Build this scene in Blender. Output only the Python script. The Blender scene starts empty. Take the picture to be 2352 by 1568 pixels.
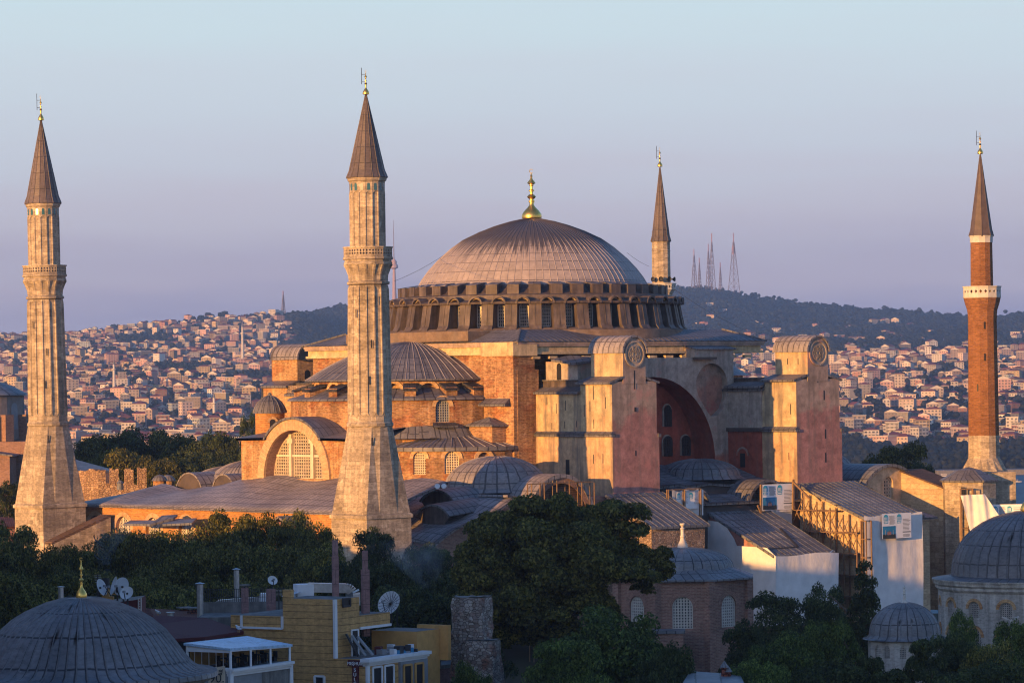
import bpy, bmesh, math, random
from math import sin, cos, pi, radians, sqrt, atan2
from mathutils import Vector, Matrix
from mathutils.geometry import tessellate_polygon
V = Vector
SC = bpy.context.scene
COL = SC.collection
random.seed(7)
# ---------------------------------------------------------------- camera
A0 = radians(49)
FW = V((cos(A0), sin(A0), 0)); RT = V((sin(A0), -cos(A0), 0)); UP = V((0, 0, 1))
K = 8140.0                       # focal length in units of a 2352 wide picture
ROLL = 0.0125
CAM = FW * -493 + RT * -3.03 + UP * 35
cd = bpy.data.cameras.new('camera'); cam = bpy.data.objects.new('camera', cd); COL.objects.link(cam)
rc = RT * cos(ROLL) - UP * sin(ROLL); uc = UP * cos(ROLL) + RT * sin(ROLL)
M = Matrix((rc, uc, -FW)).transposed().to_4x4(); M.translation = CAM
cam.matrix_world = M
cd.sensor_width = 36; cd.lens = 36 * K / 2352; cd.shift_y = 88 / 2352
cd.clip_start = 5; cd.clip_end = 40000
SC.camera = cam
# ---------------------------------------------------------------- light
SUN_EL = radians(5.6)
TOSUN = V((-.986, -.165, 0)).normalized() * cos(SUN_EL) + UP * sin(SUN_EL)
sl = bpy.data.lights.new('sun', 'SUN'); so = bpy.data.objects.new('sun', sl); COL.objects.link(so)
sl.energy = 4.1; sl.angle = radians(.5); sl.color = (1, .48, .12)
so.rotation_euler = TOSUN.to_track_quat('Z', 'Y').to_euler(); so.location = (-300, -60, 200)
W = bpy.data.worlds.new('World'); SC.world = W; W.use_nodes = True
wn = W.node_tree; wn.nodes.clear()
wo = wn.nodes.new('ShaderNodeOutputWorld'); wb = wn.nodes.new('ShaderNodeBackground')
sky = wn.nodes.new('ShaderNodeTexSky'); sky.sky_type = 'NISHITA'; sky.sun_disc = False
sky.sun_elevation = SUN_EL; sky.sun_rotation = atan2(TOSUN.x, TOSUN.y)
sky.altitude = 100; sky.air_density = 1.0; sky.dust_density = 1.2; sky.ozone_density = 3.0
SKYK = .15
wb.inputs[1].default_value = SKYK
def wnode(k, **kw):
    q = wn.nodes.new('ShaderNode' + k)
    for a, b in kw.items(): setattr(q, a, b)
    return q
# the evening band above the horizon opposite the sun: dusky lavender rising to pale blue
tc = wnode('TexCoord'); sx = wnode('SeparateXYZ'); wn.links.new(tc.outputs['Generated'], sx.inputs[0])
rp_ = wnode('ValToRGB'); e = rp_.color_ramp.elements
EXPO = 1.12
def skyc(r, g, b):
    f = lambda c: ((c / 255 + .055) / 1.055) ** 2.4 / SKYK / 2 ** EXPO
    return (f(r), f(g), f(b), 1)
BAND = [(0.0, (160, 162, 200)), (.12, (178, 174, 206)), (.25, (211, 199, 215)), (.42, (221, 215, 225)), (.6, (221, 226, 235)), (.8, (221, 234, 241)), (1.0, (219, 241, 246))]
while len(e) < len(BAND): e.new(.5)
for k, (p, c) in enumerate(BAND): e[k].position = p; e[k].color = skyc(*c)
ml = wnode('Math', operation='MULTIPLY'); nzt = wnode('TexNoise'); nzt.inputs['Scale'].default_value = 1.0; nzt.inputs['Detail'].default_value = 5; nmp = wnode('Mapping'); nmp.inputs['Scale'].default_value = (9, 9, 95)
wn.links.new(tc.outputs['Generated'], nmp.inputs[0]); wn.links.new(nmp.outputs[0], nzt.inputs['Vector'])
nof = wnode('Math', operation='MULTIPLY_ADD'); wn.links.new(nzt.outputs['Fac'], nof.inputs[0]); nof.inputs[1].default_value = .03; nof.inputs[2].default_value = -.015
nad = wnode('Math', operation='ADD'); wn.links.new(sx.outputs[2], nad.inputs[0]); wn.links.new(nof.outputs[0], nad.inputs[1]); wn.links.new(nad.outputs[0], ml.inputs[0]); ml.inputs[1].default_value = 1 / .11; wn.links.new(ml.outputs[0], rp_.inputs[0])
mr = wnode('MapRange'); wn.links.new(sx.outputs[2], mr.inputs[0]); mr.inputs[1].default_value = .10; mr.inputs[2].default_value = .3; mr.inputs[3].default_value = 1; mr.inputs[4].default_value = 0
ti = wnode('Mix', data_type='RGBA', blend_type='MULTIPLY'); ti.inputs[0].default_value = 1; wn.links.new(sky.outputs[0], ti.inputs[6]); ti.inputs[7].default_value = (.88, .95, 1.16, 1)
mxs = wnode('Mix', data_type='RGBA'); wn.links.new(mr.outputs[0], mxs.inputs[0]); wn.links.new(ti.outputs[2], mxs.inputs[6]); wn.links.new(rp_.outputs[0], mxs.inputs[7])
wn.links.new(mxs.outputs[2], wb.inputs[0]); wn.links.new(wb.outputs[0], wo.inputs[0])
SC.view_settings.view_transform = 'Standard'; SC.view_settings.look = 'None'
SC.view_settings.exposure = EXPO; SC.view_settings.gamma = 1
SC.cycles.filter_width = 1.15; SC.cycles.max_bounces = 5; SC.cycles.diffuse_bounces = 3; SC.cycles.volume_bounces = 0
SC.cycles.transparent_max_bounces = 24

# ---------------------------------------------------------------- helpers
def at(u, v, x=None, y=None, z=None, d=None):
    """world point seen at (u, v) of a 2352 wide picture on a plane of the place"""
    du, dv = u - 1176, 872 - v
    X = du * cos(ROLL) + dv * sin(ROLL); Y = -du * sin(ROLL) + dv * cos(ROLL)
    D = FW + RT * (X / K) + UP * (Y / K)
    if d is not None: t = d
    elif x is not None: t = (x - CAM.x) / D.x
    elif y is not None: t = (y - CAM.y) / D.y
    else: t = (z - CAM.z) / D.z
    return CAM + D * t
def zat(u, v, d): return at(u, v, d=d).z
def fr(f, r, z=0): return V((CAM.x, CAM.y, 0)) + FW * f + RT * r + UP * z

class MB:
    def __init__(s): s.v = []; s.f = []; s.m = []; s.uv = []; s.mats = []
    def mi(s, m):
        if m not in s.mats: s.mats.append(m)
        return s.mats.index(m)
    def face(s, pts, m, uv=None):
        pts = [V(p) for p in pts]; n0 = len(s.v)
        if uv is None:
            n = V((0, 0, 0))
            for i in range(len(pts)):
                a, b = pts[i], pts[(i + 1) % len(pts)]
                n += V(((a.y - b.y) * (a.z + b.z), (a.z - b.z) * (a.x + b.x), (a.x - b.x) * (a.y + b.y)))
            if n.length < 1e-9: return
            n.normalize()
            t = V((-n.y, n.x, 0))
            t = t.normalized() if t.length > .02 else V((1, 0, 0))
            b = n.cross(t); uv = [(p.dot(t), p.dot(b)) for p in pts]
        s.v += pts; s.f.append(tuple(range(n0, n0 + len(pts)))); s.m.append(s.mi(m)); s.uv += list(uv)
    def box(s, c, d, m, rz=0, taper=1.0, top=None):
        """centre x,y, bottom z ; size"""
        x, y, z = c; w, l, h = d; R = Matrix.Rotation(rz, 3, 'Z')
        def P(i, j, k):
            q = R @ V((i * w / 2 * (taper if k else 1), j * l / 2 * (taper if k else 1), 0)); return V((x + q.x, y + q.y, z + (h if k else 0)))
        for (a, b) in (((-1, -1), (1, -1)), ((1, -1), (1, 1)), ((1, 1), (-1, 1)), ((-1, 1), (-1, -1))):
            s.face([P(*a, 0), P(*b, 0), P(*b, 1), P(*a, 1)], m)
        s.face([P(-1, -1, 1), P(1, -1, 1), P(1, 1, 1), P(-1, 1, 1)], top or m)
        s.face([P(-1, 1, 0), P(1, 1, 0), P(1, -1, 0), P(-1, -1, 0)], m)
    def rect(s, x0, x1, y0, y1, z0, z1, m, top=None):
        s.box(((x0 + x1) / 2, (y0 + y1) / 2, z0), (abs(x1 - x0), abs(y1 - y0), z1 - z0), m, 0, 1, top)
    def bar(s, a, b, w, m, h=None):
        a, b = V(a), V(b); d = (b - a)
        if d.length < 1e-6: return
        d.normalize(); q = d.cross(UP if abs(d.z) < .9 else V((1, 0, 0))).normalized(); r = q.cross(d)
        h = h or w; P = lambda p, i, j: p + q * (i * w / 2) + r * (j * h / 2)
        c = [(-1, -1), (1, -1), (1, 1), (-1, 1)]
        for i in range(4):
            j = (i + 1) % 4; s.face([P(a, *c[i]), P(a, *c[j]), P(b, *c[j]), P(b, *c[i])], m)
        s.face([P(a, *k) for k in c[::-1]], m); s.face([P(b, *k) for k in c], m)
    def lathe(s, prof, c, m, n=48, a0=0, a1=2 * pi, su=.9, seams=None, v0=0):
        seams = seams or n; vv = v0
        for i in range(len(prof) - 1):
            (r0, z0), (r1, z1) = prof[i], prof[i + 1]; L = sqrt((r1 - r0) ** 2 + (z1 - z0) ** 2)
            for k in range(n):
                t0 = a0 + (a1 - a0) * k / n; t1 = a0 + (a1 - a0) * (k + 1) / n
                P = lambda r, t, z: V((c[0] + r * cos(t), c[1] + r * sin(t), z))
                ua, ub = k / n * seams * su, (k + 1) / n * seams * su
                if r1 < 1e-4: s.face([P(r0, t0, z0), P(r0, t1, z0), P(0, 0, z1)], m, [(ua, vv), (ub, vv), ((ua + ub) / 2, vv + L)])
                elif r0 < 1e-4: s.face([P(0, 0, z0), P(r1, t1, z1), P(r1, t0, z1)], m, [((ua + ub) / 2, vv), (ub, vv + L), (ua, vv + L)])
                else: s.face([P(r0, t0, z0), P(r0, t1, z0), P(r1, t1, z1), P(r1, t0, z1)], m, [(ua, vv), (ub, vv), (ub, vv + L), (ua, vv + L)])
            vv += L
    def ribs(s, prof, c, m, n, a0=0, a1=2 * pi, w=.1, h=.09, full=True):
        for k in range(n + (0 if full else 1)):
            t = a0 + (a1 - a0) * k / n; e = V((cos(t), sin(t), 0)); q = V((-sin(t), cos(t), 0)); C = V((c[0], c[1], 0))
            for i in range(len(prof) - 1):
                (r0, z0), (r1, z1) = prof[i], prof[i + 1]
                w0, w1 = min(w, r0 * .05 + .01), min(w, r1 * .05 + .01)
                nr = V((z0 - z1, r0 - r1)) * -1
                nr = nr.normalized() if nr.length else V((0, 1))
                hh = e * abs(nr.x) * h + UP * abs(nr.y) * h
                a, b = C + e * r0 + UP * z0, C + e * r1 + UP * z1
                s.face([a - q * w0, b - q * w1, b + hh, a + hh], m, [(.4, .4)] * 4)
                s.face([a + hh, b + hh, b + q * w1, a + q * w0], m, [(.4, .4)] * 4)
    def loft(s, secs, m, close=True, su=1.0):
        """secs: list of (z, [(x,y)..]) or list of 3d loops"""
        L = [[V((p[0], p[1], z)) for p in pts] if not isinstance(z, Vector) else None for z, pts in secs]
        n = max(len(l) for l in L); vv = 0
        for i, l in enumerate(L):
            if len(l) < n:
                q = n // len(l); L[i] = [l[k // q].lerp(l[(k // q + 1) % len(l)], (k % q) / q) for k in range(n)]
        for i in range(len(L) - 1):
            h = (L[i + 1][0] - L[i][0]).length; uu = 0
            for k in range(n if close else n - 1):
                j = (k + 1) % n; w = (L[i][j] - L[i][k]).length
                s.face([L[i][k], L[i][j], L[i + 1][j], L[i + 1][k]], m, [(uu, vv), (uu + w, vv), (uu + w, vv + h), (uu, vv + h)])
                uu += w
            vv += h
    def wall(s, O, U, outer, holes, depth, m, rm=None, N=None):
        """wall face with openings; outer / holes in (s, z); U = viewer's right"""
        O, U = V(O), V(U).normalized(); N = N or U.cross(UP)
        P = lambda q, dd=0: V((O.x + U.x * q[0], O.y + U.y * q[0], O.z + q[1])) - N * dd
        loops = [[V((q[0], q[1], 0)) for q in outer]] + [[V((q[0], q[1], 0)) for q in h] for h in holes]
        flat = [q for l in loops for q in l]
        for t in tessellate_polygon(loops):
            q = [flat[i] for i in t]
            if (q[1] - q[0]).cross(q[2] - q[0]).z < 0: q = q[::-1]
            if abs((q[1] - q[0]).cross(q[2] - q[0]).z) < 1e-6: continue
            s.face([P((w.x, w.y)) for w in q], m, [(w.x, w.y + O.z) for w in q])
        if depth:
            for h in holes:
                for i in range(len(h)):
                    a, b = h[i], h[(i + 1) % len(h)]
                    s.face([P(a), P(b), P(b, depth), P(a, depth)], rm or m)
    def build(s, name, parent=None, smooth=False, loc=None):
        me = bpy.data.meshes.new(name)
        me.from_pydata([tuple(p) for p in s.v], [], s.f)
        for m in s.mats: me.materials.append(m)
        me.polygons.foreach_set('material_index', s.m)
        ul = me.uv_layers.new(name='UVMap'); fl = [0.0] * (2 * len(s.uv))
        fl[0::2] = [q[0] for q in s.uv]; fl[1::2] = [q[1] for q in s.uv]
        ul.data.foreach_set('uv', fl)
        if smooth:
            bm = bmesh.new(); bm.from_mesh(me); bmesh.ops.remove_doubles(bm, verts=bm.verts, dist=.002); bm.to_mesh(me); bm.free()
            me.polygons.foreach_set('use_smooth', [True] * len(me.polygons))
            if smooth is not True: me.set_sharp_from_angle(angle=radians(smooth))
        me.update()
        o = bpy.data.objects.new(name, me); COL.objects.link(o)
        if parent:
            o.parent = parent
            if loc is None:
                w = V((0, 0, 0)); p = parent
                while p: w += p.location; p = p.parent
                o.location = -w
        if loc is not None: o.location = loc
        return o
def tag(o, label=None, cat=None, group=None, kind=None):
    if label: o['label'] = label
    if cat: o['category'] = cat
    if group: o['group'] = group
    if kind: o['kind'] = kind
    return o
def thing(name, label, cat, loc=(0, 0, 0), group=None, rz=0):
    o = bpy.data.objects.new(name, None); COL.objects.link(o); o.location = loc; o.rotation_euler.z = rz
    o.empty_display_size = 1
    return tag(o, label, cat, group)
def kids(): 
    d = {}
    for o in bpy.data.objects: d.setdefault(o.parent, []).append(o)
    return d
def copy_tree(o, km, parent=None):
    c = o.copy(); COL.objects.link(c)
    if parent: c.parent = parent
    for ch in km.get(o, []): copy_tree(ch, km, c)
    return c
def arch(cx, z0, w, h, n=10, point=0.0):
    """outline of a round (or pointed) headed opening, counter clockwise"""
    r = w / 2; zs = z0 + h - r * (1 + point); out = [(cx - r, z0), (cx + r, z0)]
    for i in range(n + 1):
        t = pi * i / n; out.append((cx + r * cos(t), zs + r * sin(t) * (1 + point * sin(t) ** 4)))
    return out
def window(parent, O, U, cx, z0, w, h, nx, nz, inset, fm, gm, bar=.1, n=10, point=0, name='window', extra=None):
    """lattice window set back in its opening: one mesh of bars and panes"""
    O, U = V(O), V(U).normalized(); N = U.cross(UP); mb = MB()
    P = lambda a, b, dd: V((O.x + U.x * a, O.y + U.y * a, O.z + b)) - N * dd
    oc = arch(cx, z0, w, h, n, point)
    mb.face([P(a, b, inset + .12) for a, b in oc], gm)
    r = w / 2; zs = z0 + h - r * (1 + point)
    top = lambda a: zs + (1 + point) * sqrt(max(0, r * r - (a - cx) ** 2))
    half = lambda b: r if b < zs else sqrt(max(0, r * r - ((b - zs) / (1 + point)) ** 2))
    for i in range(1, nx):
        a = cx - r + w * i / nx; mb.bar(P(a, z0, inset), P(a, top(a), inset), bar, fm)
    for i in range(1, nz):
        b = z0 + h * i / nz; q = half(b); mb.bar(P(cx - q, b, inset), P(cx + q, b, inset), bar, fm)
    for i in range(len(oc)): mb.bar(P(*oc[i], inset), P(*oc[(i + 1) % len(oc)], inset), bar * 1.5, fm)
    if extra: extra(mb, P)
    return mb.build(name, parent)
def archband(mb, O, U, cx, zc, r0, r1, d0, m, n=16, a0=0, a1=pi, soff=None):
    """ring of voussoirs standing proud of a wall by d0"""
    O, U = V(O), V(U).normalized(); N = U.cross(UP)
    P = lambda r, t, dd: V((O.x, O.y, O.z)) + U * (cx + r * cos(t)) + UP * (zc + r * sin(t)) + N * dd
    for i in range(n):
        s, t = a0 + (a1 - a0) * i / n, a0 + (a1 - a0) * (i + 1) / n
        mb.face([P(r0, s, d0), P(r1, s, d0), P(r1, t, d0), P(r0, t, d0)], m, [(s * r1, 0), (s * r1, r1 - r0), (t * r1, r1 - r0), (t * r1, 0)][0:4])
        mb.face([P(r1, s, d0), P(r1, s, -.05), P(r1, t, -.05), P(r1, t, d0)], m)
        mb.face([P(r0, t, d0), P(r0, t, -.05), P(r0, s, -.05), P(r0, s, d0)], m)
    for t, q in ((a0, 1), (a1, -1)):
        mb.face([P(r0, t, d0), P(r0, t, -.05), P(r1, t, -.05), P(r1, t, d0)][::q], m)
def vault(mb, p0, p1, r, m, zs=0, n=16, thick=.35, a0=0, a1=pi, end=None, over=0):
    """barrel roof along p0 -> p1 (axis at springing height), with thickness"""
    p0, p1 = V(p0), V(p1); d = (p1 - p0).normalized(); q = d.cross(UP)
    L = (p1 - p0).length
    P = lambda p, rr, t: p + q * (rr * cos(t)) + UP * (rr * sin(t))
    for i in range(n):
        s, t = a0 + (a1 - a0) * i / n, a0 + (a1 - a0) * (i + 1) / n
        mb.face([P(p0, r, s), P(p1, r, s), P(p1, r, t), P(p0, r, t)][::-1], m, [(0, s * r), (L, s * r), (L, t * r), (0, t * r)][::-1])
        mb.face([P(p0, r - thick, s), P(p1, r - thick, s), P(p1, r - thick, t), P(p0, r - thick, t)], m)
        for p, fl in ((p0, 1), (p1, -1)):
            mb.face([P(p, r - thick, s), P(p, r, s), P(p, r, t), P(p, r - thick, t)][::fl], m)
        if end:
            for p, fl in ((p0, 1), (p1, -1)):
                pp = p + d * (over * fl)
                mb.face([P(pp, 0, 0), P(pp, r - thick * .5, s), P(pp, r - thick * .5, t)][::fl], end)
# ---------------------------------------------------------------- materials
class NT:
    def __init__(s, name):
        s.m = bpy.data.materials.new(name); s.m.use_nodes = True; s.t = s.m.node_tree; s.t.nodes.clear()
        s.o = s.n('OutputMaterial'); s.b = s.n('BsdfPrincipled'); s.l(s.b.outputs[0], s.o.inputs[0])
    def n(s, k, **kw):
        q = s.t.nodes.new('ShaderNode' + k)
        for a, b in kw.items():
            if hasattr(q, a): setattr(q, a, b)
            else: s.inp(q, a, b)
        return q
    def inp(s, q, a, b):
        k = next(i for i in q.inputs if i.name.replace(' ', '') == a)
        if hasattr(b, 'node'): s.l(b, k)
        else: k.default_value = b
    def l(s, a, b): s.t.links.new(a, b)
    def pos(s, scale=(1, 1, 1)):
        g = s.n('NewGeometry'); m = s.n('Mapping'); m.inputs['Scale'].default_value = scale; s.l(g.outputs['Position'], m.inputs['Vector']); return m.outputs[0]
    def uv(s):
        return s.n('UVMap').outputs[0]
    def noise(s, vec, scale, detail=4, rough=.55):
        q = s.n('TexNoise', Scale=scale, Detail=detail, Roughness=rough); s.l(vec, q.inputs['Vector']); return q.outputs['Fac']
    def ramp(s, f, stops, interp='LINEAR'):
        q = s.n('ValToRGB'); s.l(f, q.inputs[0]); e = q.color_ramp.elements; q.color_ramp.interpolation = interp
        while len(e) < len(stops): e.new(.5)
        for i, (p, c) in enumerate(stops):
            e[i].position = p; e[i].color = (*c, 1) if isinstance(c, tuple) else (c, c, c, 1)
        return q.outputs[0]
    def mix(s, f, a, b, mode='MIX'):
        q = s.n('Mix', data_type='RGBA', blend_type=mode)
        for k, w in ((0, f), (6, a), (7, b)):
            if hasattr(w, 'node'): s.l(w, q.inputs[k])
            elif isinstance(w, tuple): q.inputs[k].default_value = (*w, 1)
            else: q.inputs[k].default_value = w
        return q.outputs[2]
    def math(s, op, a, b=0.0):
        q = s.n('Math', operation=op)
        for k, w in ((0, a), (1, b)):
            if hasattr(w, 'node'): s.l(w, q.inputs[k])
            else: q.inputs[k].default_value = w
        return q.outputs[0]
    def fin(s, col, rough=.85, metal=0.0, bump=None, bs=.3, dist=.1, spec=.3):
        if hasattr(col, 'node'): s.l(col, s.b.inputs['Base Color'])
        else: s.b.inputs['Base Color'].default_value = (*col, 1)
        if hasattr(rough, 'node'): s.l(rough, s.b.inputs['Roughness'])
        else: s.b.inputs['Roughness'].default_value = rough
        s.b.inputs['Metallic'].default_value = metal
        s.b.inputs['Specular IOR Level'].default_value = spec
        if bump is not None:
            q = s.n('Bump', Strength=bs, Distance=dist); s.l(bump, q.inputs['Height']); s.l(q.outputs[0], s.b.inputs['Normal'])
        return s.m
def masonry(name, c1, c2, cm, bw, bh, ms=.03, off=.5, stain=None, streak=0, vary=.35, bump=.5, rough=.9, metal=0, mscale=1, spec=.2, patch=None, fine=.72, wobble=.12, red=None):
    q = NT(name); uv = q.uv(); p = q.pos()
    wob = q.n('TexNoise', Scale=.9, Detail=2); q.l(p, wob.inputs['Vector'])
    b = q.n('TexBrick', offset=off, Scale=1.0, MortarSize=ms, BrickWidth=bw, RowHeight=bh, MortarSmooth=.3, Bias=0.0)
    add = q.n('VectorMath', operation='MULTIPLY_ADD'); q.l(wob.outputs['Color'], add.inputs[0]); add.inputs[1].default_value = (wobble * bh, wobble * bh, 0); q.l(uv, add.inputs[2])
    q.l(add.outputs[0], b.inputs['Vector'])
    b.inputs['Color1'].default_value = (*c1, 1); b.inputs['Color2'].default_value = (*c2, 1); b.inputs['Mortar'].default_value = (*cm, 1)
    col = b.outputs['Color']
    big = q.ramp(q.noise(p, .22 * mscale, 5), [(.3, 1 - vary), (.7, 1 + vary * .4)])
    col = q.mix(1.0, col, big, 'MULTIPLY')
    col = q.mix(1.0, col, q.ramp(q.noise(q.pos((2.0, 2.0, 4.5)), 1.0, 5, .75), [(.28, fine * .8), (.5, 1.0), (.72, 2.0 - fine)]), 'MULTIPLY')
    if patch:
        f = q.ramp(q.noise(p, patch[1], 5, .6), [(patch[2], 0.0), (patch[2] + .09, 1.0)]); col = q.mix(f, col, patch[0])
    if red:
        f = q.ramp(q.noise(q.pos((1, 1, 1.6)), .3, 6, .65), [(.5, 0.0), (.6, red[1])]); col = q.mix(f, col, q.mix(1.0, col, red[0], 'MULTIPLY'))
    if streak:
        st = q.ramp(q.noise(q.pos((1.1, 1.1, .06)), 1.0, 5, .65), [(.42, 1 - streak), (.62, 1.05)]); col = q.mix(1.0, col, st, 'MULTIPLY')
    if stain:
        f = q.ramp(q.noise(p, stain[1], 6, .6), [(stain[2], 0.0), (stain[2] + .15, 1.0)]); col = q.mix(f, col, stain[0])
    h = q.math('ADD', q.math('MULTIPLY', b.outputs['Fac'], -1.0), q.math('MULTIPLY', q.noise(p, 5, 4, .7), .7))
    return q.fin(col, rough, metal, h, bump, .06, spec)
def plain(name, col, rough=.7, metal=0, vary=.2, scale=1.5, bump=0, spec=.3, streak=0):
    q = NT(name); p = q.pos(); f = q.ramp(q.noise(p, scale, 5, .6), [(.3, 1 - vary), (.7, 1 + vary * .5)])
    c = q.mix(1.0, col, f, 'MULTIPLY')
    if streak:
        c = q.mix(1.0, c, q.ramp(q.noise(q.pos((1.6, 1.6, .1)), 1.0, 5, .65), [(.4, 1 - streak), (.62, 1.05)]), 'MULTIPLY')
    return q.fin(c, rough, metal, q.noise(p, scale * 6, 3) if bump else None, bump, .05, spec)
def glow(name, col, e):
    q = NT(name); q.b.inputs['Emission Color'].default_value = (*col, 1); q.b.inputs['Emission Strength'].default_value = e; return q.fin(col, .5)

m_brick = masonry('brick_weathered', (.56, .32, .16), (.33, .165, .085), (.52, .34, .20), .66, .19, .035, vary=.5, bump=1.0, stain=((.16, .12, .085), .35, .64), fine=.45, streak=.3, red=((.80, .58, .52), .9), patch=((.60, .44, .30), .7, .64))
m_brickw = masonry('brick_courses', (.60, .38, .19), (.45, .255, .12), (.54, .37, .21), .66, .19, .03, vary=.3, bump=.8, patch=((.60, .46, .30), .5, .62), fine=.5, streak=.28, red=((.86, .64, .52), .9))
m_bricknar = masonry('brick_orange', (.50, .245, .085), (.37, .165, .055), (.50, .28, .12), .8, .25, .045, vary=.25, bump=.8, fine=.7)
m_brickred = masonry('brick_red', (.31, .14, .062), (.215, .09, .038), (.23, .125, .065), .8, .24, .045, vary=.2, bump=.8, spec=.15, fine=.7)
m_brickdk = masonry('brick_pale_red', (.34, .19, .145), (.25, .13, .10), (.36, .25, .20), .6, .16, .035, vary=.3, bump=.8)
m_arch = masonry('brick_voussoirs', (.57, .38, .21), (.46, .27, .15), (.54, .41, .27), .24, 1.9, .035, vary=.2, bump=.7)
m_ashlar = masonry('ashlar', (.54, .45, .34), (.34, .28, .215), (.33, .27, .205), 1.45, .5, .014, vary=.32, bump=.5, stain=((.20, .165, .13), .5, .62), patch=((.58, .50, .40), .8, .62), fine=.6, streak=.25)
m_ashlar2 = masonry('ashlar_large', (.55, .43, .28), (.42, .31, .20), (.33, .25, .16), 1.7, .72, .02, vary=.25, bump=.6, patch=((.56, .48, .36), .9, .63))
def rubble(name, c1, c2, c3, cm, sc, edge=.06, red=None):
    q = NT(name); p = q.pos((1, 1, 1.5))
    v = q.n('TexVoronoi', feature='F1', Scale=sc, Randomness=.75); q.l(p, v.inputs['Vector']); e = q.n('TexVoronoi', feature='DISTANCE_TO_EDGE', Scale=sc, Randomness=.75); q.l(p, e.inputs['Vector'])
    sp = q.n('SeparateColor'); q.l(v.outputs['Color'], sp.inputs[0]); col = q.ramp(sp.outputs[0], [(0, c1), (.5, c2), (1, c3)])
    if red: col = q.mix(q.ramp(q.noise(q.pos(), .45, 4), [(.52, 0.0), (.6, .85)]), col, red)
    col = q.mix(q.ramp(e.outputs['Distance'], [(edge * .4, 1.0), (edge, 0.0)]), col, cm)
    col = q.mix(1.0, col, q.ramp(q.noise(q.pos(), .3, 5), [(.3, .65), (.7, 1.15)]), 'MULTIPLY'); col = q.mix(1.0, col, q.ramp(q.noise(q.pos(), 4, 4, .7), [(.3, .75), (.7, 1.15)]), 'MULTIPLY')
    return q.fin(col, .95, 0, q.math('MINIMUM', e.outputs['Distance'], .12), 1.0, .5, .15)
m_rubble = rubble('rubble_stone', (.46, .36, .29), (.34, .255, .20), (.26, .185, .15), (.17, .125, .10), 2.3)
m_ruin = rubble('ruin_stone', (.52, .36, .23), (.38, .25, .16), (.28, .17, .11), (.17, .11, .07), 2.0)
m_ruin2 = rubble('squared_rubble', (.44, .40, .36), (.31, .27, .245), (.22, .17, .15), (.10, .08, .07), 2.6, .06, (.27, .13, .09))
m_marble = masonry('marble', (.50, .47, .43), (.44, .41, .375), (.36, .33, .30), 1.7, .8, .012, vary=.25, bump=.15, streak=.35)
def lead_mat(name, c1, c2, seam, bw=.95, bh=2.0, ms=.075, off=.0, vary=.35, dark=None, rough=.52):
    return masonry(name, c1, c2, seam, bw, bh, ms, off, vary=vary, bump=.5, rough=rough, streak=.0, stain=dark, spec=.35)
m_lead = lead_mat('lead_sheet', (.165, .16, .172), (.13, .126, .138), (.052, .05, .056), dark=((.08, .077, .084), .3, .66))
m_leadl = lead_mat('lead_sheet_pale', (.28, .252, .255), (.232, .21, .215), (.088, .08, .085), 1.0, 1.7, .085, dark=((.13, .11, .105), .25, .66))
m_leadb = lead_mat('lead_sheet_blue', (.185, .19, .205), (.15, .155, .172), (.045, .045, .052), 1.0, 2.0, .075)
m_leadd = plain('lead_dark', (.085, .068, .062), .6, vary=.35, scale=.8)
m_leadc = plain('lead_clad', (.125, .10, .092), .6, vary=.4, scale=.9, streak=.4)
def domelead():
    q = NT('lead_great_dome'); uv = q.uv(); p = q.pos()
    b = q.n('TexBrick', offset=.0, Scale=1.0, MortarSize=.045, BrickWidth=1.0, RowHeight=1.62, MortarSmooth=.2)
    q.l(uv, b.inputs['Vector'])
    b.inputs['Color1'].default_value = (.36, .305, .285, 1); b.inputs['Color2'].default_value = (.29, .25, .238, 1); b.inputs['Mortar'].default_value = (.085, .068, .065, 1)
    col = q.mix(1.0, b.outputs['Color'], q.ramp(q.noise(p, 1.6, 5, .65), [(.3, .78), (.7, 1.12)]), 'MULTIPLY')
    # rain wash: dark crown of the dome running down in drips along the seams
    sx = q.n('SeparateXYZ'); q.l(p, sx.inputs[0])
    sv = q.n('SeparateXYZ'); q.l(uv, sv.inputs[0])
    cb = q.n('CombineXYZ'); q.l(q.math('MULTIPLY', sv.outputs[0], 1.4), cb.inputs[0]); q.l(q.math('MULTIPLY', sv.outputs[1], .12), cb.inputs[1])
    nz = q.noise(cb.outputs[0], 1.0, 5, .75)
    zz = q.math('ADD', sx.outputs[2], q.math('MULTIPLY', q.math('SUBTRACT', nz, .5), 10.0))
    f = q.ramp(q.math('MULTIPLY', q.math('SUBTRACT', zz, 51.0), .25), [(.3, 0.0), (.62, 1.0)])
    col = q.mix(q.math('MULTIPLY', f, .93), col, (.052, .048, .054))
    return q.fin(col, .5, 0, q.math('MULTIPLY', b.outputs['Fac'], -1.0), .4, .05, .4)
m_dome = domelead()
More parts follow.
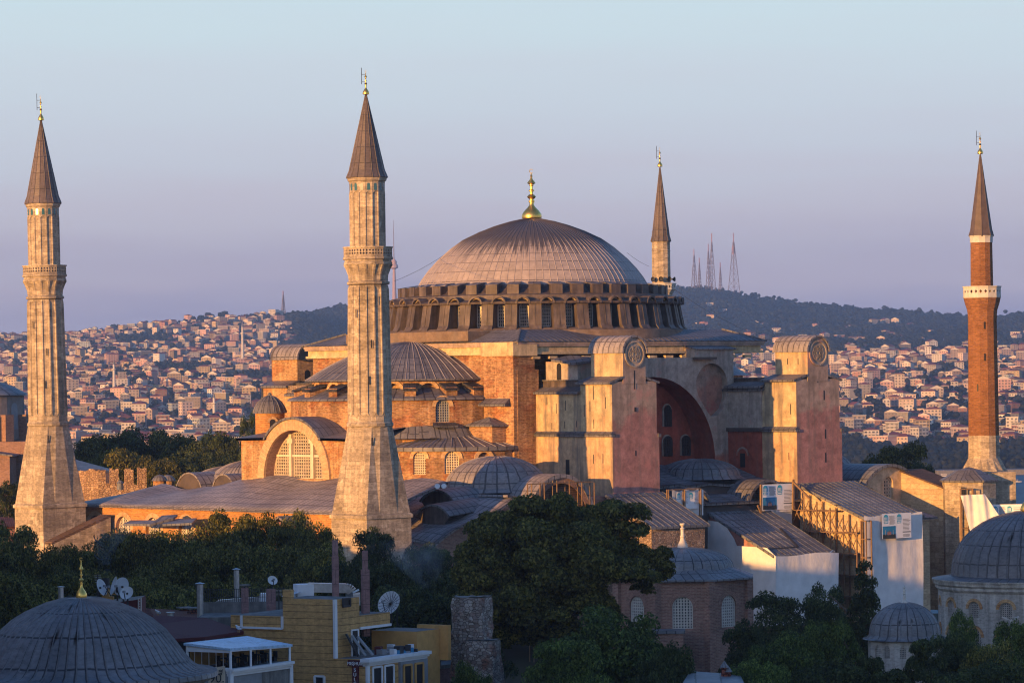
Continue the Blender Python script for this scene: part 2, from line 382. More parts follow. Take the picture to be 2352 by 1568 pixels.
def plaster(name, up, low, zsplit, zw, red=None, stain=.5):
    q = NT(name); p = q.pos(); sx = q.n('SeparateXYZ'); q.l(p, sx.inputs[0])
    n1 = q.noise(p, .16, 6, .62); n2 = q.noise(p, .9, 6, .65); n3 = q.noise(q.pos((.9, .9, .07)), 1.0, 6, .68)
    zz = q.math('ADD', q.math('SUBTRACT', zsplit, sx.outputs[2]), q.math('MULTIPLY', q.math('SUBTRACT', n1, .5), zw))
    f = q.ramp(q.math('ADD', q.math('MULTIPLY', zz, .12), .5), [(.42, 0.0), (.6, 1.0)])
    col = q.mix(f, up, low)
    col = q.mix(1.0, col, q.ramp(n2, [(.32, .62), (.68, 1.22)]), 'MULTIPLY')
    col = q.mix(1.0, col, q.ramp(q.noise(p, 4.5, 4, .7), [(.3, .86), (.7, 1.1)]), 'MULTIPLY')
    col = q.mix(q.math('MULTIPLY', q.ramp(n3, [(.48, 0.0), (.64, 1.0)]), stain), col, (.16, .135, .115))
    if red:
        col = q.mix(q.math('MULTIPLY', q.ramp(q.noise(p, .45, 5, .6), [(.58, 0.0), (.64, 1.0)]), red[1]), col, red[0])
    return q.fin(col, .9, 0, q.math('ADD', n2, q.math('MULTIPLY', q.noise(p, 9, 3), .3)), .35, .05, .15)
m_plasc = plaster('plaster_cream', (.50, .385, .235), (.52, .355, .22), 27.5, 5, ((.48, .21, .11), .3), .75)
m_plas = plaster('plaster_pink', (.40, .30, .25), (.40, .205, .185), 30, 16, ((.42, .17, .15), .4))
m_plasg = plaster('plaster_grey', (.40, .34, .29), (.42, .17, .12), 24.5, 12, ((.36, .17, .14), .55), .6)
m_plasn = plaster('plaster_faded_niche', (.36, .27, .22), (.38, .20, .15), 34.5, 14, ((.30, .10, .09), .8), .6)
m_plasr = plaster('plaster_deep_red', (.30, .075, .05), (.33, .085, .055), 30, 10, None, .25)
m_plasy = plaster('plaster_ochre', (.60, .45, .26), (.56, .42, .27), 30, 20, None, .45)
m_plasd = plaster('plaster_podium', (.20, .145, .11), (.20, .145, .11), 30, 20, None, .5)
m_recess = plain('window_dark', (.022, .022, .026), .5)
m_glass = plain('old_glass', (.035, .04, .05), .25, vary=.5, scale=3, spec=.5)
m_glassw = plain('lattice_glass', (.035, .028, .022), .3, vary=.6, scale=2.5, spec=.5)
m_lat = plain('plaster_lattice', (.62, .52, .40), .8, vary=.2)
m_latw = plain('white_lattice', (.55, .52, .47), .8, vary=.2)
m_gold = plain('gilded_copper', (.85, .55, .14), .36, 1.0, vary=.2, scale=4)
m_wood = plain('scaffold_timber', (.22, .14, .08), .8, vary=.35, scale=3)
m_planks = masonry('plank_boarding', (.17, .11, .085), (.12, .08, .062), (.04, .028, .022), 6.0, .28, .03, vary=.3, bump=.6)
def cloth(name, col):
    q = NT(name); p = q.pos((1, 1, .55)); n = q.noise(p, .8, 5, .6)
    return q.fin(q.mix(1.0, col, q.ramp(q.noise(q.pos(), .7, 4), [(.3, .85), (.7, 1.05)]), 'MULTIPLY'), .8, 0, n, .35, .25, .2)
m_tarp = cloth('white_tarpaulin', (.70, .69, .70)); m_tarpg = cloth('grey_sheet', (.42, .44, .46))
m_postw = plain('print_white', (.78, .79, .82), .6, vary=.06); m_postb = plain('print_blue', (.03, .22, .42), .6, vary=.3, scale=1.2)
m_postt = plain('print_teal', (.05, .36, .52), .6, vary=.15); m_postk = plain('print_black', (.12, .13, .15), .6, vary=.1); m_postg = plain('print_dark', (.045, .05, .05), .6, vary=.5)
m_white = plain('white_paint', (.70, .72, .75), .5, vary=.1); m_metal = plain('galvanised_steel', (.42, .43, .45), .38, .8, vary=.25, scale=3)
m_dishm = plain('dish_paint', (.62, .64, .66), .45, vary=.12, scale=2); m_dark = plain('dark_metal', (.03, .03, .035), .6)
m_siding = masonry('mustard_siding', (.58, .34, .13), (.55, .32, .12), (.30, .17, .065), 60, .55, .035, vary=.15, bump=.4, rough=.7, wobble=.01, streak=.15)
m_must = plain('mustard_render', (.54, .30, .10), .8, vary=.2)
m_pink = masonry('pink_chimney', (.30, .175, .165), (.26, .15, .145), (.17, .10, .095), 30, 1.2, .03, vary=.15, bump=.3)
m_tile = masonry('red_tiles', (.25, .085, .055), (.19, .06, .042), (.07, .025, .02), .3, .38, .05, vary=.35, bump=1.0)
m_maroon = plain('maroon_roof', (.10, .022, .025), .8, vary=.25, scale=4, bump=.5)
m_concrete = plain('concrete', (.21, .20, .19), .9, vary=.35, scale=1.5, bump=.4, streak=.3)
m_grey = plain('grey_render', (.25, .26, .28), .8, vary=.15); m_panel = plain('pale_blue_panel', (.45, .52, .60), .5, vary=.1)
m_roofw = masonry('white_sandwich_roof', (.40, .58, .76), (.38, .55, .73), (.26, .40, .55), 1.1, 30, .03, vary=.1, bump=.3, rough=.4)
def glass_mat():
    q = NT('clear_glazing'); q.b.inputs['Base Color'].default_value = (.55, .62, .66, 1); q.b.inputs['Roughness'].default_value = .03
    q.b.inputs['Transmission Weight'].default_value = 1.0; q.b.inputs['IOR'].default_value = 1.1; return q.m
m_clear = glass_mat()
m_asphalt = plain('asphalt', (.05, .05, .052), .9, vary=.3, bump=.3)
def foliage(name, c1, c2, c3):
    q = NT(name); g = q.n('NewGeometry'); r = q.ramp(g.outputs['Random Per Island'], [(0, c1), (.55, c2), (1, c3)])
    oi = q.n('ObjectInfo'); c = q.mix(1.0, r, q.ramp(oi.outputs['Random'], [(0, .75), (1, 1.25)]), 'MULTIPLY')
    c = q.mix(1.0, c, q.ramp(q.noise(q.pos(), .35, 3), [(.3, .6), (.7, 1.35)]), 'MULTIPLY')
    tr = q.n('BsdfTranslucent'); q.l(c, tr.inputs[0]); mx = q.n('MixShader'); mx.inputs[0].default_value = .35
    q.fin(c, .7, spec=.15); q.l(q.b.outputs[0], mx.inputs[1]); q.l(tr.outputs[0], mx.inputs[2]); q.l(mx.outputs[0], q.o.inputs[0]); return q.m
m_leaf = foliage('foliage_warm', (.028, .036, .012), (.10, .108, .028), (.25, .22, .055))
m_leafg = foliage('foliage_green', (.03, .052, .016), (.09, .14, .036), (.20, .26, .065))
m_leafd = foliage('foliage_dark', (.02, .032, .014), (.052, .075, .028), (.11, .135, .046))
m_far = foliage('foliage_far', (.016, .022, .012), (.026, .034, .016), (.042, .048, .022))
m_bark = plain('bark', (.12, .085, .06), .9, vary=.4, scale=2, bump=.6)
def objcol(name, attr=None, rough=.85):
    q = NT(name)
    c = q.n('Attribute', attribute_name=attr).outputs[0] if attr else q.n('ObjectInfo').outputs['Color']
    return q.fin(q.mix(1.0, c, q.ramp(q.noise(q.pos(), .25, 4), [(.3, .8), (.7, 1.1)]), 'MULTIPLY'), rough)
m_house = objcol('house_render'); m_housec = objcol('house_render_mixed', 'Col')
m_hwin = plain('house_windows', (.10, .09, .09), .35, vary=.5, scale=.2); m_hroof = plain('house_tiles', (.20, .055, .045), .85, vary=.4, scale=.08)
m_hroof2 = plain('house_flat_roof', (.20, .19, .19), .85, vary=.3, scale=.08); m_htrim = plain('house_trim', (.62, .58, .52), .8)
# ---------------------------------------------------------------- land, sea, far shore
def lerp(x, xs, ys):
    if x <= xs[0]: return ys[0]
    for i in range(len(xs) - 1):
        if x <= xs[i + 1]: return ys[i] + (ys[i + 1] - ys[i]) * (x - xs[i]) / (xs[i + 1] - xs[i])
    return ys[-1]
SEA = -40.0
SKYU = [-300, 0, 150, 250, 400, 550, 690, 760, 860, 1000]; SKYL = [788, 782, 774, 760, 745, 733, 731, 752, 785, 810]
HILU = [500, 600, 690, 740, 800, 900, 1200, 1500, 1570, 1640, 1700, 1780, 1850, 2000, 2200, 2300, 2352, 2600]
HILL = [802, 778, 736, 722, 712, 703, 692, 676, 666, 668, 678, 692, 704, 720, 732, 732, 722, 716]
def land(f, r):
    if f < 2660:
        if f < 520: return 0.0
        if f < 1050: return -46 * (f - 520) / 530
        if f < 2600: return -46.0
        return -46 + 8 * (f - 2600) / 60
    u = 1176 + K * r / f; tilt = ROLL * (u - 1176)
    zr = lambda v, d: 35 + (872 - (v + tilt)) / K * d
    left = min(1, max(0, (1250 - u) / 300))
    kd = [2660, 2800, 3200, 3800, 4600, 5500, 6500, 7700]
    sl, hl = lerp(u, SKYU, SKYL), lerp(u, HILU, HILL)
    vl = [None, 1062, 1004, 925, 862, 815, sl, hl if u > 560 else sl + 18]
    vr = [None, 1078, 1002, 905, 845, 800, min(770, hl + 75), hl]
    zs = [-38.0]
    for i in range(1, 8): zs.append(zr(vl[i] * left + vr[i] * (1 - left), kd[i]))
    z = lerp(f, kd, zs) if f < 7700 else zs[-1] - (f - 7700) * .06
    return z + 3.0 * sin(r * .011 + f * .004) * min(1, (f - 2660) / 800)
def ground_mat():
    q = NT('ground_earth'); p = q.pos()
    c = q.ramp(q.noise(p, .012, 6, .65), [(.3, (.020, .026, .014)), (.5, (.04, .042, .022)), (.7, (.085, .07, .045))])
    return q.fin(c, .95, spec=.1)
def forest_mat():
    q = NT('wooded_hill'); p = q.pos()
    c = q.ramp(q.noise(p, .03, 8, .75), [(.35, (.010, .015, .009)), (.5, (.024, .03, .015)), (.68, (.055, .055, .028))])
    return q.fin(c, .95, 0, q.noise(p, .05, 6, .7), 1.0, 12.0, .05)
rows = [-200, 60, 520, 640, 800, 1050, 2560, 2600, 2640] + [2660 + 60 * i for i in range(0, 30)] + [4460 + 130 * i for i in range(26)] + [8000, 8600, 9600]
def sheet(name, rws, lo, hi, nc, m, zf):
    me = bpy.data.meshes.new(name); vs = []; fs = []
    for f in rws:
        for k in range(nc + 1):
            t = lo + (hi - lo) * k / nc; r = t * (abs(f) + 500); q = fr(f, r); vs.append((q.x, q.y, zf(f, r)))
    for i in range(len(rws) - 1):
        for k in range(nc):
            a = i * (nc + 1) + k; fs.append((a, a + 1, a + nc + 2, a + nc + 1))
    me.from_pydata(vs, [], fs); me.materials.append(m); me.polygons.foreach_set('use_smooth', [True] * len(fs))
    o = bpy.data.objects.new(name, me); COL.objects.link(o); return tag(o, kind='structure')
sheet('ground', [f for f in rows if f <= 2660], -.6, .6, 24, ground_mat(), land)
sheet('hills', [f for f in rows if f >= 2660], -.3, .3, 150, forest_mat(), land)
def water_mat():
    q = NT('sea_water'); p = q.pos((1, 1, 1))
    h = q.math('ADD', q.noise(p, .12, 4, .6), q.math('MULTIPLY', q.noise(p, .5, 3), .4))
    return q.fin(q.ramp(q.noise(p, .01, 4), [(.35, (.015, .075, .13)), (.65, (.03, .12, .20))]), .6, 0, h, .9, 1.5, .12)
sheet('water', [540, 1000, 1800, 2664], -.6, .6, 8, water_mat(), lambda f, r: SEA)
# --------------------------------------------------------------- far houses
PAL = [((.54, .45, .36), 'cream'), ((.58, .54, .48), 'white'), ((.52, .33, .27), 'pink'), ((.42, .33, .26), 'beige'), ((.36, .34, .33), 'grey'), ((.50, .38, .20), 'ochre'), ((.42, .22, .16), 'terracotta'), ((.36, .40, .40), 'pale green'), ((.55, .42, .34), 'peach')]
PALW = [20, 22, 22, 12, 8, 6, 6, 2, 14]
def house_mesh(mb, w, l, nf, roof, O=V((0, 0, 0)), rz=0, wm=None, rm=None, win=True, bal=False, light=False):
    h = nf * 3.0 + .6; R = Matrix.Rotation(rz, 3, 'Z')
    P = lambda x, y, z: O + R @ V((x, y, z))
    C = [(-w / 2, -l / 2), (w / 2, -l / 2), (w / 2, l / 2), (-w / 2, l / 2)]
    for i in range(4):
        a, b = C[i], C[(i + 1) % 4]; mb.face([P(*a, -4), P(*b, -4), P(*b, h), P(*a, h)], wm)
        if win and (i in (0, 3) or not light):
            L = w if i % 2 == 0 else l; n = max(2, int(L / 3.2)); dx, dy = (b[0] - a[0]) / L, (b[1] - a[1]) / L; ox, oy = dy * .06, -dx * .06
            for fl in range(nf):
                for k in range(n):
                    s = L * (k + .5) / n; g = .75 if (k + fl) % 3 else .95
                    if bal and k % 2 == 0 and i == 0: g = 1.1
                    z0, z1 = fl * 3 + 1.0, fl * 3 + 2.5
                    q = [(a[0] + dx * (s - g), a[1] + dy * (s - g)), (a[0] + dx * (s + g), a[1] + dy * (s + g))]
                    mb.face([P(q[0][0] + ox, q[0][1] + oy, z0), P(q[1][0] + ox, q[1][1] + oy, z0), P(q[1][0] + ox, q[1][1] + oy, z1), P(q[0][0] + ox, q[0][1] + oy, z1)], m_hwin)
    if bal:
        for fl in range(1, nf): mb.face([P(-w * .3, -l / 2 - 1.2, fl * 3 + .9), P(w * .3, -l / 2 - 1.2, fl * 3 + .9), P(w * .3, -l / 2, fl * 3 + .9), P(-w * .3, -l / 2, fl * 3 + .9)], m_htrim); mb.face([P(-w * .3, -l / 2 - 1.2, fl * 3), P(w * .3, -l / 2 - 1.2, fl * 3), P(w * .3, -l / 2 - 1.2, fl * 3 + .9), P(-w * .3, -l / 2 - 1.2, fl * 3 + .9)], m_htrim)
    e = .6; E = [(-w / 2 - e, -l / 2 - e), (w / 2 + e, -l / 2 - e), (w / 2 + e, l / 2 + e), (-w / 2 - e, l / 2 + e)]
    roof_mesh(mb, P, E, w, l, h, roof, rm)
    return h
def roof_mesh(mb, P, E, w, l, h, roof, rm):
    if roof == 'hip':
        rh = min(w, l) * .2; k = max(w, l) / 2 - min(w, l) / 2
        A, B = ((-k, 0), (k, 0)) if w > l else ((0, -k), (0, k))
        if w > l: F = [(E[0], E[1], B, A), (E[1], E[2], B), (E[2], E[3], A, B), (E[3], E[0], A)]
        else: F = [(E[0], E[1], A), (E[1], E[2], B, A), (E[2], E[3], B), (E[3], E[0], A, B)]
        for f in F: mb.face([P(*q, h + (0 if q in E else rh)) for q in f], rm)
        mb.face([P(*q, h) for q in E[::-1]], rm)
    elif roof == 'gable':
        rh = w * .22
        mb.face([P(*E[0], h), P(0, E[0][1], h + rh), P(0, E[3][1], h + rh), P(*E[3], h)][::-1], rm)
        mb.face([P(*E[1], h), P(*E[2], h), P(0, E[2][1], h + rh), P(0, E[1][1], h + rh)], rm)
        mb.face([P(-w / 2, -l / 2, h), P(w / 2, -l / 2, h), P(0, -l / 2, h + rh)], m_htrim); mb.face([P(w / 2, l / 2, h), P(-w / 2, l / 2, h), P(0, l / 2, h + rh)], m_htrim)
    else:
        mb.face([P(*q, h + .3) for q in E], m_hroof2); 
        for i in range(4): mb.face([P(*E[i], h - .2), P(*E[(i + 1) % 4], h - .2), P(*E[(i + 1) % 4], h + .3), P(*E[i], h + .3)], m_htrim)
rnd = random.Random(21)
VIS = [(-20, 62), (140, 800), (1560, 1790), (1915, 2225), (2280, 2400)]
def spots(n, u0, u1, f0, f1, gap, cells, keep=None):
    out = []
    for _ in range(n):
        f = f0 + (f1 - f0) * rnd.random() ** 1.15; u = rnd.uniform(u0, u1); r = (u - 1176) / K * f
        if keep and not keep(u, f): continue
        c = (int(f / gap), int(r / gap))
        if any((c[0] + i, c[1] + j) in cells for i in (-1, 0, 1) for j in (-1, 0, 1) if (i or j or 1) and abs(cells.get((c[0] + i, c[1] + j), (1e9, 1e9))[0] - f) < gap and abs(cells.get((c[0] + i, c[1] + j), (1e9, 1e9))[1] - r) < gap): continue
        cells[c] = (f, r); out.append((f, r, u))
    return out
cells = {}
def inpark(u, f):
    for (a, b, c, e) in ((700, 5200, 60, 500), (640, 4300, 90, 120), (430, 4650, 60, 90), (320, 5900, 60, 200), (2170, 4400, 22, 130), (330, 5300, 40, 130)):
        if abs(u - a) < b * 0 + c and abs(f - b) < e: return True
    return False
S = spots(11000, -40, 790, 2880, 6500, 16.5, cells, lambda u, f: not inpark(u, f) and f < 6450 - max(0, u - 640) * 14)
S += spots(7000, 1540, 2420, 2960, 5150, 17, cells, lambda u, f: f > 2990 + 60 * sin(u * .03) and not inpark(u, f))
VILLA = spots(900, 1560, 2400, 5300, 7300, 26, cells, lambda u, f: (abs(u - 1790) < 90 and 5300 < f < 6700 and rnd.random() < .40) or (abs(u - 1980) < 120 and rnd.random() < .15) or rnd.random() < .075)
S = [s for s in S if any(a <= s[2] <= b for a, b in VIS)]
S.sort(key=lambda s: s[0])
def orient(r, f):
    u = 1176 + K * r / f
    return A0 - pi / 2 + rnd.choice((-.95, -.7, -.45, -.2, 0, .3, .6)) + rnd.uniform(-.15, .15)
protos = []
for (w, l, nf, roof, bal) in ((11, 10, 3, 'hip', 0), (14, 11, 4, 'hip', 1), (16, 12, 5, 'flat', 1), (9, 9, 2, 'hip', 0), (12, 14, 2, 'gable', 0), (20, 12, 3, 'hip', 0), (12, 11, 6, 'flat', 1), (13, 11, 5, 'hip', 1), (9, 10, 2, 'gable', 0), (22, 11, 2, 'hip', 0)):
    mb = MB(); h = house_mesh(mb, w, l, nf, roof, wm=m_house, rm=m_hroof, bal=bal); me = mb.build('house')
    bpy.data.objects.remove(me) if False else None
    protos.append((me, w, l, nf, roof))
NW_ = {2: 'two', 3: 'three', 4: 'four', 5: 'five', 6: 'six', 7: 'seven'}
PLC = [(40, 'beyond the pale church drum at the picture edge'), (215, 'just right of the leftmost fluted minaret'), (300, 'between the leftmost minaret and the ruined wall'), (390, 'above the dark trees left of the church'), (470, 'above the dark trees behind the long lead roof'), (560, 'close left of the little domed stair turret'), (640, 'above the little domed stair turret'), (800, 'left of the large fluted minaret'), (1900, 'between the two round headed buttress towers'), (2000, 'just right of the right hand buttress tower'), (2080, 'above the round tree by the eastern vault'), (2150, 'midway between buttress tower and brick minaret'), (2230, 'close left of the red brick minaret'), (2500, 'right of the red brick minaret')]
HTS = [(3150, 'on the lowest far slope'), (3400, 'low on the far slope'), (3800, 'partway up the far slope'), (4500, 'in the middle of the far town'), (5400, 'high in the far town'), (9000, 'near the far skyline')]
def where(u, f): return next(t for a, t in PLC if u <= a) , next(t for a, t in HTS if f <= a)
big = [s for s in S if s[0] < 3330 and (s[2] > 1915 or s[2] < 620)][:46]
bigset = set((s[0], s[1]) for s in big)
# nearest blocks: with their walls, roof, windows and balconies as parts
def apartment(w, l, nf, roof, wmesh, col):
    t = thing('apartment_block', 'x', 'apartment block', group='houses of the far shore town')
    h = nf * 3 + .6; mb = MB(); C = [(-w / 2, -l / 2), (w / 2, -l / 2), (w / 2, l / 2), (-w / 2, l / 2)]
    for i in range(4): mb.face([(*C[i], -6), (*C[(i + 1) % 4], -6), (*C[(i + 1) % 4], h), (*C[i], h)], m_house)
    for fl in range(1, nf): mb.box((0, 0, fl * 3 - .08), (w + .3, l + .3, .25), m_htrim)
    o = mb.build('wall', t); mb = MB(); e = .6; E = [(-w / 2 - e, -l / 2 - e), (w / 2 + e, -l / 2 - e), (w / 2 + e, l / 2 + e), (-w / 2 - e, l / 2 + e)]
    roof_mesh(mb, lambda x, y, z: V((x, y, z)), E, w, l, h, roof, m_hroof); mb.box((w * .2, l * .1, h + .5), (.8, .8, 2.2), m_htrim); mb.build('roof', t)
    n = int(w / 3.4)
    for fl in range(nf):
        for k in range(n):
            q = bpy.data.objects.new('window', wmesh); COL.objects.link(q); q.parent = t; q.location = (-w / 2 + w * (k + .5) / n, -l / 2, fl * 3 + 1.75)
        for k in range(int(l / 4)):
            q = bpy.data.objects.new('window', wmesh); COL.objects.link(q); q.parent = t; q.rotation_euler.z = -pi / 2; q.location = (-w / 2, -l / 2 + l * (k + .5) / int(l / 4), fl * 3 + 1.75)
        if fl and roof != 'hip':
            mb = MB(); mb.box((w * .22, -l / 2 - .7, fl * 3 - .05), (w * .4, 1.4, .2), m_htrim); mb.box((w * .22, -l / 2 - 1.35, fl * 3), (w * .4, .12, 1.0), m_htrim); mb.build('balcony', t)
    return t
mb = MB(); mb.rect(-.85, .85, -.1, .1, -.8, .8, m_htrim); mb.rect(-.72, .72, -.14, -.05, -.68, .68, m_hwin); wo_ = mb.build('window'); wmesh = wo_.data; bpy.data.objects.remove(wo_)
APT = [(apartment(*a, wmesh, None), a) for a in ((15, 12, 5, 'hip'), (20, 13, 6, 'flat'), (13, 11, 4, 'hip'), (24, 13, 5, 'flat'), (17, 12, 4, 'hip'))]
km = kids(); used = set(); seen_lab = {}
def labelled(o, s, nm, nf, roof):
    p, hh = where(s[2], s[0])
    rt = {'hip': 'hipped tile roof', 'gable': 'gabled roof', 'flat': 'flat roof'}[roof]
    tag(o, f'{nm} {NW_[nf]} storey house with {rt}, {hh}, {p}' if o['category'] == 'house' else f'{nm} {NW_[nf]} storey flats with {rt}, {hh}, {p}', None, 'houses of the far shore town')
def hlab(o, s, nm, nf, roof, cat):
    o['category'] = cat; p, hh = where(s[2], s[0]); rt = {'hip': 'tiled', 'gable': 'gabled', 'flat': 'flat roofed'}[roof]
    lab = f'{nm} {NW_[nf]} storey {rt} {"flats" if cat != "house" else "house"} {hh} {p}'
    w = lab.split()
    o['label'] = ' '.join(w[:16]); o['group'] = 'houses of the far shore town'
def place(o, s, rz):
    q = fr(s[0], s[1]); o.location = (q.x, q.y, land(s[0], s[1]) - .5); o.rotation_euler.z = rz
for i, s in enumerate(big):
    t, a = APT[(i * 3 + i // 5) % 5]
    o = copy_tree(t, km) if t.name in used else t
    used.add(t.name); c, nm = rnd.choices(PAL, PALW)[0]
    place(o, s, orient(s[1], s[0])); hlab(o, s, nm, a[2], a[3], 'apartment block')
    for ch in bpy.data.objects if False else o.children:
        ch.color = (*c, 1)
indiv = [s for s in S if (s[0], s[1]) not in bigset]
near, rest = indiv[:222], indiv[222:]
usedp = set()
for s in near + VILLA[:30]:
    j = rnd.randrange(10) if s[0] < 5200 else rnd.choice((3, 4, 8, 9, 0)); o, w, l, nf, roof = protos[j]
    if j in usedp: o = o.copy(); COL.objects.link(o)
    usedp.add(j); c, nm = rnd.choices(PAL, PALW)[0]; k_ = rnd.choice((.6, .8, 1.0)); o.color = (c[0] * k_, c[1] * k_, c[2] * k_, 1)
    place(o, s, orient(s[1], s[0])); hlab(o, s, nm, nf, roof, 'house')
for j in range(10):
    if j not in usedp: bpy.data.objects.remove(protos[j][0])
# the rest of the town reads as one mass
mb = MB(); cols = []
for s in rest + VILLA[30:]:
    q = fr(s[0], s[1]); far = s[0] > 4700; c = rnd.choices(PAL, PALW)[0][0]; n0 = len(mb.f)
    roof = rnd.choices(('hip', 'gable', 'flat'), (6, 3, 3))[0]; nf = rnd.choices((1, 2, 3, 4, 5, 6), (5, 6, 4, 2, 1, .5) if not far else (1, 3, 4, 3, 2, 1))[0]
    house_mesh(mb, rnd.uniform(7, 17), rnd.uniform(7, 12), nf, roof, V((q.x, q.y, land(s[0], s[1]) - .5)), orient(s[1], s[0]), m_housec, m_hroof, win=True, light=True)
    k = rnd.choice((.45, .65, .85, 1.05, 1.3)); cols += [(c[0] * k, c[1] * k, c[2] * k, 1)] * (len(mb.f) - n0)
o = mb.build('far_town'); ca = o.data.color_attributes.new('Col', 'FLOAT_COLOR', 'CORNER'); fl = []
for p in o.data.polygons: fl += list(cols[p.index]) * p.loop_total
ca.data.foreach_set('color', fl)
tag(o, 'mass of distant houses crowding the hills across the water', 'houses', kind='stuff')
# trees of the far shore as one wood
import numpy as np
def blobs(pts, m, name, label, cat):
    t = (1 + 5 ** .5) / 2; iv = np.array([(-1, t, 0), (1, t, 0), (-1, -t, 0), (1, -t, 0), (0, -1, t), (0, 1, t), (0, -1, -t), (0, 1, -t), (t, 0, -1), (t, 0, 1), (-t, 0, -1), (-t, 0, 1)]) / sqrt(1 + t * t)
    fi = np.array(((0, 11, 5), (0, 5, 1), (0, 1, 7), (0, 7, 10), (0, 10, 11), (1, 5, 9), (5, 11, 4), (11, 10, 2), (10, 7, 6), (7, 1, 8), (3, 9, 4), (3, 4, 2), (3, 2, 6), (3, 6, 8), (3, 8, 9), (4, 9, 5), (2, 4, 11), (6, 2, 10), (8, 6, 7), (9, 8, 1)))
    rs = np.random.RandomState(8); A = np.array([(p.x, p.y, p.z, r, h) for p, r, h in pts]); k = np.where(A[:, 4] > 30, 1, 4); A = np.repeat(A, 5, 0); n = len(A)
    off = rs.normal(size=(n, 3)) * .5; A[:, :2] += off[:, :2] * A[:, 3:4]; A[:, 2] += A[:, 4] * (.5 + .28 * off[:, 2]); R_ = A[:, 3] * rs.uniform(.38, .62, n)
    K_ = rs.uniform(.7, 1.3, (n, 12, 1)); vs = (A[:, None, :3] + iv[None] * R_[:, None, None] * K_ * np.array([1, 1, .9])).reshape(-1, 3); fs = (fi[None] + (np.arange(n) * 12)[:, None, None]).reshape(-1, 3)
    me = bpy.data.meshes.new(name); me.vertices.add(len(vs)); me.vertices.foreach_set('co', vs.ravel()); me.loops.add(fs.size); me.loops.foreach_set('vertex_index', fs.ravel()); me.polygons.add(len(fs)); me.polygons.foreach_set('loop_start', np.arange(0, fs.size, 3)); me.polygons.foreach_set('loop_total', np.full(len(fs), 3)); me.update(); me.materials.append(m)
    o = bpy.data.objects.new(name, me); COL.objects.link(o)
    return tag(o, label, cat, kind='stuff')
pts = []
for _ in range(20000):
    z = rnd.random()
    if z < .30: u, f = rnd.uniform(1540, 2420), rnd.uniform(2680, 3040)
    elif z < .62: u, f = rnd.uniform(1540, 2420), rnd.uniform(5050, 7720)
    elif z < .76: u, f = rnd.uniform(640, 960), rnd.uniform(5600, 7720)
    elif z < .93: u, f = (rnd.uniform(-40, 790), rnd.uniform(2700, 6500))
    else: u, f = rnd.uniform(1540, 2420), rnd.uniform(3000, 5100)
    if z < .30 and f > 2990 + 60 * sin(u * .03): continue
    r = (u - 1176) / K * f
    c = (int(f / 17.5), int(r / 17.5))
    if z >= .62 and c in cells and f < 5100 and not inpark(u, f): continue
    if z >= .76 and not inpark(u, f) and rnd.random() < .15: continue
    q = fr(f, r, land(f, r)); k = rnd.uniform(.7, 1.3)
    pts.append((q, (5.5 if f < 5000 else 8) * k, (9 if f < 5000 else 9) * k * rnd.choice((1, 1, 1.4))))
for (a, b, c, e) in ((640, 4300, 90, 120), (430, 4650, 60, 90), (2170, 4400, 22, 130), (330, 5300, 40, 130), (700, 5200, 60, 300)):
    for _ in range(220): u, f = rnd.uniform(a - c, a + c), rnd.uniform(b - e, b + e); r = (u - 1176) / K * f; pts.append((fr(f, r, land(f, r)), 6, 12 * rnd.uniform(.7, 1.2)))
blobs(pts, m_far, 'far_trees', 'dark woods covering the far hills and shore', 'woods')
# far masts on the wooded summit
def mast(u, vt, vb, w, f=7600, tube=None, label='', pod=False):
    b = at(u, vb, d=f); b.z = min(b.z, land(f, (b - CAM).dot(RT))); top = zat(u, vt, f); h = top - b.z
    t = thing('radio_mast', label, 'radio mast', b, 'masts on the far summit'); mb = MB(); L = h * .86
    if tube:
        mb.lathe([(tube, -5), (tube * .55, h * .42), (tube * .5, h * .5)], (0, 0), m_mastc, 10); mb.lathe([(tube * .5, h * .5), (1.2, h * .52), (.8, h * .8), (.3, h)], (0, 0), m_mast, 8)
        mb.build('shaft', t, loc=(0, 0, 0)); mb = MB(); mb.lathe([(3, h * .44), (9, h * .46), (9, h * .49), (6, h * .5), (6, h * .53), (2, h * .56)], (0, 0), m_mastc, 14); mb.build('pod', t, loc=(0, 0, 0)); return
    n = 9; C = [(-1, -1), (1, -1), (1, 1), (-1, 1)]; P = lambda c, k: V((c[0] * w * (1 - k * .9) / 2, c[1] * w * (1 - k * .9) / 2, -3 + (L + 3) * k))
    for c in C: mb.bar(P(c, 0), P(c, 1), .9, m_mast)
    for i in range(n):
        for j in range(4): mb.bar(P(C[j], i / n), P(C[(j + 1) % 4], (i + 1) / n), .5, m_mast); mb.bar(P(C[j], (i + 1) / n), P(C[(j + 1) % 4], (i + 1) / n), .4, m_mast)
    mb.build('lattice', t, loc=(0, 0, 0)); mb = MB(); mb.bar((0, 0, L - 1), (0, 0, h), 1.3, m_mastr); 
    if pod: mb.box((0, 0, L * .78), (3.4, 3.4, L * .16), m_mastr)
    mb.build('antenna', t, loc=(0, 0, 0))
m_mast = plain('mast_steel', (.20, .17, .19), .7); m_mastc = plain('mast_concrete', (.42, .30, .28), .8); m_mastr = plain('mast_red', (.40, .20, .18), .7)
mast(906, 506, 690, 6, tube=5.5, label='slim concrete television tower with round pod, left of the great dome')
for u, vt, w, l in ((1595, 572, 11, 'short lattice mast, leftmost of the pair nearest the dome'), (1607, 592, 7, 'low thin mast second from the left on the summit'), (1628, 560, 10, 'tall dark lattice mast just left of the tallest one'), (1636, 536, 12, 'tallest lattice mast on the wooded summit'), (1655, 603, 7, 'lowest mast, standing alone between the two tall ones'), (1686, 535, 20, 'wide based lattice mast, rightmost on the summit')):
    mast(u, vt, 664, w, label=l, pod=(u == 1686))
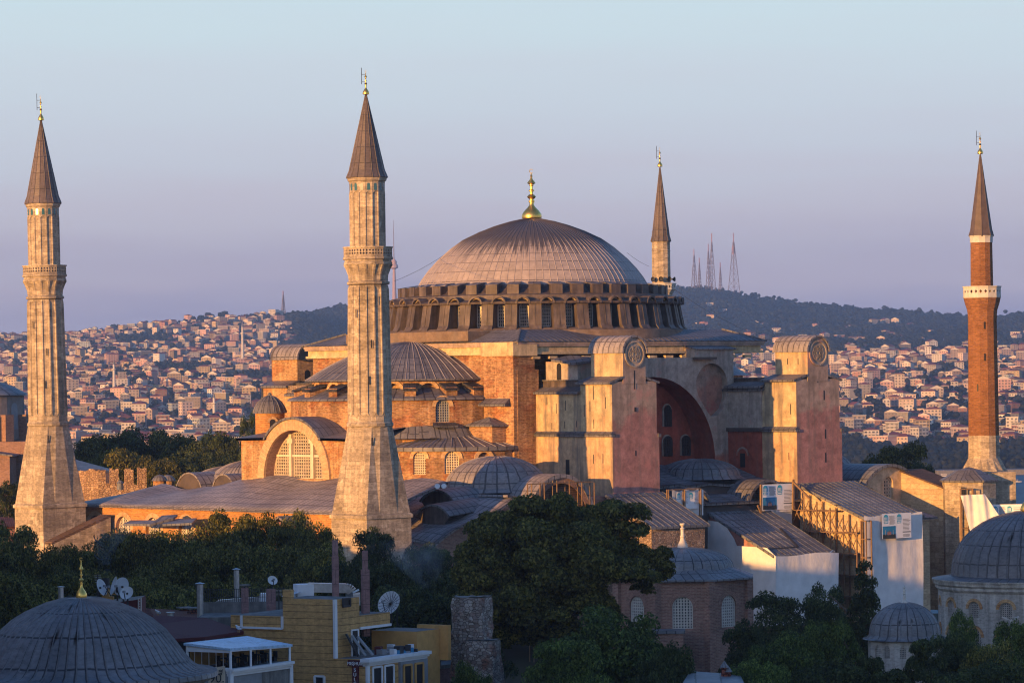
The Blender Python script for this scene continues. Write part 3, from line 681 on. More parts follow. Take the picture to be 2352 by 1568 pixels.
mast(651, 668, 724, 7, f=6500, label='thin lone mast above the skyline town left of the large minaret')
# far mosque minarets among the houses
def pencil(u, vt, vb, f, label):
    b = at(u, vb, d=f); h = zat(u, vt, f) - b.z; b.z -= 6; h += 6
    t = thing('far_minaret', label, 'minaret', b, 'small minarets among the far houses'); mb = MB(); r = 1.5
    mb.lathe([(r * 1.3, 0), (r, h * .3), (r, h * .62), (r * 1.7, h * .64), (r * 1.7, h * .67), (r * .8, h * .67), (r * .8, h * .82)], (0, 0), m_htrim, 10); mb.build('shaft', t, loc=(0, 0, 0))
    mb = MB(); mb.lathe([(r * 1.0, h * .82), (0, h)], (0, 0), m_hroof2, 10); mb.build('spire', t, loc=(0, 0, 0))
for a in ((92, 815, 848, 4300, 'tiny white minaret behind the leftmost fluted minaret'), (262, 825, 878, 4000, 'tiny white minaret just right of the leftmost fluted shaft'), (971 * .574, 735, 812, 4700, 'pale far minaret rising above the skyline houses'), (492, 900, 960, 3500, 'small pale minaret above the dark trees, left one'), (684, 938, 985, 3100, 'small pale minaret low above the dark trees, right one'), (1698, 782, 800, 5200, 'tiny minaret beside the white hillside villas')):
    pencil(*a)
# ferries
def boat(u, v, w, label, small=False):
    f = 2450; p = at(u, v, d=f); p.z = SEA; L = w / K * f
    t = thing('small_boat' if small else 'ferry', label, 'boat' if small else 'ferry', p, rz=A0 - pi / 2 + .15)
    mb = MB(); n = 10; hw = L * .11; hh = L * .1
    loop = lambda k, z: (z, [(L / 2 * x * (1 if x < .6 else 1), y) for x, y in [(-1, -hw * k), (.55, -hw * k), (.8, -hw * k * .7), (1.02 + .06 * z / hh, 0), (.8, hw * k * .7), (.55, hw * k), (-1, hw * k)]])
    mb.loft([loop(.8, -.5), loop(1, hh)], m_htrim); mb.face([V((q[0], q[1], hh)) for q in loop(1, hh)[1]], m_htrim); mb.build('hull', t, loc=(0, 0, 0))
    mb = MB(); z = hh
    for i, (a, b) in enumerate(((-.85, .5), (-.7, .35), (-.1, .22)) if not small else ((-.4, .1),)):
        h = L * .075; mb.rect(L / 2 * a, L / 2 * b, -hw * .85, hw * .85, z, z + h * .35, m_htrim); mb.rect(L / 2 * a + .2, L / 2 * b - .2, -hw * .8, hw * .8, z + h * .35, z + h * .75, m_hwin); mb.rect(L / 2 * a, L / 2 * b, -hw * .9, hw * .9, z + h * .75, z + h, m_htrim); z += h
    mb.build('cabin', t, loc=(0, 0, 0)); mb = MB(); mb.bar((L * .02, 0, z), (L * .02, 0, z + L * .14), .5, m_mast); mb.bar((L * .02, -2, z + L * .1), (L * .02, 2, z + L * .1), .3, m_mast); mb.build('mast', t, loc=(0, 0, 0))
boat(2166, 1096, 66, 'white three deck ferry on the strait left of the brick minaret'); boat(2139, 1080, 30, 'smaller white ferry partly behind the round tree'); boat(2336, 1100, 22, 'little white boat on blue water right of the brick minaret', True)
p = at(2310, 1089, d=2640); mb = MB(); mb.box((p.x, p.y, SEA - 3), (240, 30, 7), m_concrete, A0 - pi / 2); tag(mb.build('quay'), 'long stone quay along the far shore right of the brick minaret', 'quay')
# ---------------------------------------------------------------- the great domed church
CH = thing('domed_basilica', 'huge old domed church of brick, plaster and lead between four minarets', 'church', (0, 0, 0))
def finial(parent, base, h, r, name='finial', n=20, moon=True, m=None, flute=0):
    m = m or m_gold; mb = MB(); x, y, z = base
    pr = [(0.62, 0), (.98, .02), (1.0, .05), (.96, .10), (.72, .17), (.40, .235), (.24, .28), (.22, .33), (.30, .34), (.30, .37), (.2, .38), (.20, .40), (.34, .42), (.44, .45), (.34, .48), (.15, .50), (.15, .55), (.28, .56), (.28, .58), (.14, .60), (.13, .66), (.22, .675), (.22, .70), (.42, .72), (.36, .745), (.14, .80), (.08, .85), (.15, .86), (.08, .88), (.05, .93)]
    mb.lathe([(a * r, z + b * h) for a, b in pr], (x, y), m, n)
    o = mb.build(name, parent, 40)
    if moon:
        mb = MB(); R_ = h * .04; q = RT
        for k in range(14):
            t0, t1 = -pi / 2 + .5 + (2 * pi - 1.0) * k / 14 + pi, -pi / 2 + .5 + (2 * pi - 1.0) * (k + 1) / 14 + pi
            c = V((x, y, z + h * .965)); P = lambda t: c + q * (R_ * sin(t) * .8) - UP * (R_ * cos(t))
            mb.bar(P(t0), P(t1), h * .011, m)
        mb.build('crescent', o)
    return o
# -- cube below the dome
mb = MB(); mb.rect(-21.6, 21.6, -16.5, 21.6, 18, 38.6, m_brickw); mb.rect(-22, -19.9, -16.6, 21.6, 18, 38.6, m_brick)
mb.build('core_wall', CH)
mb = MB()   # brick corner pier with its lead capped stubs
mb.rect(-23.2, -19.5, -22.35, -16.4, 18, 38.6, m_brick); mb.rect(-22.6, -18.9, -22.45, -20, 18, 36.3, m_brick)
mb.rect(-25.6, -23.1, -20.8, -16.2, 20, 29.2, m_brick)
pier = mb.build('corner_pier', CH)
mb = MB(); c = V((-24.2, -18.5, 30.2))
q = [(-26.1, -21.3), (-22.9, -21.3), (-22.9, -15.8), (-26.1, -15.8)]
for i in range(4): mb.face([(*q[i], 29.15), (*q[(i + 1) % 4], 29.15), c], m_lead); mb.face([(*q[i], 28.95), (*q[(i + 1) % 4], 28.95), (*q[(i + 1) % 4], 29.15), (*q[i], 29.15)], m_lead)
mb.face([(*p, 28.95) for p in q[::-1]], m_lead)
mb.face([(-24.4, -22, 31.9), (-24.4, -16.6, 31.9), (-23.2, -16.9, 32.6), (-23.2, -21.6, 32.6)][::-1], m_lead); mb.face([(-24.4, -22, 31.6), (-24.4, -16.6, 31.6), (-24.4, -16.6, 31.9), (-24.4, -22, 31.9)][::-1], m_lead)
mb.face([(-24.4, -22, 31.6), (-24.4, -22, 31.9), (-23.2, -21.6, 32.6), (-23.2, -21.6, 31.6)][::-1], m_lead)
mb.build('lead_cap', pier)
# cornice
mb = MB()
for (z0, z1, o) in ((38.3, 38.6, .35), (38.6, 39.35, .1), (39.35, 39.6, .45), (39.6, 39.95, .55)):
    mb.rect(-22.2 - o, 22.2 + o, -22.2 - o, 22.2 + o, z0, z1, m_plasy if o < .4 else m_plas)
mb.rect(-23.5, -19.3, -22.7, -16.2, 38.1, 39.9, m_plasy)
for i in range(14): mb.rect(-20 + i * 3.0, -18.6 + i * 3.0, -22.5, -22.0, 37.7, 38.05, m_plasy)
mb.build('cornice', CH)
mb = MB(); e = 22.95; s_ = 18.5
for a, b in (((-1, -1), (1, -1)), ((1, -1), (1, 1)), ((1, 1), (-1, 1)), ((-1, 1), (-1, -1))):
    mb.face([(a[0] * e, a[1] * e, 39.96), (b[0] * e, b[1] * e, 39.96), (b[0] * s_, b[1] * s_, 41.6), (a[0] * s_, a[1] * s_, 41.6)], m_lead)
    mb.bar((a[0] * e, a[1] * e, 39.96), (a[0] * s_, a[1] * s_, 41.65), .25, m_lead)
    for i in range(46):
        k = i / 45 * 2 - 1; A = V((a[0] + (b[0] - a[0]) * (k + 1) / 2, a[1] + (b[1] - a[1]) * (k + 1) / 2, 0))
        n = V((b[1] - a[1], a[0] - b[0], 0)).normalized(); L = min(4.9, (1 - abs(k)) * e + .2); p = A * e
        mb.bar((p.x, p.y, 39.99), (p.x - n.x * L, p.y - n.y * L, 39.99 + 1.64 * L / 4.9), .07, m_lead)
mb.face([(-s_, -s_, 41.6), (s_, -s_, 41.6), (s_, s_, 41.6), (-s_, s_, 41.6)], m_lead)
mb.build('square_roof', CH)
mb = MB(); mb.rect(-22.9, -17, -13, 13, 40.2, 41.5, m_plasd); mb.lathe([(22.0, 40.0), (21.7, 41.55), (20.9, 41.9), (18, 42.0)], (0, 0), m_plasd, 80); mb.build('drum_podium', CH, 30)
# -- drum with forty piers and windows
DR = MB(); DR.lathe([(18.6, 41.6), (18.6, 45.1)], (0, 0), m_leadc, 80)
DR.lathe([(20.9, 45.15), (21.0, 45.4), (19.5, 45.75), (19.4, 46.35), (17.9, 46.7), (16.9, 47.6), (15.97, 47.9)], (0, 0), m_leadc, 80)
DR.lathe([(18.4, 45.1), (20.9, 45.15)], (0, 0), m_leadc, 80)
drum = DR.build('drum', CH, 30)
N40 = 40; st = 2 * pi / N40
def rot_copy(o, k, step, parent):
    c = o.copy(); COL.objects.link(c); c.parent = parent; c.rotation_euler.z = k * step; return c
mb = MB(); w = .82
pts = [(18.3, 41.7), (21.45, 41.7), (21.0, 42.3), (20.45, 45.2), (18.3, 45.2)]
for sgn in (-1, 1): mb.face([(r, w * sgn, z) for r, z in (pts if sgn < 0 else pts[::-1])], m_leadc)
for i in range(1, 4): mb.face([(pts[i][0], -w, pts[i][1]), (pts[i][0], w, pts[i][1]), (pts[i + 1][0], w, pts[i + 1][1]), (pts[i + 1][0], -w, pts[i + 1][1])], m_leadc)
mb.bar((21.1, 0, 42.0), (20.5, 0, 45.1), .06, m_leadc)
b0 = mb.build('drum_buttress', CH, loc=(0, 0, 0)); b0.rotation_euler.z = st / 2
for k in range(1, N40): rot_copy(b0, k, st, CH).rotation_euler.z = k * st + st / 2
mb = MB(); mb.rect(16.4, 18.75, -.8, .8, 46.5, 47.75, m_leadc)
mb.face([(16, -.8, 48.2), (18.85, -.9, 47.78), (18.85, .9, 47.78), (16, .8, 48.2)], m_lead)
b1 = mb.build('attic_block', CH, loc=(0, 0, 0)); b1.rotation_euler.z = st / 2
for k in range(1, N40): rot_copy(b1, k, st, CH).rotation_euler.z = k * st + st / 2
mb = MB(); O = V((18.66, 0, 0)); U = V((0, 1, 0))
oc = arch(0, 42.1, 1.15, 3.2, 8); mb.face([(18.64, a, b) for a, b in oc], m_glass)
for i in range(1, 4): mb.bar((18.72, -.575 + 1.15 * i / 4, 42.1), (18.72, -.575 + 1.15 * i / 4, 45.1), .07, m_latw)
for i in range(1, 7): mb.bar((18.72, -.55, 42.1 + .46 * i), (18.72, .55, 42.1 + .46 * i), .07, m_latw)
for i in range(len(oc)): mb.bar((18.72, *oc[i]), (18.72, *oc[(i + 1) % len(oc)]), .15, m_latw)
b2 = mb.build('drum_window', CH, loc=(0, 0, 0))
mb = MB(); vault(mb, (21.0, 0, 45.15), (18.6, 0, 45.15), 1.02, m_leadc, n=10, thick=.22); vault(mb, (20.6, 0, 45.1), (18.7, 0, 45.1), .78, m_plasy, n=10, thick=.06)
b3 = mb.build('window_hood', CH, loc=(0, 0, 0))
for k in range(1, N40): rot_copy(b2, k, st, CH); rot_copy(b3, k, st, CH)
# -- great dome
DP = [(17.0, 47.55), (16.3, 47.75), (15.97, 48.0), (15.4, 49.0), (14.46, 50.25), (13.2, 51.6), (11.44, 53.15), (9.67, 54.4), (7.36, 55.5), (5.23, 56.3), (3.2, 56.9), (1.33, 57.3), (0, 57.4)]
mb = MB(); mb.lathe(DP, (0, 0), m_dome, 120, su=1.0, seams=100); mb.ribs(DP[:-1], (0, 0), m_dome, 100, w=.05, h=.055)
dome = mb.build('great_dome', CH, 25)
f = finial(dome, (0, 0, 57.3), 6.9, 1.4, n=28)
# -- west half dome
WC = (-22.0, 0)
SP = [(14.4, 35.25), (14.0, 35.45), (12.6, 36.3), (10.9, 37.25), (9.0, 38.15), (6.8, 39.05), (4.6, 39.75), (2.2, 40.2), (0, 40.4)]
mb = MB(); mb.lathe(SP, WC, m_lead, 60, pi / 2, 3 * pi / 2, su=1.4, seams=34); mb.ribs(SP[:-1], WC, m_leadl, 34, pi / 2, 3 * pi / 2, w=.06, h=.07, full=False)
mb.lathe([(14.4, 35.05), (14.4, 35.25)], WC, m_lead, 60, pi / 2, 3 * pi / 2)
mb.build('half_dome', CH, 30)
pol = lambda R_, ph, z=0: V((-22 - R_ * cos(ph), -R_ * sin(ph), z))   # ph from west, positive to the south
mb = MB(); hd = radians(180 / 9); mbh = MB()
for k in range(9):
    p0, p1 = -pi / 2 + k * hd, -pi / 2 + (k + 1) * hd; a, b = pol(13.5, p0), pol(13.5, p1); U = (b - a); L = U.length
    O = V((a.x, a.y, 0)); Nn = V((-cos((p0 + p1) / 2), -sin((p0 + p1) / 2), 0))
    hole = arch(L / 2, 33.0, 2.3, 1.75, 8)
    mb.wall(O, U, [(0, 32.5), (L, 32.5), (L, 35.2), (0, 35.2)], [hole], .9, m_brick, m_brickw, N=Nn)
    O2 = O - Nn * .9; un = U.normalized(); mb.face([O2 + un * s + UP * z for s, z in ((L / 2 - 1.3, 32.9), (L / 2 + 1.3, 32.9), (L / 2 + 1.3, 35.0), (L / 2 - 1.3, 35.0))], m_brickw)
    archband(mbh, O, U, L / 2, 33.0 + 1.75 - 1.15, 1.12, 1.55, .12, m_arch, 10); mbh.build('window_arch', CH); mbh = MB()
mb.build('half_dome_wall', CH)
for k in range(10):
    ph = -pi / 2 + k * hd; ph += .1 if k == 0 else -.1 if k == 9 else 0
    mb = MB(); c = pol(14.6, ph); mb.box((c.x, c.y, 32.4), (2.6, 1.5, 1.75), m_brick, atan2(-sin(ph), -cos(ph)))
    e = V((-cos(ph), -sin(ph), 0)); q = V((e.y, -e.x, 0)); A = [pol(16.15, ph, 34.0) + q * .95, pol(16.15, ph, 34.0) - q * .95, pol(13.4, ph, 34.75) - q * .95, pol(13.4, ph, 34.75) + q * .95]
    mb.face(A, m_lead); mb.face(A[::-1], m_lead)
    B = [p - UP * .3 for p in A]
    for i in range(4): mb.face([A[i], A[(i + 1) % 4], B[(i + 1) % 4], B[i]], m_lead); mb.face([A[i], A[(i + 1) % 4], B[(i + 1) % 4], B[i]][::-1], m_lead)
    mb.build('half_dome_buttress', CH)
def apse(c, R_, p0, p1, z0, z1, m, n, name, wins=(), eave=None):
    """curved wall of flat bays about c; wins: (bay, width, sill, height, kind)"""
    mb = MB(); W_ = {w[0]: w for w in wins}; o = None; todo = []
    P = lambda ph: V((c[0] - R_ * cos(ph), c[1] - R_ * sin(ph), 0))
    for k in range(n):
        a, b = P(p0 + (p1 - p0) * k / n), P(p0 + (p1 - p0) * (k + 1) / n); L = (b - a).length; U = (b - a).normalized(); hs = []
        if k in W_:
            _, w, s, h, kind = W_[k]; hs = [arch(L / 2, s, w, h, 9)]; todo.append((a, U, L, W_[k]))
        mb.wall(a, U, [(0, z0), (L, z0), (L, z1), (0, z1)], hs, .55, m, m_brickw)
    o = mb.build(name, CH)
    for a, U, L, (k, w, s, h, kind) in todo:
        m2 = MB(); archband(m2, a, U, L / 2, s + h - w / 2, w / 2, w / 2 + .5, .1, m_arch, 9); m2.build('window_arch', o)
        if kind == 'blind':
            m2 = MB(); N = U.cross(UP); m2.face([a + U * x + UP * z - N * .4 for x, z in arch(L / 2, s, w, h, 9)], m_brick); m2.build('blind_niche', o)
        else: window(o, a, U, L / 2, s, w, h, 6, 9, .3, m_lat if kind == 'l' else m_grey, m_glassw if kind == 'l' else m_glass, .11)
    return o
SK = [(13.2, 34.1), (14.6, 33.5), (16.7, 32.75), (16.8, 32.5)]
mb = MB(); mb.lathe(SK[::-1], WC, m_lead, 60, pi / 2, 3 * pi / 2, seams=40); mb.build('lead_skirt', CH, 30)
apse(WC, 16.3, -pi / 2, pi / 2, 20, 32.7, m_brick, 18, 'apse_wall', [(15, 1.9, 29.6, 3.0, 'w')])
mb = MB(); a = pol(16.2, radians(155 - 90 + .5)); ph = radians(65.5); e = V((-cos(ph), -sin(ph), 0)); q = V((e.y, -e.x, 0))
o_ = pol(16.2, ph); A = [o_ + q * 1.5 + UP * 29.55, o_ - q * 1.5 + UP * 29.55, o_ - q * 1.7 + e * .9 + UP * 29.15, o_ + q * 1.7 + e * .9 + UP * 29.15]
mb.face(A, m_lead); mb.face(A[::-1], m_lead); B = [p - UP * .25 for p in A]
for i in range(4): mb.face([A[i], A[(i + 1) % 4], B[(i + 1) % 4], B[i]], m_lead); mb.face([A[i], A[(i + 1) % 4], B[(i + 1) % 4], B[i]][::-1], m_lead)
mb.build('window_hood_lead', CH)
# -- the two exedrae
for sg, nm in ((-1, 's'), (1, 'n')):
    c = (-25.0, 12.0 * sg)
    wins = [(3, 1.75, 22.9, 2.9, 'l'), (5, 1.8, 22.9, 2.95, 'l'), (7, 1.85, 23.0, 2.9, 'l'), (9, 1.8, 23.0, 2.7, 'blind')] if sg < 0 else [(3, 1.8, 22.9, 2.9, 'l')]
    apse(c, 10.2, radians(-42 if sg < 0 else -100), radians(104 if sg < 0 else 40), 19, 26.3, m_brick, 12, 'exedra_wall', wins)
    XP = [(10.75, 25.9), (10.7, 26.4), (8.2, 27.0), (5.0, 27.7), (2.4, 28.3), (0, 28.7)]
    mb = MB(); mb.lathe(XP, c, m_lead, 48, su=1.0, seams=44); mb.ribs(XP[1:-1], c, m_leadl, 44, w=.05, h=.08); mb.build('exedra_roof', CH, 30)
    # lead saddle where the exedra roof meets the apse wall
    mb = MB()
    for k in range(14):
        p0, p1 = radians(25 * -sg + 0), 0
        t0, t1 = radians(28 + 60 * k / 14) * -sg, radians(28 + 60 * (k + 1) / 14) * -sg
        hh = lambda t: 28.4 + .75 * cos((abs(t) - radians(58)) * 2.6) ** 2
        A = [pol(16.4, t0, hh(t0)), pol(16.4, t1, hh(t1)), pol(17.7, t1, 27.5), pol(17.7, t0, 27.5)]; mb.face(A if sg > 0 else A[::-1], m_lead)
        B = [pol(16.2, t0, hh(t0) - .5), pol(16.2, t1, hh(t1) - .5)]; 
    mb.build('lead_saddle', CH, True)
# -- western gable with the great lunette window
WX = -42.0
O = V((WX, 11.7, 0)); U = V((0, -1, 0)); zc = 22.4
oc = [(0, 21.5), (23.4, 21.5), (23.4, 27.7)] + [(11.7 + 7.7 * cos(t), zc + 7.7 * sin(t)) for t in [radians(44 + (136 - 44) * i / 20) for i in range(21)]] + [(0, 27.7)]
hole = [(11.7 - 6.35, zc), (11.7 + 6.35, zc)] + [(11.7 + 6.35 * cos(pi * i / 24), zc + 6.35 * sin(pi * i / 24)) for i in range(1, 24)]
mb = MB(); mb.wall(O, U, oc, [hole], 1.9, m_brickw, m_brickdk)
mb.rect(WX + .02, -30, -11.7, -7.2, 20, 27.7, m_brickw); mb.rect(WX + .02, -30, 7.2, 11.7, 20, 27.7, m_brickw)
gab = mb.build('west_gable', CH)
mb = MB(); archband(mb, O, U, 11.7, zc, 6.35, 7.75, .35, m_arch, 36); mb.build('great_arch', gab)
def lun(mb, P):
    for s in (-1, 1):
        a = 11.7 + s * 2.35; t = zc + sqrt(6.35 ** 2 - 2.35 ** 2) - .1
        mb.bar(P(a, zc, 1.3), P(a, t, 1.3), .55, m_lat); mb.bar(P(a - .6, t - .9, 1.25), P(a + .6, t - .9, 1.25), .6, m_lat)
    mb.bar(P(11.7 - 5.5, zc + 2.95, 1.35), P(11.7 + 5.5, zc + 2.95, 1.35), .3, m_lat)
window(gab, O, U, 11.7, zc, 12.7, 6.35, 26, 15, 1.5, m_lat, m_glassw, .13, 24, name='lunette_window', extra=lun)
mb = MB()
vault(mb, (WX - .55, 0, zc), (-34, 0, zc), 8.1, m_lead, n=24, thick=.32, a0=radians(40), a1=radians(140)); mb.build('barrel_roof', gab, 30)
for sg in (-1, 1):
    mb = MB(); A = [(WX - .5, 12.2 * sg, 27.65), (WX - .5, 5.6 * sg, 27.75), (-33, 5.4 * sg, 29.3), (-33, 12.2 * sg, 29.0)]
    mb.face(A if sg < 0 else A[::-1], m_lead); B = [(p[0], p[1], p[2] - .3) for p in A]
    for i in range(4): mb.face([A[i], A[(i + 1) % 4], B[(i + 1) % 4], B[i]], m_lead); mb.face([A[i], A[(i + 1) % 4], B[(i + 1) % 4], B[i]][::-1], m_lead)
    mb.build('gable_side_roof', gab)
# -- little domed stair turrets left and right of the gable
for sg in (1,):
    c = (-36, 13.2 * sg); mb = MB(); mb.lathe([(2.0, 22), (2.0, 31.0)], c, m_bricknar, 24); 
    tw = mb.build('stair_turret', CH, True)
    mb = MB(); mb.lathe([(2.35, 30.9), (2.3, 31.05), (2.05, 31.7), (1.6, 32.4), (.9, 33.0), (.3, 33.25), (.22, 33.6), (0, 33.7)], c, m_lead, 24, seams=16); mb.ribs([(2.3, 31.05), (2.05, 31.7), (1.6, 32.4), (.9, 33.0), (.3, 33.25)], c, m_lead, 16, w=.05, h=.07); mb.build('turret_dome', tw, 30)
    a = V((c[0], c[1], 0)); d = V((-FW.x, -FW.y, 0)).normalized(); d = Matrix.Rotation(.25, 3, 'Z') @ d; U = V((-d.y, d.x, 0)); p = a + d * 2.03 - U * .45
    mb = MB(); mb.face([p + U * x + UP * z for x, z in arch(.45, 28.2, .8, 1.9, 8)], m_recess); archband(mb, p, U, .45, 29.7, .42, .72, .06, m_arch, 8); mb.build('doorway', tw)
# -- four buttress towers with round lead heads
def slit(mb, O, U, s, z, w=.28, h=1.0, par=None):
    O, U = V(O), V(U).normalized(); N = U.cross(UP); p = O + U * s + N * .012
    mb.face([p - U * (w / 2) + UP * (z - h / 2), p + U * (w / 2) + UP * (z - h / 2), p + U * (w / 2) + UP * (z + h / 2), p - U * (w / 2) + UP * (z + h / 2)], m_recess)
    if par: mb.build('wall_slit', par)
def sheetroof(mb, A, m, t=.28):
    A = [V(p) for p in A]; B = [p - UP * t for p in A]; n = len(A)
    nn = (A[1] - A[0]).cross(A[2] - A[0])
    if nn.z < 0: A, B = A[::-1], B[::-1]
    mb.face(A, m); mb.face(B[::-1], m)
    for i in range(n): mb.face([B[i], B[(i + 1) % n], A[(i + 1) % n], A[i]], m)
def tower(x0, x1, south, mw, z_low, rose=True):
    s = -1 if south else 1; Y = lambda y: y * s
    ya, yb, yc = 22.0, 31.1, 37.1; xm = (x0 + x1) / 2; mb = MB()
    mb.rect(x0, x1, Y(yb), Y(yc), 27.9, 34.6, mw); mb.rect(x0, x1, Y(ya - 1.6), Y(yb), 27.9, 33.4, mw)
    mb.rect(x0 - .12, x1 + .25, Y(ya - 1.6), Y(yc + .15), z_low, 27.9, mw)
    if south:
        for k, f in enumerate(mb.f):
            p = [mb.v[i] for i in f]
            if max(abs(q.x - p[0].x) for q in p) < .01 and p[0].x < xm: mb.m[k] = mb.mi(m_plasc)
    t = mb.build('buttress_tower', CH)
    mb = MB()
    sheetroof(mb, [(x0 - .5, Y(yc + .1), 34.55), (xm - 1.9, Y(yc + .1), 35.3), (xm - 1.9, Y(yb - .4), 35.3), (x0 - .5, Y(yb - .4), 34.55)], m_lead)
    mb.build('shoulder_roof', t); mb = MB()
    sheetroof(mb, [(x1 + .5, Y(yc + .1), 34.55), (xm + 1.9, Y(yc + .1), 35.2), (xm + 1.9, Y(yb - .4), 35.2), (x1 + .5, Y(yb - .4), 34.55)], m_lead)
    mb.build('shoulder_roof', t); mb = MB()
    sheetroof(mb, [(x0 - .55, Y(ya), 33.35), (x0 - .55, Y(yb), 33.35), (x0 + 1.4, Y(yb), 34.0), (x0 + 1.4, Y(ya), 34.0)], m_lead)
    mb.rect(x0 + 1.4, x1, Y(ya), Y(yb), 33.3, 34.9, m_leadc); sheetroof(mb, [(x0 + 1.2, Y(ya), 34.92), (x1, Y(ya), 34.92), (x1, Y(yb), 34.92), (x0 + 1.2, Y(yb), 34.92)], m_lead, .12)
    mb.build('step_roof', t); mb = MB()
    mb.rect(x0 - .45, x0 + .3, Y(ya), Y(yc + .3), 27.55, 27.95, m_lead); sheetroof(mb, [(x0 - .5, Y(ya), 27.9), (x0 - .5, Y(yc + .1), 27.9), (x0, Y(yc + .1), 28.25), (x0, Y(ya), 28.25)], m_lead, .1)
    mb.build('lead_ledge', t); mb = MB()
    mb.rect(x1, x1 + .5, Y(yc - .6), Y(yc + .3), 27.4, 27.8, m_lead)
    mb.build('lead_ledge', t)
    hw = 1.98; mb = MB(); mb.rect(xm - hw, xm + hw, Y(yb), Y(yc + .06), 34.3, 38.3, mw)
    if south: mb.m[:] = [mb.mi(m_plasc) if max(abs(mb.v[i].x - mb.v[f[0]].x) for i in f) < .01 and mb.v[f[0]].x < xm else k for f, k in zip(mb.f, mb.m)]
    mb.face([(xm - hw, Y(yc + .06), 38.25)] + [(xm + hw * cos(q), Y(yc + .06), 38.25 + hw * sin(q)) for q in [pi - pi * i / 16 for i in range(1, 16)]] + [(xm + hw, Y(yc + .06), 38.25)][::1], mw) if south else None
    mb.face([(xm + hw * cos(q), Y(yb - .02), 38.25 + hw * sin(q)) for q in [pi * i / 16 for i in range(17)]][::(1 if s > 0 else -1)], m_plasg if south else m_plasd)
    if south: mb.f[-2:] = mb.f[-2:]
    h = mb.build('tower_head', t)
    mb = MB(); vault(mb, (xm, Y(yb - .3), 38.25), (xm, Y(yc + .3), 38.25), hw + .28, m_leadl, n=18, thick=.25)
    for i in range(6):
        y = yb + (yc - yb) * (i + .2) / 5.4
        for k in range(14): a, b = pi * k / 14, pi * (k + 1) / 14; mb.bar((xm + 2.28 * cos(a), Y(y), 38.25 + 2.28 * sin(a)), (xm + 2.28 * cos(b), Y(y), 38.25 + 2.28 * sin(b)), .07, m_leadl)
    mb.build('barrel_roof', h, 30)
    if rose:
        O = V((xm, Y(yc + .06), 38.1)); mb = MB(); archband(mb, O, V((1, 0, 0)), 0, 0, 1.5, 1.72, .16, m_plasg, 32, 0, 2 * pi); archband(mb, O, V((1, 0, 0)), 0, 0, .95, 1.08, .12, m_plasg, 28, 0, 2 * pi); archband(mb, O, V((1, 0, 0)), 0, 0, .24, .34, .14, m_plasg, 14, 0, 2 * pi)
        mb.face([O + V((1.5 * cos(q), -.03, 1.5 * sin(q))) for q in [2 * pi * i / 28 for i in range(28)]], m_plasg)
        for k in range(8):
            a = pi / 8 + k * pi / 4; A = O + V((.34 * cos(a), -.1, .34 * sin(a))); B1 = O + V((.66 * cos(a - .26), -.1, .66 * sin(a - .26))); B2 = O + V((.66 * cos(a + .26), -.1, .66 * sin(a + .26))); Cc = O + V((.98 * cos(a), -.1, .98 * sin(a)))
            for p, r_ in ((A, B1), (A, B2), (B1, Cc), (B2, Cc)): mb.bar(p, r_, .085, m_plasg)
        mb.build('rosette', h)
    return t, xm
tA, xA = tower(-19.4, -11.6, True, m_plas, 9); tB, xB = tower(14.1, 22.4, True, m_plas, 9)
tC, xC = tower(-19.4, -11.6, False, m_brickw, 18, False)
mb = MB()
for s, z, h in ((24.6, 32.2, 1.0), (26.4, 31.2, 1.3), (32.9, 31.5, 1.3), (28.2, 31.6, 1.3), (25.5, 28.9, .9), (28.0, 29.1, .9), (30.3, 29.2, .8), (33.6, 29.2, 1.2), (33.6, 33.2, 1.8), (35.9, 31.9, 1.5), (31.8, 30.9, 1.5), (33.6, 24.7, 1.2), (35.4, 24.8, 1.2)): slit(MB(), (-19.4 - (.12 if z < 27.9 else 0), -0, 0), (0, -1, 0), s, z, .13, h, par=tA)
slit(MB(), (-19.52, 0, 0), (0, -1, 0), 28.6, 23.6, .75, 2.0, par=tA)
for s, z, w, h in ((0, 34.8, .2, 2.4), (0, 25.4, .22, .7), (0.1, 31.0, .36, .6)): slit(MB(), (xA, -37.1 - (.15 if z < 27.9 else 0.06), 0), (1, 0, 0), s, z, w, h, par=tA)
mb = MB()
for s, z, h in ((36.0, 30.6, 1.4), (35.7, 24.3, 1.0), (33.4, 37.0, .8), (35.4, 37.0, .8)): slit(MB(), (14.1 - (.12 if z < 27.9 else 0) if z < 35 else xB - 1.98, 0, 0), (0, -1, 0), s, z, .14, h, par=tB)
for s, z, w, h in ((0, 35.2, .2, 2.2), (1.2, 32.4, .26, 1.3), (1.2, 27.2, .26, 1.3), (1.2, 24.0, .26, 1.3), (1.2, 18.8, .2, .7)): slit(MB(), (xB, -37.1 - (.15 if z < 27.9 else 0), 0), (1, 0, 0), s, z, w, h, par=tB)
p = V((xC, 31.08, 0)); mb = MB(); mb.face([p + V((x - .2, 0, z)) for x, z in arch(0, 34.9, 1.0, 1.9, 8)], m_recess); mb.bar((xC - 1, 30.95, 38.1), (xC + 1.2, 30.95, 38.1), .12, m_dark); mb.build('doorway', tC)
mb = MB(); mb.rect(-19.4, -13, 22, 31, 33.5, 34.6, m_rubble); mb.build('parapet', tC)
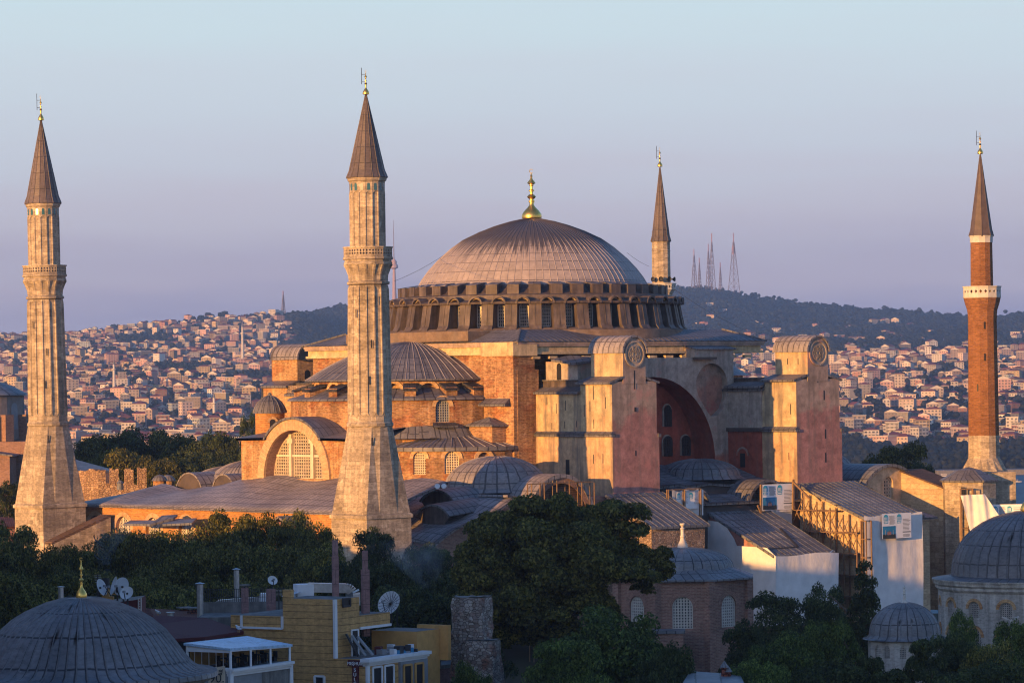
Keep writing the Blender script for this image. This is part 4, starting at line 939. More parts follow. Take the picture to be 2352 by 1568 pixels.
# -- south front : tympanum under the great arch
O = V((-11.6, -24.4, 0)); U = V((1, 0, 0)); cx = 11.6 - .25
oc = [(0, 18), (25.7, 18), (25.7, 33.6), (26.5, 33.6), (26.5, 39.0), (19.3, 39.0), (19.3, 37.7), (0, 37.7)]
r = 11.45; zs = 23.7; hole = [(cx - r, 18.5), (cx + r, 18.5)] + [(cx + r * cos(pi * i / 28), zs + r * sin(pi * i / 28)) for i in range(29)]
nc = 11.6 + 10.75; rn = 3.0; nich = [(nc - .1, 29.6), (nc + 1.1, 29.9), (nc + 2.2, 30.8), (nc + 2.85, 32.2)] + [(nc + rn * cos(pi * i / 18), 33.9 + rn * sin(pi * i / 18)) for i in range(19)] + [(nc - 2.6, 32.6), (nc - 1.6, 31.2), (nc - .8, 30.2)]
mb = MB(); mb.wall(O, U, oc, [hole, nich], 0, m_plasg); N_ = V((0, -1, 0))
for hl, dd, m_ in ((hole, 4.2, m_plasr), (nich, 1.0, m_plasg)):
    for i in range(len(hl)):
        a, b = hl[i], hl[(i + 1) % len(hl)]; P = lambda q, d: V((O.x + q[0], O.y + d, q[1])); mb.face([P(a, 0), P(b, 0), P(b, dd), P(a, dd)], m_)
mb.rect(-11.6, 14.1, -24.38, -21.0, 37.3, 37.65, m_plasg); mb.face([(14.9, -24.4, 33.6), (14.9, -21.4, 33.6), (14.9, -21.4, 39), (14.9, -24.4, 39)], m_plasg); mb.face([(7.7, -24.4, 37.7), (7.7, -21.4, 37.7), (7.7, -21.4, 39), (7.7, -24.4, 39)], m_plasg)
sf = mb.build('south_wall', CH)
mb = MB(); mb.face([(x - 11.6, -23.41, z) for x, z in nich], m_plasn); mb.build('niche', sf)
mb = MB(); sheetroof(mb, [(7.5, -24.7, 38.95), (15.2, -24.7, 38.95), (15.2, -21.6, 39.5), (7.5, -21.6, 39.5)], m_leadb, .2); mb.build('coping', sf)
mb = MB(); mb.rect(7.2, 11.0, -25.2, -24.38, 37.45, 37.75, m_leadd); mb.build('drip_ledge', sf)
mb = MB(); mb.rect(13.85, 14.3, -30.7, -24.42, 28.0, 33.5, m_plasg); mb.build('tower_flank_shade', sf)  # grey panel puts shade into the colour of the cream tower face
mb = MB(); mb.rect(13.7, 14.2, -30.7, -24.42, 18, 27.7, m_plasr); lw_ = mb.build('lower_wall', sf)
mb = MB(); mb.rect(13.35, 14.3, -30.7, -24.4, 27.65, 28.1, m_leadd); mb.build('ledge', sf)
q = V((13.68, -27.2, 0)); mb = MB(); slit(mb, q, V((0, -1, 0)), 0, 23.7, .95, 1.9); mb.build('door_opening', lw_); mb = MB(); archband(mb, q, V((0, -1, 0)), 0, 24.3, .95, 1.2, .1, m_plasg, 10); mb.build('door_arch', lw_)
mb = MB(); sheetroof(mb, [(13.2, -31.2, 33.75), (16, -31.2, 34.5), (16, -24.2, 34.5), (13.2, -24.2, 33.75)], m_leadb); mb.build('flank_roof', sf)
mb = MB(); mb.rect(-11.6, 11.3, -20.4, -20.1, 18, 36, m_plasr); ty = mb.build('tympanum', sf)
O3 = V((0, -20.42, 0))
for s, z, w, h, pt in ((6.0, 28.4, 1.25, 2.9, .35), (2.5, 24.4, 1.5, 2.7, 0), (5.95, 24.4, 1.5, 2.7, 0), (9.35, 24.4, 1.5, 2.7, 0)):
    o = window(ty, O3, U, s, z, w, h, 4, 7, -.3, m_dark, m_glass, .06, 10, pt, 'arched_window'); m2 = MB(); archband(m2, O3, U, s, z + h - w / 2, w / 2 + .02, w / 2 + .2, .12, m_plasg, 10)
    for k in (-1, 1): m2.bar((s + k * (w / 2 + .1), -20.48, z), (s + k * (w / 2 + .1), -20.48, z + h - w / 2), .2, m_plasg)
    m2.build('surround', o)
# small lead roofed sentry room behind tower A
mb = MB(); mb.rect(-17.5, -13, -28.5, -22.3, 34.8, 37.3, m_plasg); sheetroof(mb, [(-18.6, -29, 37.1), (-13, -29, 37.6), (-13, -22, 38.2), (-18.6, -24.6, 37.6)], m_lead)
mb.face([(-17.52, -24.4 - x, z) for x, z in arch(.5, 34.9, .9, 2.2, 8)], m_recess); mb.build('roof_chamber', CH)
# -- north front kept simple, seen only from above
mb = MB(); mb.rect(-11.6, 22, 21.6, 24, 18, 38, m_plasg); mb.rect(14, 22.4, 22, 37, 18, 34, m_plas); mb.build('north_wall', CH)
# -- east half dome
mb = MB(); mb.lathe(SP, (22, 0), m_lead, 40, -pi / 2, pi / 2, seams=34); mb.lathe([(13.4, 20), (13.4, 35.2)], (22, 0), m_brick, 40, -pi / 2, pi / 2); mb.build('east_half_dome', CH, 30)
# ---------------------------------------------------------------- gallery roofs and the west front
def grid_roof(mb, X, Y, zf, m, t=.3):
    g = [[V((x, y, zf(x, y))) for y in Y] for x in X]
    for i in range(len(X) - 1):
        for j in range(len(Y) - 1):
            A = [g[i][j], g[i + 1][j], g[i + 1][j + 1], g[i][j + 1]]
            if (A[1] - A[0]).cross(A[2] - A[0]).z < 0: A = A[::-1]
            mb.face(A, m, [(p.y, p.x) for p in A])
    for j in range(len(Y) - 1):
        a, b = g[0][j], g[0][j + 1]; mb.face([a, b, b - UP * t, a - UP * t], m); mb.face([a, b, b - UP * t, a - UP * t][::-1], m)
    for i in range(len(X) - 1):
        for e in (0, -1):
            a, b = g[i][e], g[i + 1][e]; mb.face([a, b, b - UP * t, a - UP * t], m); mb.face([a, b, b - UP * t, a - UP * t][::-1], m)
fx = lambda a, b, n: [a + (b - a) * i / n for i in range(n + 1)]
sm = lambda a, b, x: (lambda t: t * t * (3 - 2 * t))(min(1, max(0, (x - a) / (b - a))))
def narz(x, y):
    k = (x + 52.9) / 11.2
    top = 22.5 - 1.7 * sm(11, 19, y) + .55 * math.exp(-((y - 29) / 3.0) ** 2) - .8 * sm(30, 36, y)
    return 18.75 + (top - 18.75) * (k ** .9) + .3 * sin(y * .42) * k
mb = MB(); grid_roof(mb, fx(-52.9, -41.7, 10), fx(-31, 36.3, 60), narz, m_leadl); mb.build('narthex_roof', CH, True)
O = V((-52.2, 36.0, 0)); U = V((0, -1, 0)); holes = []; ws = []
for u in (220, 283, 352, 428, 500, 575, 640, 700):
    y = at(u, 1205, x=-52.2).y; s = 36 - y; ws.append(s)
oc = [(0, 4), (66, 4), (66, 18.8), (0, 18.8)]
hs = [arch(s, 13.0, 3.5, 4.3, 12) for s in ws]
mb = MB(); mb.wall(O, U, oc, hs, .9, m_bricknar, m_bricknar); mb.rect(-52.15, -42, 35.9, 36, 4, 18.8, m_bricknar); nw = mb.build('narthex_wall', CH)
for s in ws:
    def mull(mb, P, s=s):
        for k in (-.55, .55): mb.bar(P(s + k, 13, .55), P(s + k, 17.1, .55), .26, m_latw)
    window(nw, O, U, s, 13.0, 3.5, 4.3, 9, 11, .6, m_latw, m_glass, .13, 12, extra=mull)
    m2 = MB(); archband(m2, O, U, s, 15.55, 1.75, 2.35, .06, m_arch, 14); m2.build('window_arch', nw)
mb = MB(); mb.rect(-41.8, -22, -20, 34, 10, 20.4, m_bricknar); mb.build('gallery_block', CH)
def lowdome(c, R_, z0, z1, name='gallery_dome', m=None, n=24):
    pr = [(R_ * 1.12, z0 - .5), (R_, z0)] + [(R_ * cos(t), z0 + (z1 - z0) * sin(t)) for t in [pi / 2 * i / 9 for i in range(1, 9)]] + [(0, z1)]
    mb = MB(); mb.lathe(pr, c, m or m_leadl, 48, su=1.1, seams=n); mb.ribs(pr[1:-1], c, m or m_leadl, n, w=.045, h=.07); return mb.build(name, CH, 30)
# north gallery domes and dormers beyond the long roof
lowdome((-33, 22.5), 5.6, 20.4, 24.3); lowdome((-30, 31), 6.2, 19.6, 23.4)
for y, x, R_, zz in ((25.5, -40.8, 3.2, 19.7), (17.3, -41.0, 2.6, 20.2)):
    mb = MB(); vault(mb, (x, y, zz), (x + 9, y, zz), R_, m_leadl, n=16, thick=.2, a0=.25, a1=pi - .25, end=m_leadd, over=.1); mb.build('roof_dormer', CH, 30)
# south west corner roofs
az = lambda x, y: 15.2 + 4.9 * max(0, min(1, (x + 49.5) / 13.0)) ** .9 + .8 * sm(-38, -24, y) + .25 * sin(x * .6 + y * .4)
mb = MB(); grid_roof(mb, fx(-49.5, -34.5, 14), fx(-37.6, -20, 14), az, m_leadl); mb.build('aisle_roof', CH, True)
mb = MB(); grid_roof(mb, fx(-37, -24, 12), fx(-36.9, -18, 14), lambda x, y: 20.3 + .5 * sin(x * .45) + .9 * sm(-30, -20, y), m_leadl); mb.build('aisle_roof_upper', CH, True)
mb = MB(); mb.rect(-49.0, -19.4, -36.9, -20, 3, 15.1, m_brickdk); mb.rect(-36.0, -19.4, -36.5, -18, 12, 20.0, m_brickdk)
mb.face([(-49, -37.02, 15)] + [(-49 + k, -37.02, az(-49 + k, -37) - .25) for k in range(15)] + [(-35, -37.02, 15)], m_brickdk); mb.build('aisle_wall', CH)
lowdome((-30.2, -26.8), 6.6, 21.3, 25.3)
mb = MB(); vault(mb, (-28.8, -37.9, 17.6), (-28.8, -27, 17.6), 5.5, m_leadl, n=24, thick=.5, a0=.15, a1=pi - .1, end=m_planks, over=.8); lv = mb.build('lunette_vault', CH, 30)
mb = MB(); archband(mb, V((-28.8, -37.6, 17.6)), V((1, 0, 0)), 0, 0, 4.3, 5.1, .1, m_brickdk, 20)
for k in range(4): mb.rect(-30.2 + k * .7, -29.8 + k * .7, -37.2, -37.05, 19.4, 20.6, m_recess)
mb.build('brick_arch', lv)
for u_, v_, x_, R_, L_ in ((1003, 1146, -41.5, 3.6, 9), (992, 1176, -45.2, 3.4, 7)):
    q = at(u_, v_, x=x_); mb = MB(); vault(mb, (x_, q.y, q.z - 3.1), (x_ + L_, q.y + .6, q.z - 2.5), R_ + .7, m_leadb, n=18, thick=.25, a0=.72, a1=pi - .72, end=m_leadc, over=.25); mb.build('roof_dormer', CH, 30)
p = at(1012, 1116, d=437); t = thing('floodlight', 'pair of white floodlights on the lead dormer right of the large minaret', 'floodlight', p); mb = MB()
for k in (-.4, .4): mb.lathe([(.1, -.3), (.34, .0), (.3, .05), (0, .06)], (k, 0), m_white, 12)
mb.bar((-.7, 0, -.5), (.7, 0, -.5), .1, m_dark); [mb.bar((k, 0, -.5), (k, 0, -.2), .1, m_dark) for k in (-.4, .4)]; o = mb.build('lamps', t, loc=(0, 0, 0)); o.rotation_euler = (1.2, 0, A0 - pi / 2)
# aisle roofs between the towers
mb = MB(); grid_roof(mb, fx(-11.4, 14.2, 14), fx(-33.2, -20.6, 10), lambda x, y: 20.9 + 2.4 * sm(-33.2, -22, y) + .15 * sin(x), m_leadb); mb.rect(-11.4, 14.2, -33, -20.6, 14, 20.8, m_leadd); mb.build('south_aisle_roof', CH, True)
lowdome((5.5, -27.2), 5.4, 21.9, 24.1, m=m_leadb)
mb = MB(); grid_roof(mb, fx(-11.4, 14.2, 10), fx(-38, -33, 4), lambda x, y: 18.6 + 1.0 * sm(-38, -33, y), m_leadb); mb.rect(-11.2, 14, -37.6, -33.4, 8, 18.5, m_leadd); mb.build('south_aisle_lower_roof', CH, True)
for x, y, R_, zz in ((-5.0, -36.3, 3.1, 17.6), (8.3, -36.6, 4.2, 17.2)):
    mb = MB(); vault(mb, (x, y - 1.0, zz), (x, -30, zz), R_, m_lead, n=18, thick=.4, a0=.25, a1=pi - .2, end=m_planks, over=.6); mb.build('lunette_vault', CH, 30)
# the three lean-to ranges in front of the south side
def leanto(x0, x1, yb, zt, zb, mw, ms, name, wb=0.0, gut=False):
    mb = MB(); sheetroof(mb, [(x0 - .5, -37.2, zt), (x1 + .5, -37.2, zt), (x1 + .5, yb - .5, zb), (x0 - .5, yb - .5, zb)], ms, .3)
    n = int((x1 - x0) / .95)
    for i in range(n + 1): x = x0 - .4 + (x1 - x0 + .8) * i / n; mb.bar((x, -37.2, zt + .03), (x, yb - .5, zb + .03), .07, ms)
    o = mb.build(name + '_roof', CH); mb = MB()
    for x, q in ((x0, 1), (x1, -1)): mb.face([(x, yb, 2), (x, yb, zb - .35), (x, -37, zt - .35), (x, -37, 2)][::q], mw)
    mb.face([(x0, yb, 2), (x1, yb, 2), (x1, yb, zb - .3), (x0, yb, zb - .3)], mw); mb.build(name + '_wall', CH); return o
leanto(-20.5, -11.2, -45.3, 20.3, 16.3, m_rubble, m_leadb, 'west_range')
leanto(-2.8, 7.6, -49.2, 17.6, 12.1, m_plas, m_leadb, 'middle_range')
leanto(14.0, 24.6, -49.4, 20.7, 16.3, m_ashlar2, m_leadb, 'east_range')
mb = MB(); sheetroof(mb, [(24.4, -37.2, 19.6), (25.2, -37.2, 19.6), (28.0, -49.6, 16.0), (24.4, -49.6, 16.0)], m_lead); mb.rect(24.6, 27, -49, -37, 2, 15.4, m_ashlar2); mb.build('east_range_extension', CH)
mb = MB(); mb.bar((-2.2, -47.9, 12.85), (3.0, -47.9, 12.9), .3, m_dark, .25); mb.bar((3.0, -47.9, 12.9), (4.8, -43, 15.1), .3, m_dark, .25); mb.build('roof_gutter', CH)
# eastern vault with two lattice windows, and the big sloping buttress
O = V((25.4, -37.3, 0)); U = V((1, 0, 0)); R_ = 6.4; cx = 6.3
oc = [(cx - R_, 12), (9.0, 12)] + [(cx + R_ * cos(t), 16.1 + R_ * sin(t)) for t in [1.13 + (pi - 1.13) * i / 18 for i in range(19)]]
mb = MB(); hs = [arch(6.25, 16.3, 1.95, 4.8, 10), arch(2.75, 16.3, 1.7, 3.4, 10)]; mb.wall(O, U, oc, hs, .8, m_plasy, m_plasy); ev = mb.build('east_gable', CH)
for s, w, h, nz in ((6.25, 1.95, 4.8, 10), (2.75, 1.7, 3.4, 7)): window(ev, O, U, s, 16.3, w, h, 4, nz, .5, m_lat, m_glass, .16)
mb = MB(); vault(mb, (25.4 + cx, -37.9, 16.1), (25.4 + cx, -20, 16.1), 6.75, m_leadb, n=24, thick=.4); mb.build('barrel_roof', ev, 30)
lowdome((29, -22), 8.5, 21.0, 25.6, m=m_leadb)
mb = MB(); mb.lathe([(9.3, 8), (9.3, 20.8)], (29, -22), m_brick, 40); mb.build('dome_base', CH, True)
mb = MB(); P0 = [(-37, 21.9), (-48.6, 18.7), (-49.6, 18.2), (-50.6, 3), (-37, 3)]
A = [V((34.2, y, z)) for y, z in P0]; B = [V((38.6, y, z)) for y, z in P0]
mb.face(A[::-1], m_ashlar2) if True else None
mb.face(B, m_ashlar2)
for i in range(5): mb.face([A[i], B[i], B[(i + 1) % 5], A[(i + 1) % 5]][::-1], m_ashlar2)
bt = mb.build('sloping_buttress', CH)
mb = MB(); sheetroof(mb, [(33.9, -36.9, 22.05), (38.9, -36.9, 22.05), (38.9, -49.9, 18.45), (33.9, -49.9, 18.45)], m_planks, .22); mb.build('coping', bt)
mb = MB(); mb.rect(22.6, 46, -36.5, 30, 3, 17, m_brick); mb.build('east_block', CH)
# left : small orange lantern turrets, ruined wall, lead roof
# ---------------------------------------------------------------- the four minarets
def ring16(r, rib=.1, n=16, wr=.05, ph=0):
    """fluted outline: flat facets with a round rib at every corner"""
    out = []
    for k in range(n):
        a = 2 * pi * k / n + ph; st = 2 * pi / n
        for da, rr in ((-wr, r * cos(0)), (-wr * .5, r + rib), (wr * .5, r + rib), (wr, r), (st / 2, r * cos(st / 2) + .0)): out.append((rr * cos(a + da), rr * sin(a + da)))
    return out
def circ(r, n=16, ph=0): return [(r * cos(2 * pi * k / n + ph), r * sin(2 * pi * k / n + ph)) for k in range(n)]
def square16(h):
    out = []
    for k in range(16):
        a = 2 * pi * k / 16 + pi / 4; c, s_ = cos(a), sin(a); m = max(abs(c), abs(s_)); out.append((h * c / m, h * s_ / m))
    return out
def finish_top(t, zb, zt, r, m, n=16, sheets=True):
    mb = MB(); pr = [(r * 1.12, zb - .05), (r * 1.14, zb + .08), (r * .98, zb + .9)] + [(r * .98 * (1 - k), zb + .9 + (zt - zb - .9) * k) for k in (.2, .4, .6, .8, .96)] + [(0, zt)]
    mb.lathe(pr, (0, 0), m, n, 0, 2 * pi, su=1.0); mb.ribs(pr[:-1], (0, 0), m, n, w=.05, h=.05)
    o = mb.build('spire', t, loc=(0, 0, 0))
    f = finial(o, (0, 0, zt - .35), 2.95, .40, n=14); f.location = (0, 0, 0)
    mb = MB(); mb.bar((-.5 * RT.x, -.5 * RT.y, zt + .9), (-.5 * RT.x, -.5 * RT.y, zt + 2.9), .05, m_dark); mb.bar((0, 0, zt + 2.1), (-.5 * RT.x, -.5 * RT.y, zt + 2.1), .05, m_dark); mb.bar((0, 0, zt + 1.2), (-.5 * RT.x, -.5 * RT.y, zt + 1.2), .05, m_dark); mb.build('lightning_rod', o, loc=(0, 0, 0))
def parapet(mb, r, z0, h, n, m, cols=3, rows=2, hs=.13):
    for k in range(n):
        a, b = V((r * cos(2 * pi * k / n), r * sin(2 * pi * k / n), 0)), V((r * cos(2 * pi * (k + 1) / n), r * sin(2 * pi * (k + 1) / n), 0))
        L = (b - a).length; U = (b - a).normalized(); hl = []
        for i in range(cols):
            for j in range(rows):
                x, y = L * (i + .5) / cols, z0 + h * (.2 + .6 * (j + .5) / rows); q = min(hs, L / cols * .36); hl.append([(x - q, y), (x, y - q * 1.3), (x + q, y), (x, y + q * 1.3)])
        mb.wall(a, U, [(0, z0), (L, z0), (L, z0 + h), (0, z0 + h)], hl, .14, m)
        mb.bar(a + UP * (z0 + h), b + UP * (z0 + h), .22, m, .14)
def big_minaret(x, y, label):
    t = thing('minaret', label, 'minaret', (x, y, 0), 'pair of big fluted minarets at the west front')
    zz = lambda v: 35 + (876 - v) * .05246
    zb, z1, z2, z3 = zz(975), zz(568), zz(408), zz(1183); lo = dict(loc=(0, 0, 0))
    mb = MB(); h = 3.42
    sq = square16(h); mb.loft([(0, square16(h * 1.03)), (z3 - .2, square16(h * 1.0))], m_ashlar); mb.loft([(z3 - .3, square16(h * 1.05)), (z3 + .1, square16(h * 1.05)), (z3 + .25, square16(h * .99))], m_ashlar)
    mb.face([(p[0], p[1], z3 + .25) for p in square16(h)], m_ashlar)
    mb.build('plinth', t, **lo)
    mb = MB(); top = circ(2.62, 16, pi / 4)
    # folded taper from square to sixteen sides
    B = [V((p[0], p[1], z3 + .2)) for p in square16(h * .985)]; T = [V((p[0], p[1], zb)) for p in circ(2.66, 16, pi / 4 + pi / 16)]
    for k in range(16):
        j = (k + 1) % 16
        for f in ([B[k], B[j], T[k]], [T[k], B[j], T[j]]):
            n = (f[1] - f[0]).cross(f[2] - f[0]); t_ = V((-n.y, n.x, 0)).normalized(); mb.face(f, m_ashlar, [(p.dot(t_), p.z) for p in f])
    mb.build('tapered_base', t, **lo)
    mb = MB(); mb.loft([(zb - .3, circ(2.66)), (zb - .15, circ(2.85)), (zb + .15, circ(2.85)), (zb + .35, circ(2.68)), (zb + 1.2, circ(2.64))], m_ashlar)
    mb.loft([(zb + 1.1, ring16(2.58, .03)), (zb + 1.6, ring16(2.53, .17, wr=.06)), (zz(665), ring16(2.33, .17, wr=.06)), (zz(655), ring16(2.36, .02))], m_ashlar)
    for k in range(16):
        a = 2 * pi * (k + .5) / 16; 
        for j in range(5): b0, b1 = pi * j / 5, pi * (j + 1) / 5; q = V((-sin(a), cos(a), 0)); c = V((cos(a), sin(a), 0)) * 2.6 + UP * (zb + 1.35); mb.bar(c - q * .42 * cos(b0) + UP * -.3 * sin(b0), c - q * .42 * cos(b1) + UP * -.3 * sin(b1), .07, m_ashlar)
    for (z, a) in ((zz(720), 196), (zz(790), 238), (zz(873), 230), (zz(1013), 236), (zz(690), 250)):
        e = V((cos(radians(a)), sin(radians(a)), 0)); q = V((-e.y, e.x, 0)); c = e * (2.62 if z > zb else 3.05) + UP * z; mb.face([c - q * .08 - UP * .5, c + q * .08 - UP * .5, c + q * .08 + UP * .5, c - q * .08 + UP * .5], m_recess)
    mb.build('shaft', t, **lo)
    mb = MB(); zc0, zc1 = zz(652), zz(590)
    mb.loft([(zc0 - .1, circ(2.42)), (zc0, circ(2.6)), (zc0 + .25, circ(2.6)), (zc0 + .35, ring16(2.34, .03, wr=.08)), (zc0 + 1.1, ring16(2.38, .06, wr=.08)), (zc0 + 1.9, ring16(2.62, .14, wr=.09)), (zc0 + 2.3, ring16(2.85, .14, wr=.09)), (zc0 + 2.35, circ(2.95)), (zc0 + 2.6, circ(2.95)), (zc0 + 2.65, circ(2.86)), (zc1 - .35, circ(2.86)), (zc1 - .3, circ(3.04)), (zc1 - .05, circ(3.04)), (zc1, circ(2.98))], m_ashlar)
    mb.face([(p[0], p[1], zc1) for p in circ(3.0)], m_ashlar); parapet(mb, 2.95, zc1, z1 - zc1, 16, m_ashlar)
    mb.build('balcony', t, **lo)
    mb = MB(); mb.loft([(zc1, ring16(2.06, .12, wr=.055)), (z2 - 1.9, ring16(2.06, .12, wr=.055)), (z2 - 1.6, circ(2.15)), (z2 - .5, circ(2.17)), (z2 - .35, circ(2.35)), (z2, circ(2.42))], m_ashlar)
    mb.build('upper_shaft', t, **lo)
    for k in range(16):
        a = 2 * pi * (k + .5) / 16; e = V((cos(a), sin(a), 0)); q = V((-e.y, e.x, 0)); c = e * (2.16 * cos(pi / 16) + .02)
        mb = MB(); mb.face([c + q * x + UP * z for x, z in arch(0, z2 - 1.55, .36, .85, 6)], m_blueglass); mb.build('gallery_window', t, loc=(0, 0, 0))
    finish_top(t, z2, zz(210), 2.2, m_leadc2)
    return t
m_blueglass = plain('blue_glass', (.03, .12, .15), .15, spec=.6); m_leadc2 = lead_mat('lead_spire', (.145, .118, .112), (.115, .092, .088), (.06, .05, .05), .92, 2.0, .05)
mSW = big_minaret(-58.1, -36, 'large fluted stone minaret standing before the church, nearest and tallest of the four')
km = kids(); mNW = copy_tree(mSW, km); mNW.location = (-58.3 - RT.x * .35, 32.2 - RT.y * .35, 0); mNW.rotation_mode = 'QUATERNION'
mNW.rotation_quaternion = Matrix.Rotation(-.011, 4, FW).to_quaternion()
zb_ = 35 + (876 - 408) * .05246
for ch in mNW.children:
    if ch.name.startswith('spire'): ch.scale.z = 1.12; ch.location.z = -zb_ * .12
mNW['label'] = 'fluted stone minaret with square base at the far left of the picture'
# brick minaret in the south east
def zse(v): return 35 + (858.5 - v) * .0602
t = thing('brick_minaret', 'slender red brick minaret with white balcony at the right of the church', 'minaret', (46.6, -41.5, 0))
mb = MB(); oct_ = lambda r: circ(r, 8, pi / 8 + .1)
mb.loft([(2, oct_(3.35)), (zse(1080), oct_(3.3)), (zse(1078), oct_(3.1))], m_ashlar); mb.build('plinth', t, loc=(0, 0, 0))
mb = MB(); B = [V((*p, zse(1080))) for p in circ(3.15, 16, .1)]; T = [V((*p, zse(1052))) for p in circ(2.2, 16, .1)]
for k in range(0, 16):
    j = (k + 1) % 16; md = B[k].lerp(B[j], .5) * 1.0
    mb.face([B[k], V((B[k].x * .93, B[k].y * .93, B[k].z)).lerp(B[j], .5), T[k]], m_ashlar); mb.face([V((B[k].x * .93, B[k].y * .93, B[k].z)).lerp(B[j], .5), B[j], T[k]], m_ashlar); mb.face([B[j], T[j], T[k]], m_ashlar)
mb.build('folded_base', t, loc=(0, 0, 0))
mb = MB(); mb.loft([(zse(1055), circ(2.22, 12)), (zse(1000), circ(2.18, 12))], m_ashlar); mb.build('stone_band', t, loc=(0, 0, 0))
mb = MB(); mb.loft([(zse(1000), circ(2.16, 12)), (zse(735), circ(2.02, 12)), (zse(722), circ(2.06, 12)), (zse(712), circ(2.12, 12)), (zse(695), circ(2.45, 12)), (zse(683), circ(2.62, 12))], m_brickred)
for (v, a) in ((747, 229), (820, 229), (890, 200)):
    e = V((cos(radians(a)), sin(radians(a)), 0)); q = V((-e.y, e.x, 0)); c = e * 2.1 + UP * zse(v); mb.face([c - q * .1 - UP * .5, c + q * .1 - UP * .5, c + q * .1 + UP * .5, c - q * .1 + UP * .5], m_recess)
mb.build('shaft', t, loc=(0, 0, 0))
mb = MB(); z0 = zse(682); mb.loft([(z0 - .1, circ(2.62, 12)), (z0, circ(2.68, 12)), (z0 + .15, circ(2.68, 12))], m_latw); parapet(mb, 2.65, z0 + .12, zse(658) - z0 - .1, 12, m_latw, 2, 1, .2); mb.face([(*p, z0 + .1) for p in circ(2.65, 12)], m_latw); mb.build('balcony', t, loc=(0, 0, 0))
mb = MB(); mb.loft([(z0, circ(1.6, 12)), (zse(556), circ(1.53, 12))], m_brickred); mb.build('upper_shaft', t, loc=(0, 0, 0))
mb = MB(); mb.loft([(zse(556), circ(1.62, 12)), (zse(554), circ(1.6, 12)), (zse(544), circ(1.62, 12)), (zse(540), circ(1.72, 12))], m_latw); mb.build('white_collar', t, loc=(0, 0, 0))
m_slate = plain('dark_lead', (.105, .08, .075), .6, vary=.3, scale=1.2)
finish_top(t, zse(541), zse(346), 1.5, m_slate, 8)
# lean stone minaret behind the dome
def zne(v): return 35 + (867.8 - v) * .0672
t = thing('slim_minaret', 'slim pale stone minaret half hidden behind the great dome', 'minaret', (54.0, 31.0, 0))
mb = MB(); mb.loft([(0, circ(2.6, 12)), (30, circ(2.0, 12)), (zne(672), circ(1.75, 12)), (zne(664), circ(2.1, 12))], m_ashlar); mb.build('shaft', t, loc=(0, 0, 0))
mb = MB(); mb.loft([(zne(672), circ(1.8, 12)), (zne(665), circ(2.2, 12)), (zne(664), circ(2.35, 12))], m_latw); mb.face([(*p, zne(664)) for p in circ(2.3, 12)], m_latw); parapet(mb, 2.3, zne(664), zne(650) - zne(664), 12, m_latw, 2, 1, .3); mb.build('balcony', t, loc=(0, 0, 0))
mb = MB(); mb.loft([(zne(664), circ(1.5, 12)), (zne(575), circ(1.46, 12)), (zne(574), circ(1.52, 12)), (zne(572), circ(1.46, 12)), (zne(556), circ(1.44, 12)), (zne(552), circ(1.5, 12))], m_ashlar)
mb.build('upper_shaft', t, loc=(0, 0, 0))
for a in (190, 225, 262, 300):
    mb = MB(); e = V((cos(radians(a)), sin(radians(a)), 0)); c = e * 1.5 + UP * zne(640); q = V((-e.y, e.x, 0)); mb.bar(c, c + e * .35, .18, m_dark)
    lp = lambda r, k: [c + e * k + q * (r * cos(2 * pi * i / 10)) + UP * (r * sin(2 * pi * i / 10)) for i in range(10)]
    A, B = lp(.12, .3), lp(.4, .7)
    for i in range(10): mb.face([A[i], A[(i + 1) % 10], B[(i + 1) % 10], B[i]], m_dark)
    mb.face(lp(.3, .5), m_dark); mb.build('loudspeaker', t, loc=(0, 0, 0))
finish_top(t, zne(552), zne(374), 1.42, m_leadc2, 12)
# ---------------------------------------------------------------- around the church
def small_dome(parent, c, R_, z0, z1, m, n=24, skirt=1.12, name='dome', dz=.5, su=1.1):
    pr = [(R_ * skirt, z0 - dz), (R_ * (1 + (skirt - 1) * .35), z0 - dz * .35), (R_, z0 + .2)] + [(R_ * cos(t), z0 + .2 + (z1 - z0 - .2) * sin(t) ** .95) for t in [pi / 2 * i / 10 for i in range(1, 10)]] + [(0, z1)]
    mb = MB(); mb.lathe(pr, c, m, 72, su=su, seams=n); mb.ribs(pr[:-1], c, m, n, w=.05, h=.07); return mb.build(name, parent, 30)
# another old church at the left edge
p = at(-62, 1000, d=625); t = thing('old_church', 'dark brick church with plaster drum and lead roof cut by the left picture edge', 'church', (p.x, p.y, 0)); c = (p.x, p.y)
zl = lambda v: zat(0, v, 625)
mb = MB(); mb.lathe([(9.0, zl(1010)), (9.0, zl(906))], c, plain('drum_render', (.26, .22, .20), .9, vary=.2), 40); dr = mb.build('drum', t)
mb = MB(); mb.lathe([(9.8, zl(908)), (9.7, zl(905)), (7.5, zl(890)), (4, zl(873)), (0, zl(862))], c, m_leadb, 40, seams=30); mb.build('dome', t, 30)
for k in range(12):
    a = 2 * pi * k / 12 + .1; e = V((cos(a), sin(a), 0)); mb = MB(); mb.box((c[0] + e.x * 9.2, c[1] + e.y * 9.2, zl(1015)), (2.2, 1.8, zl(952) - zl(1015)), m_brickdk, a); mb.build('drum_pier', t)
    a += pi / 12; e = V((cos(a), sin(a), 0)); q = V((-e.y, e.x, 0)); mb = MB(); mb.face([V((c[0], c[1], 0)) + e * 9.03 + q * x + UP * z for x, z in arch(0, zl(985), 1.9, zl(925) - zl(985), 8)], m_grey); mb.build('blind_arch', t)
mb = MB(); q = fr(622, -95); mb.box((*fr(625, -95).xy, 0), (26, 22, zl(1012)), m_brickdk, A0 - pi / 2); mb.box((*fr(612, -95.5).xy, 0), (19, 12, zl(1045)), m_brickdk, A0 - pi / 2); mb.build('nave', t)
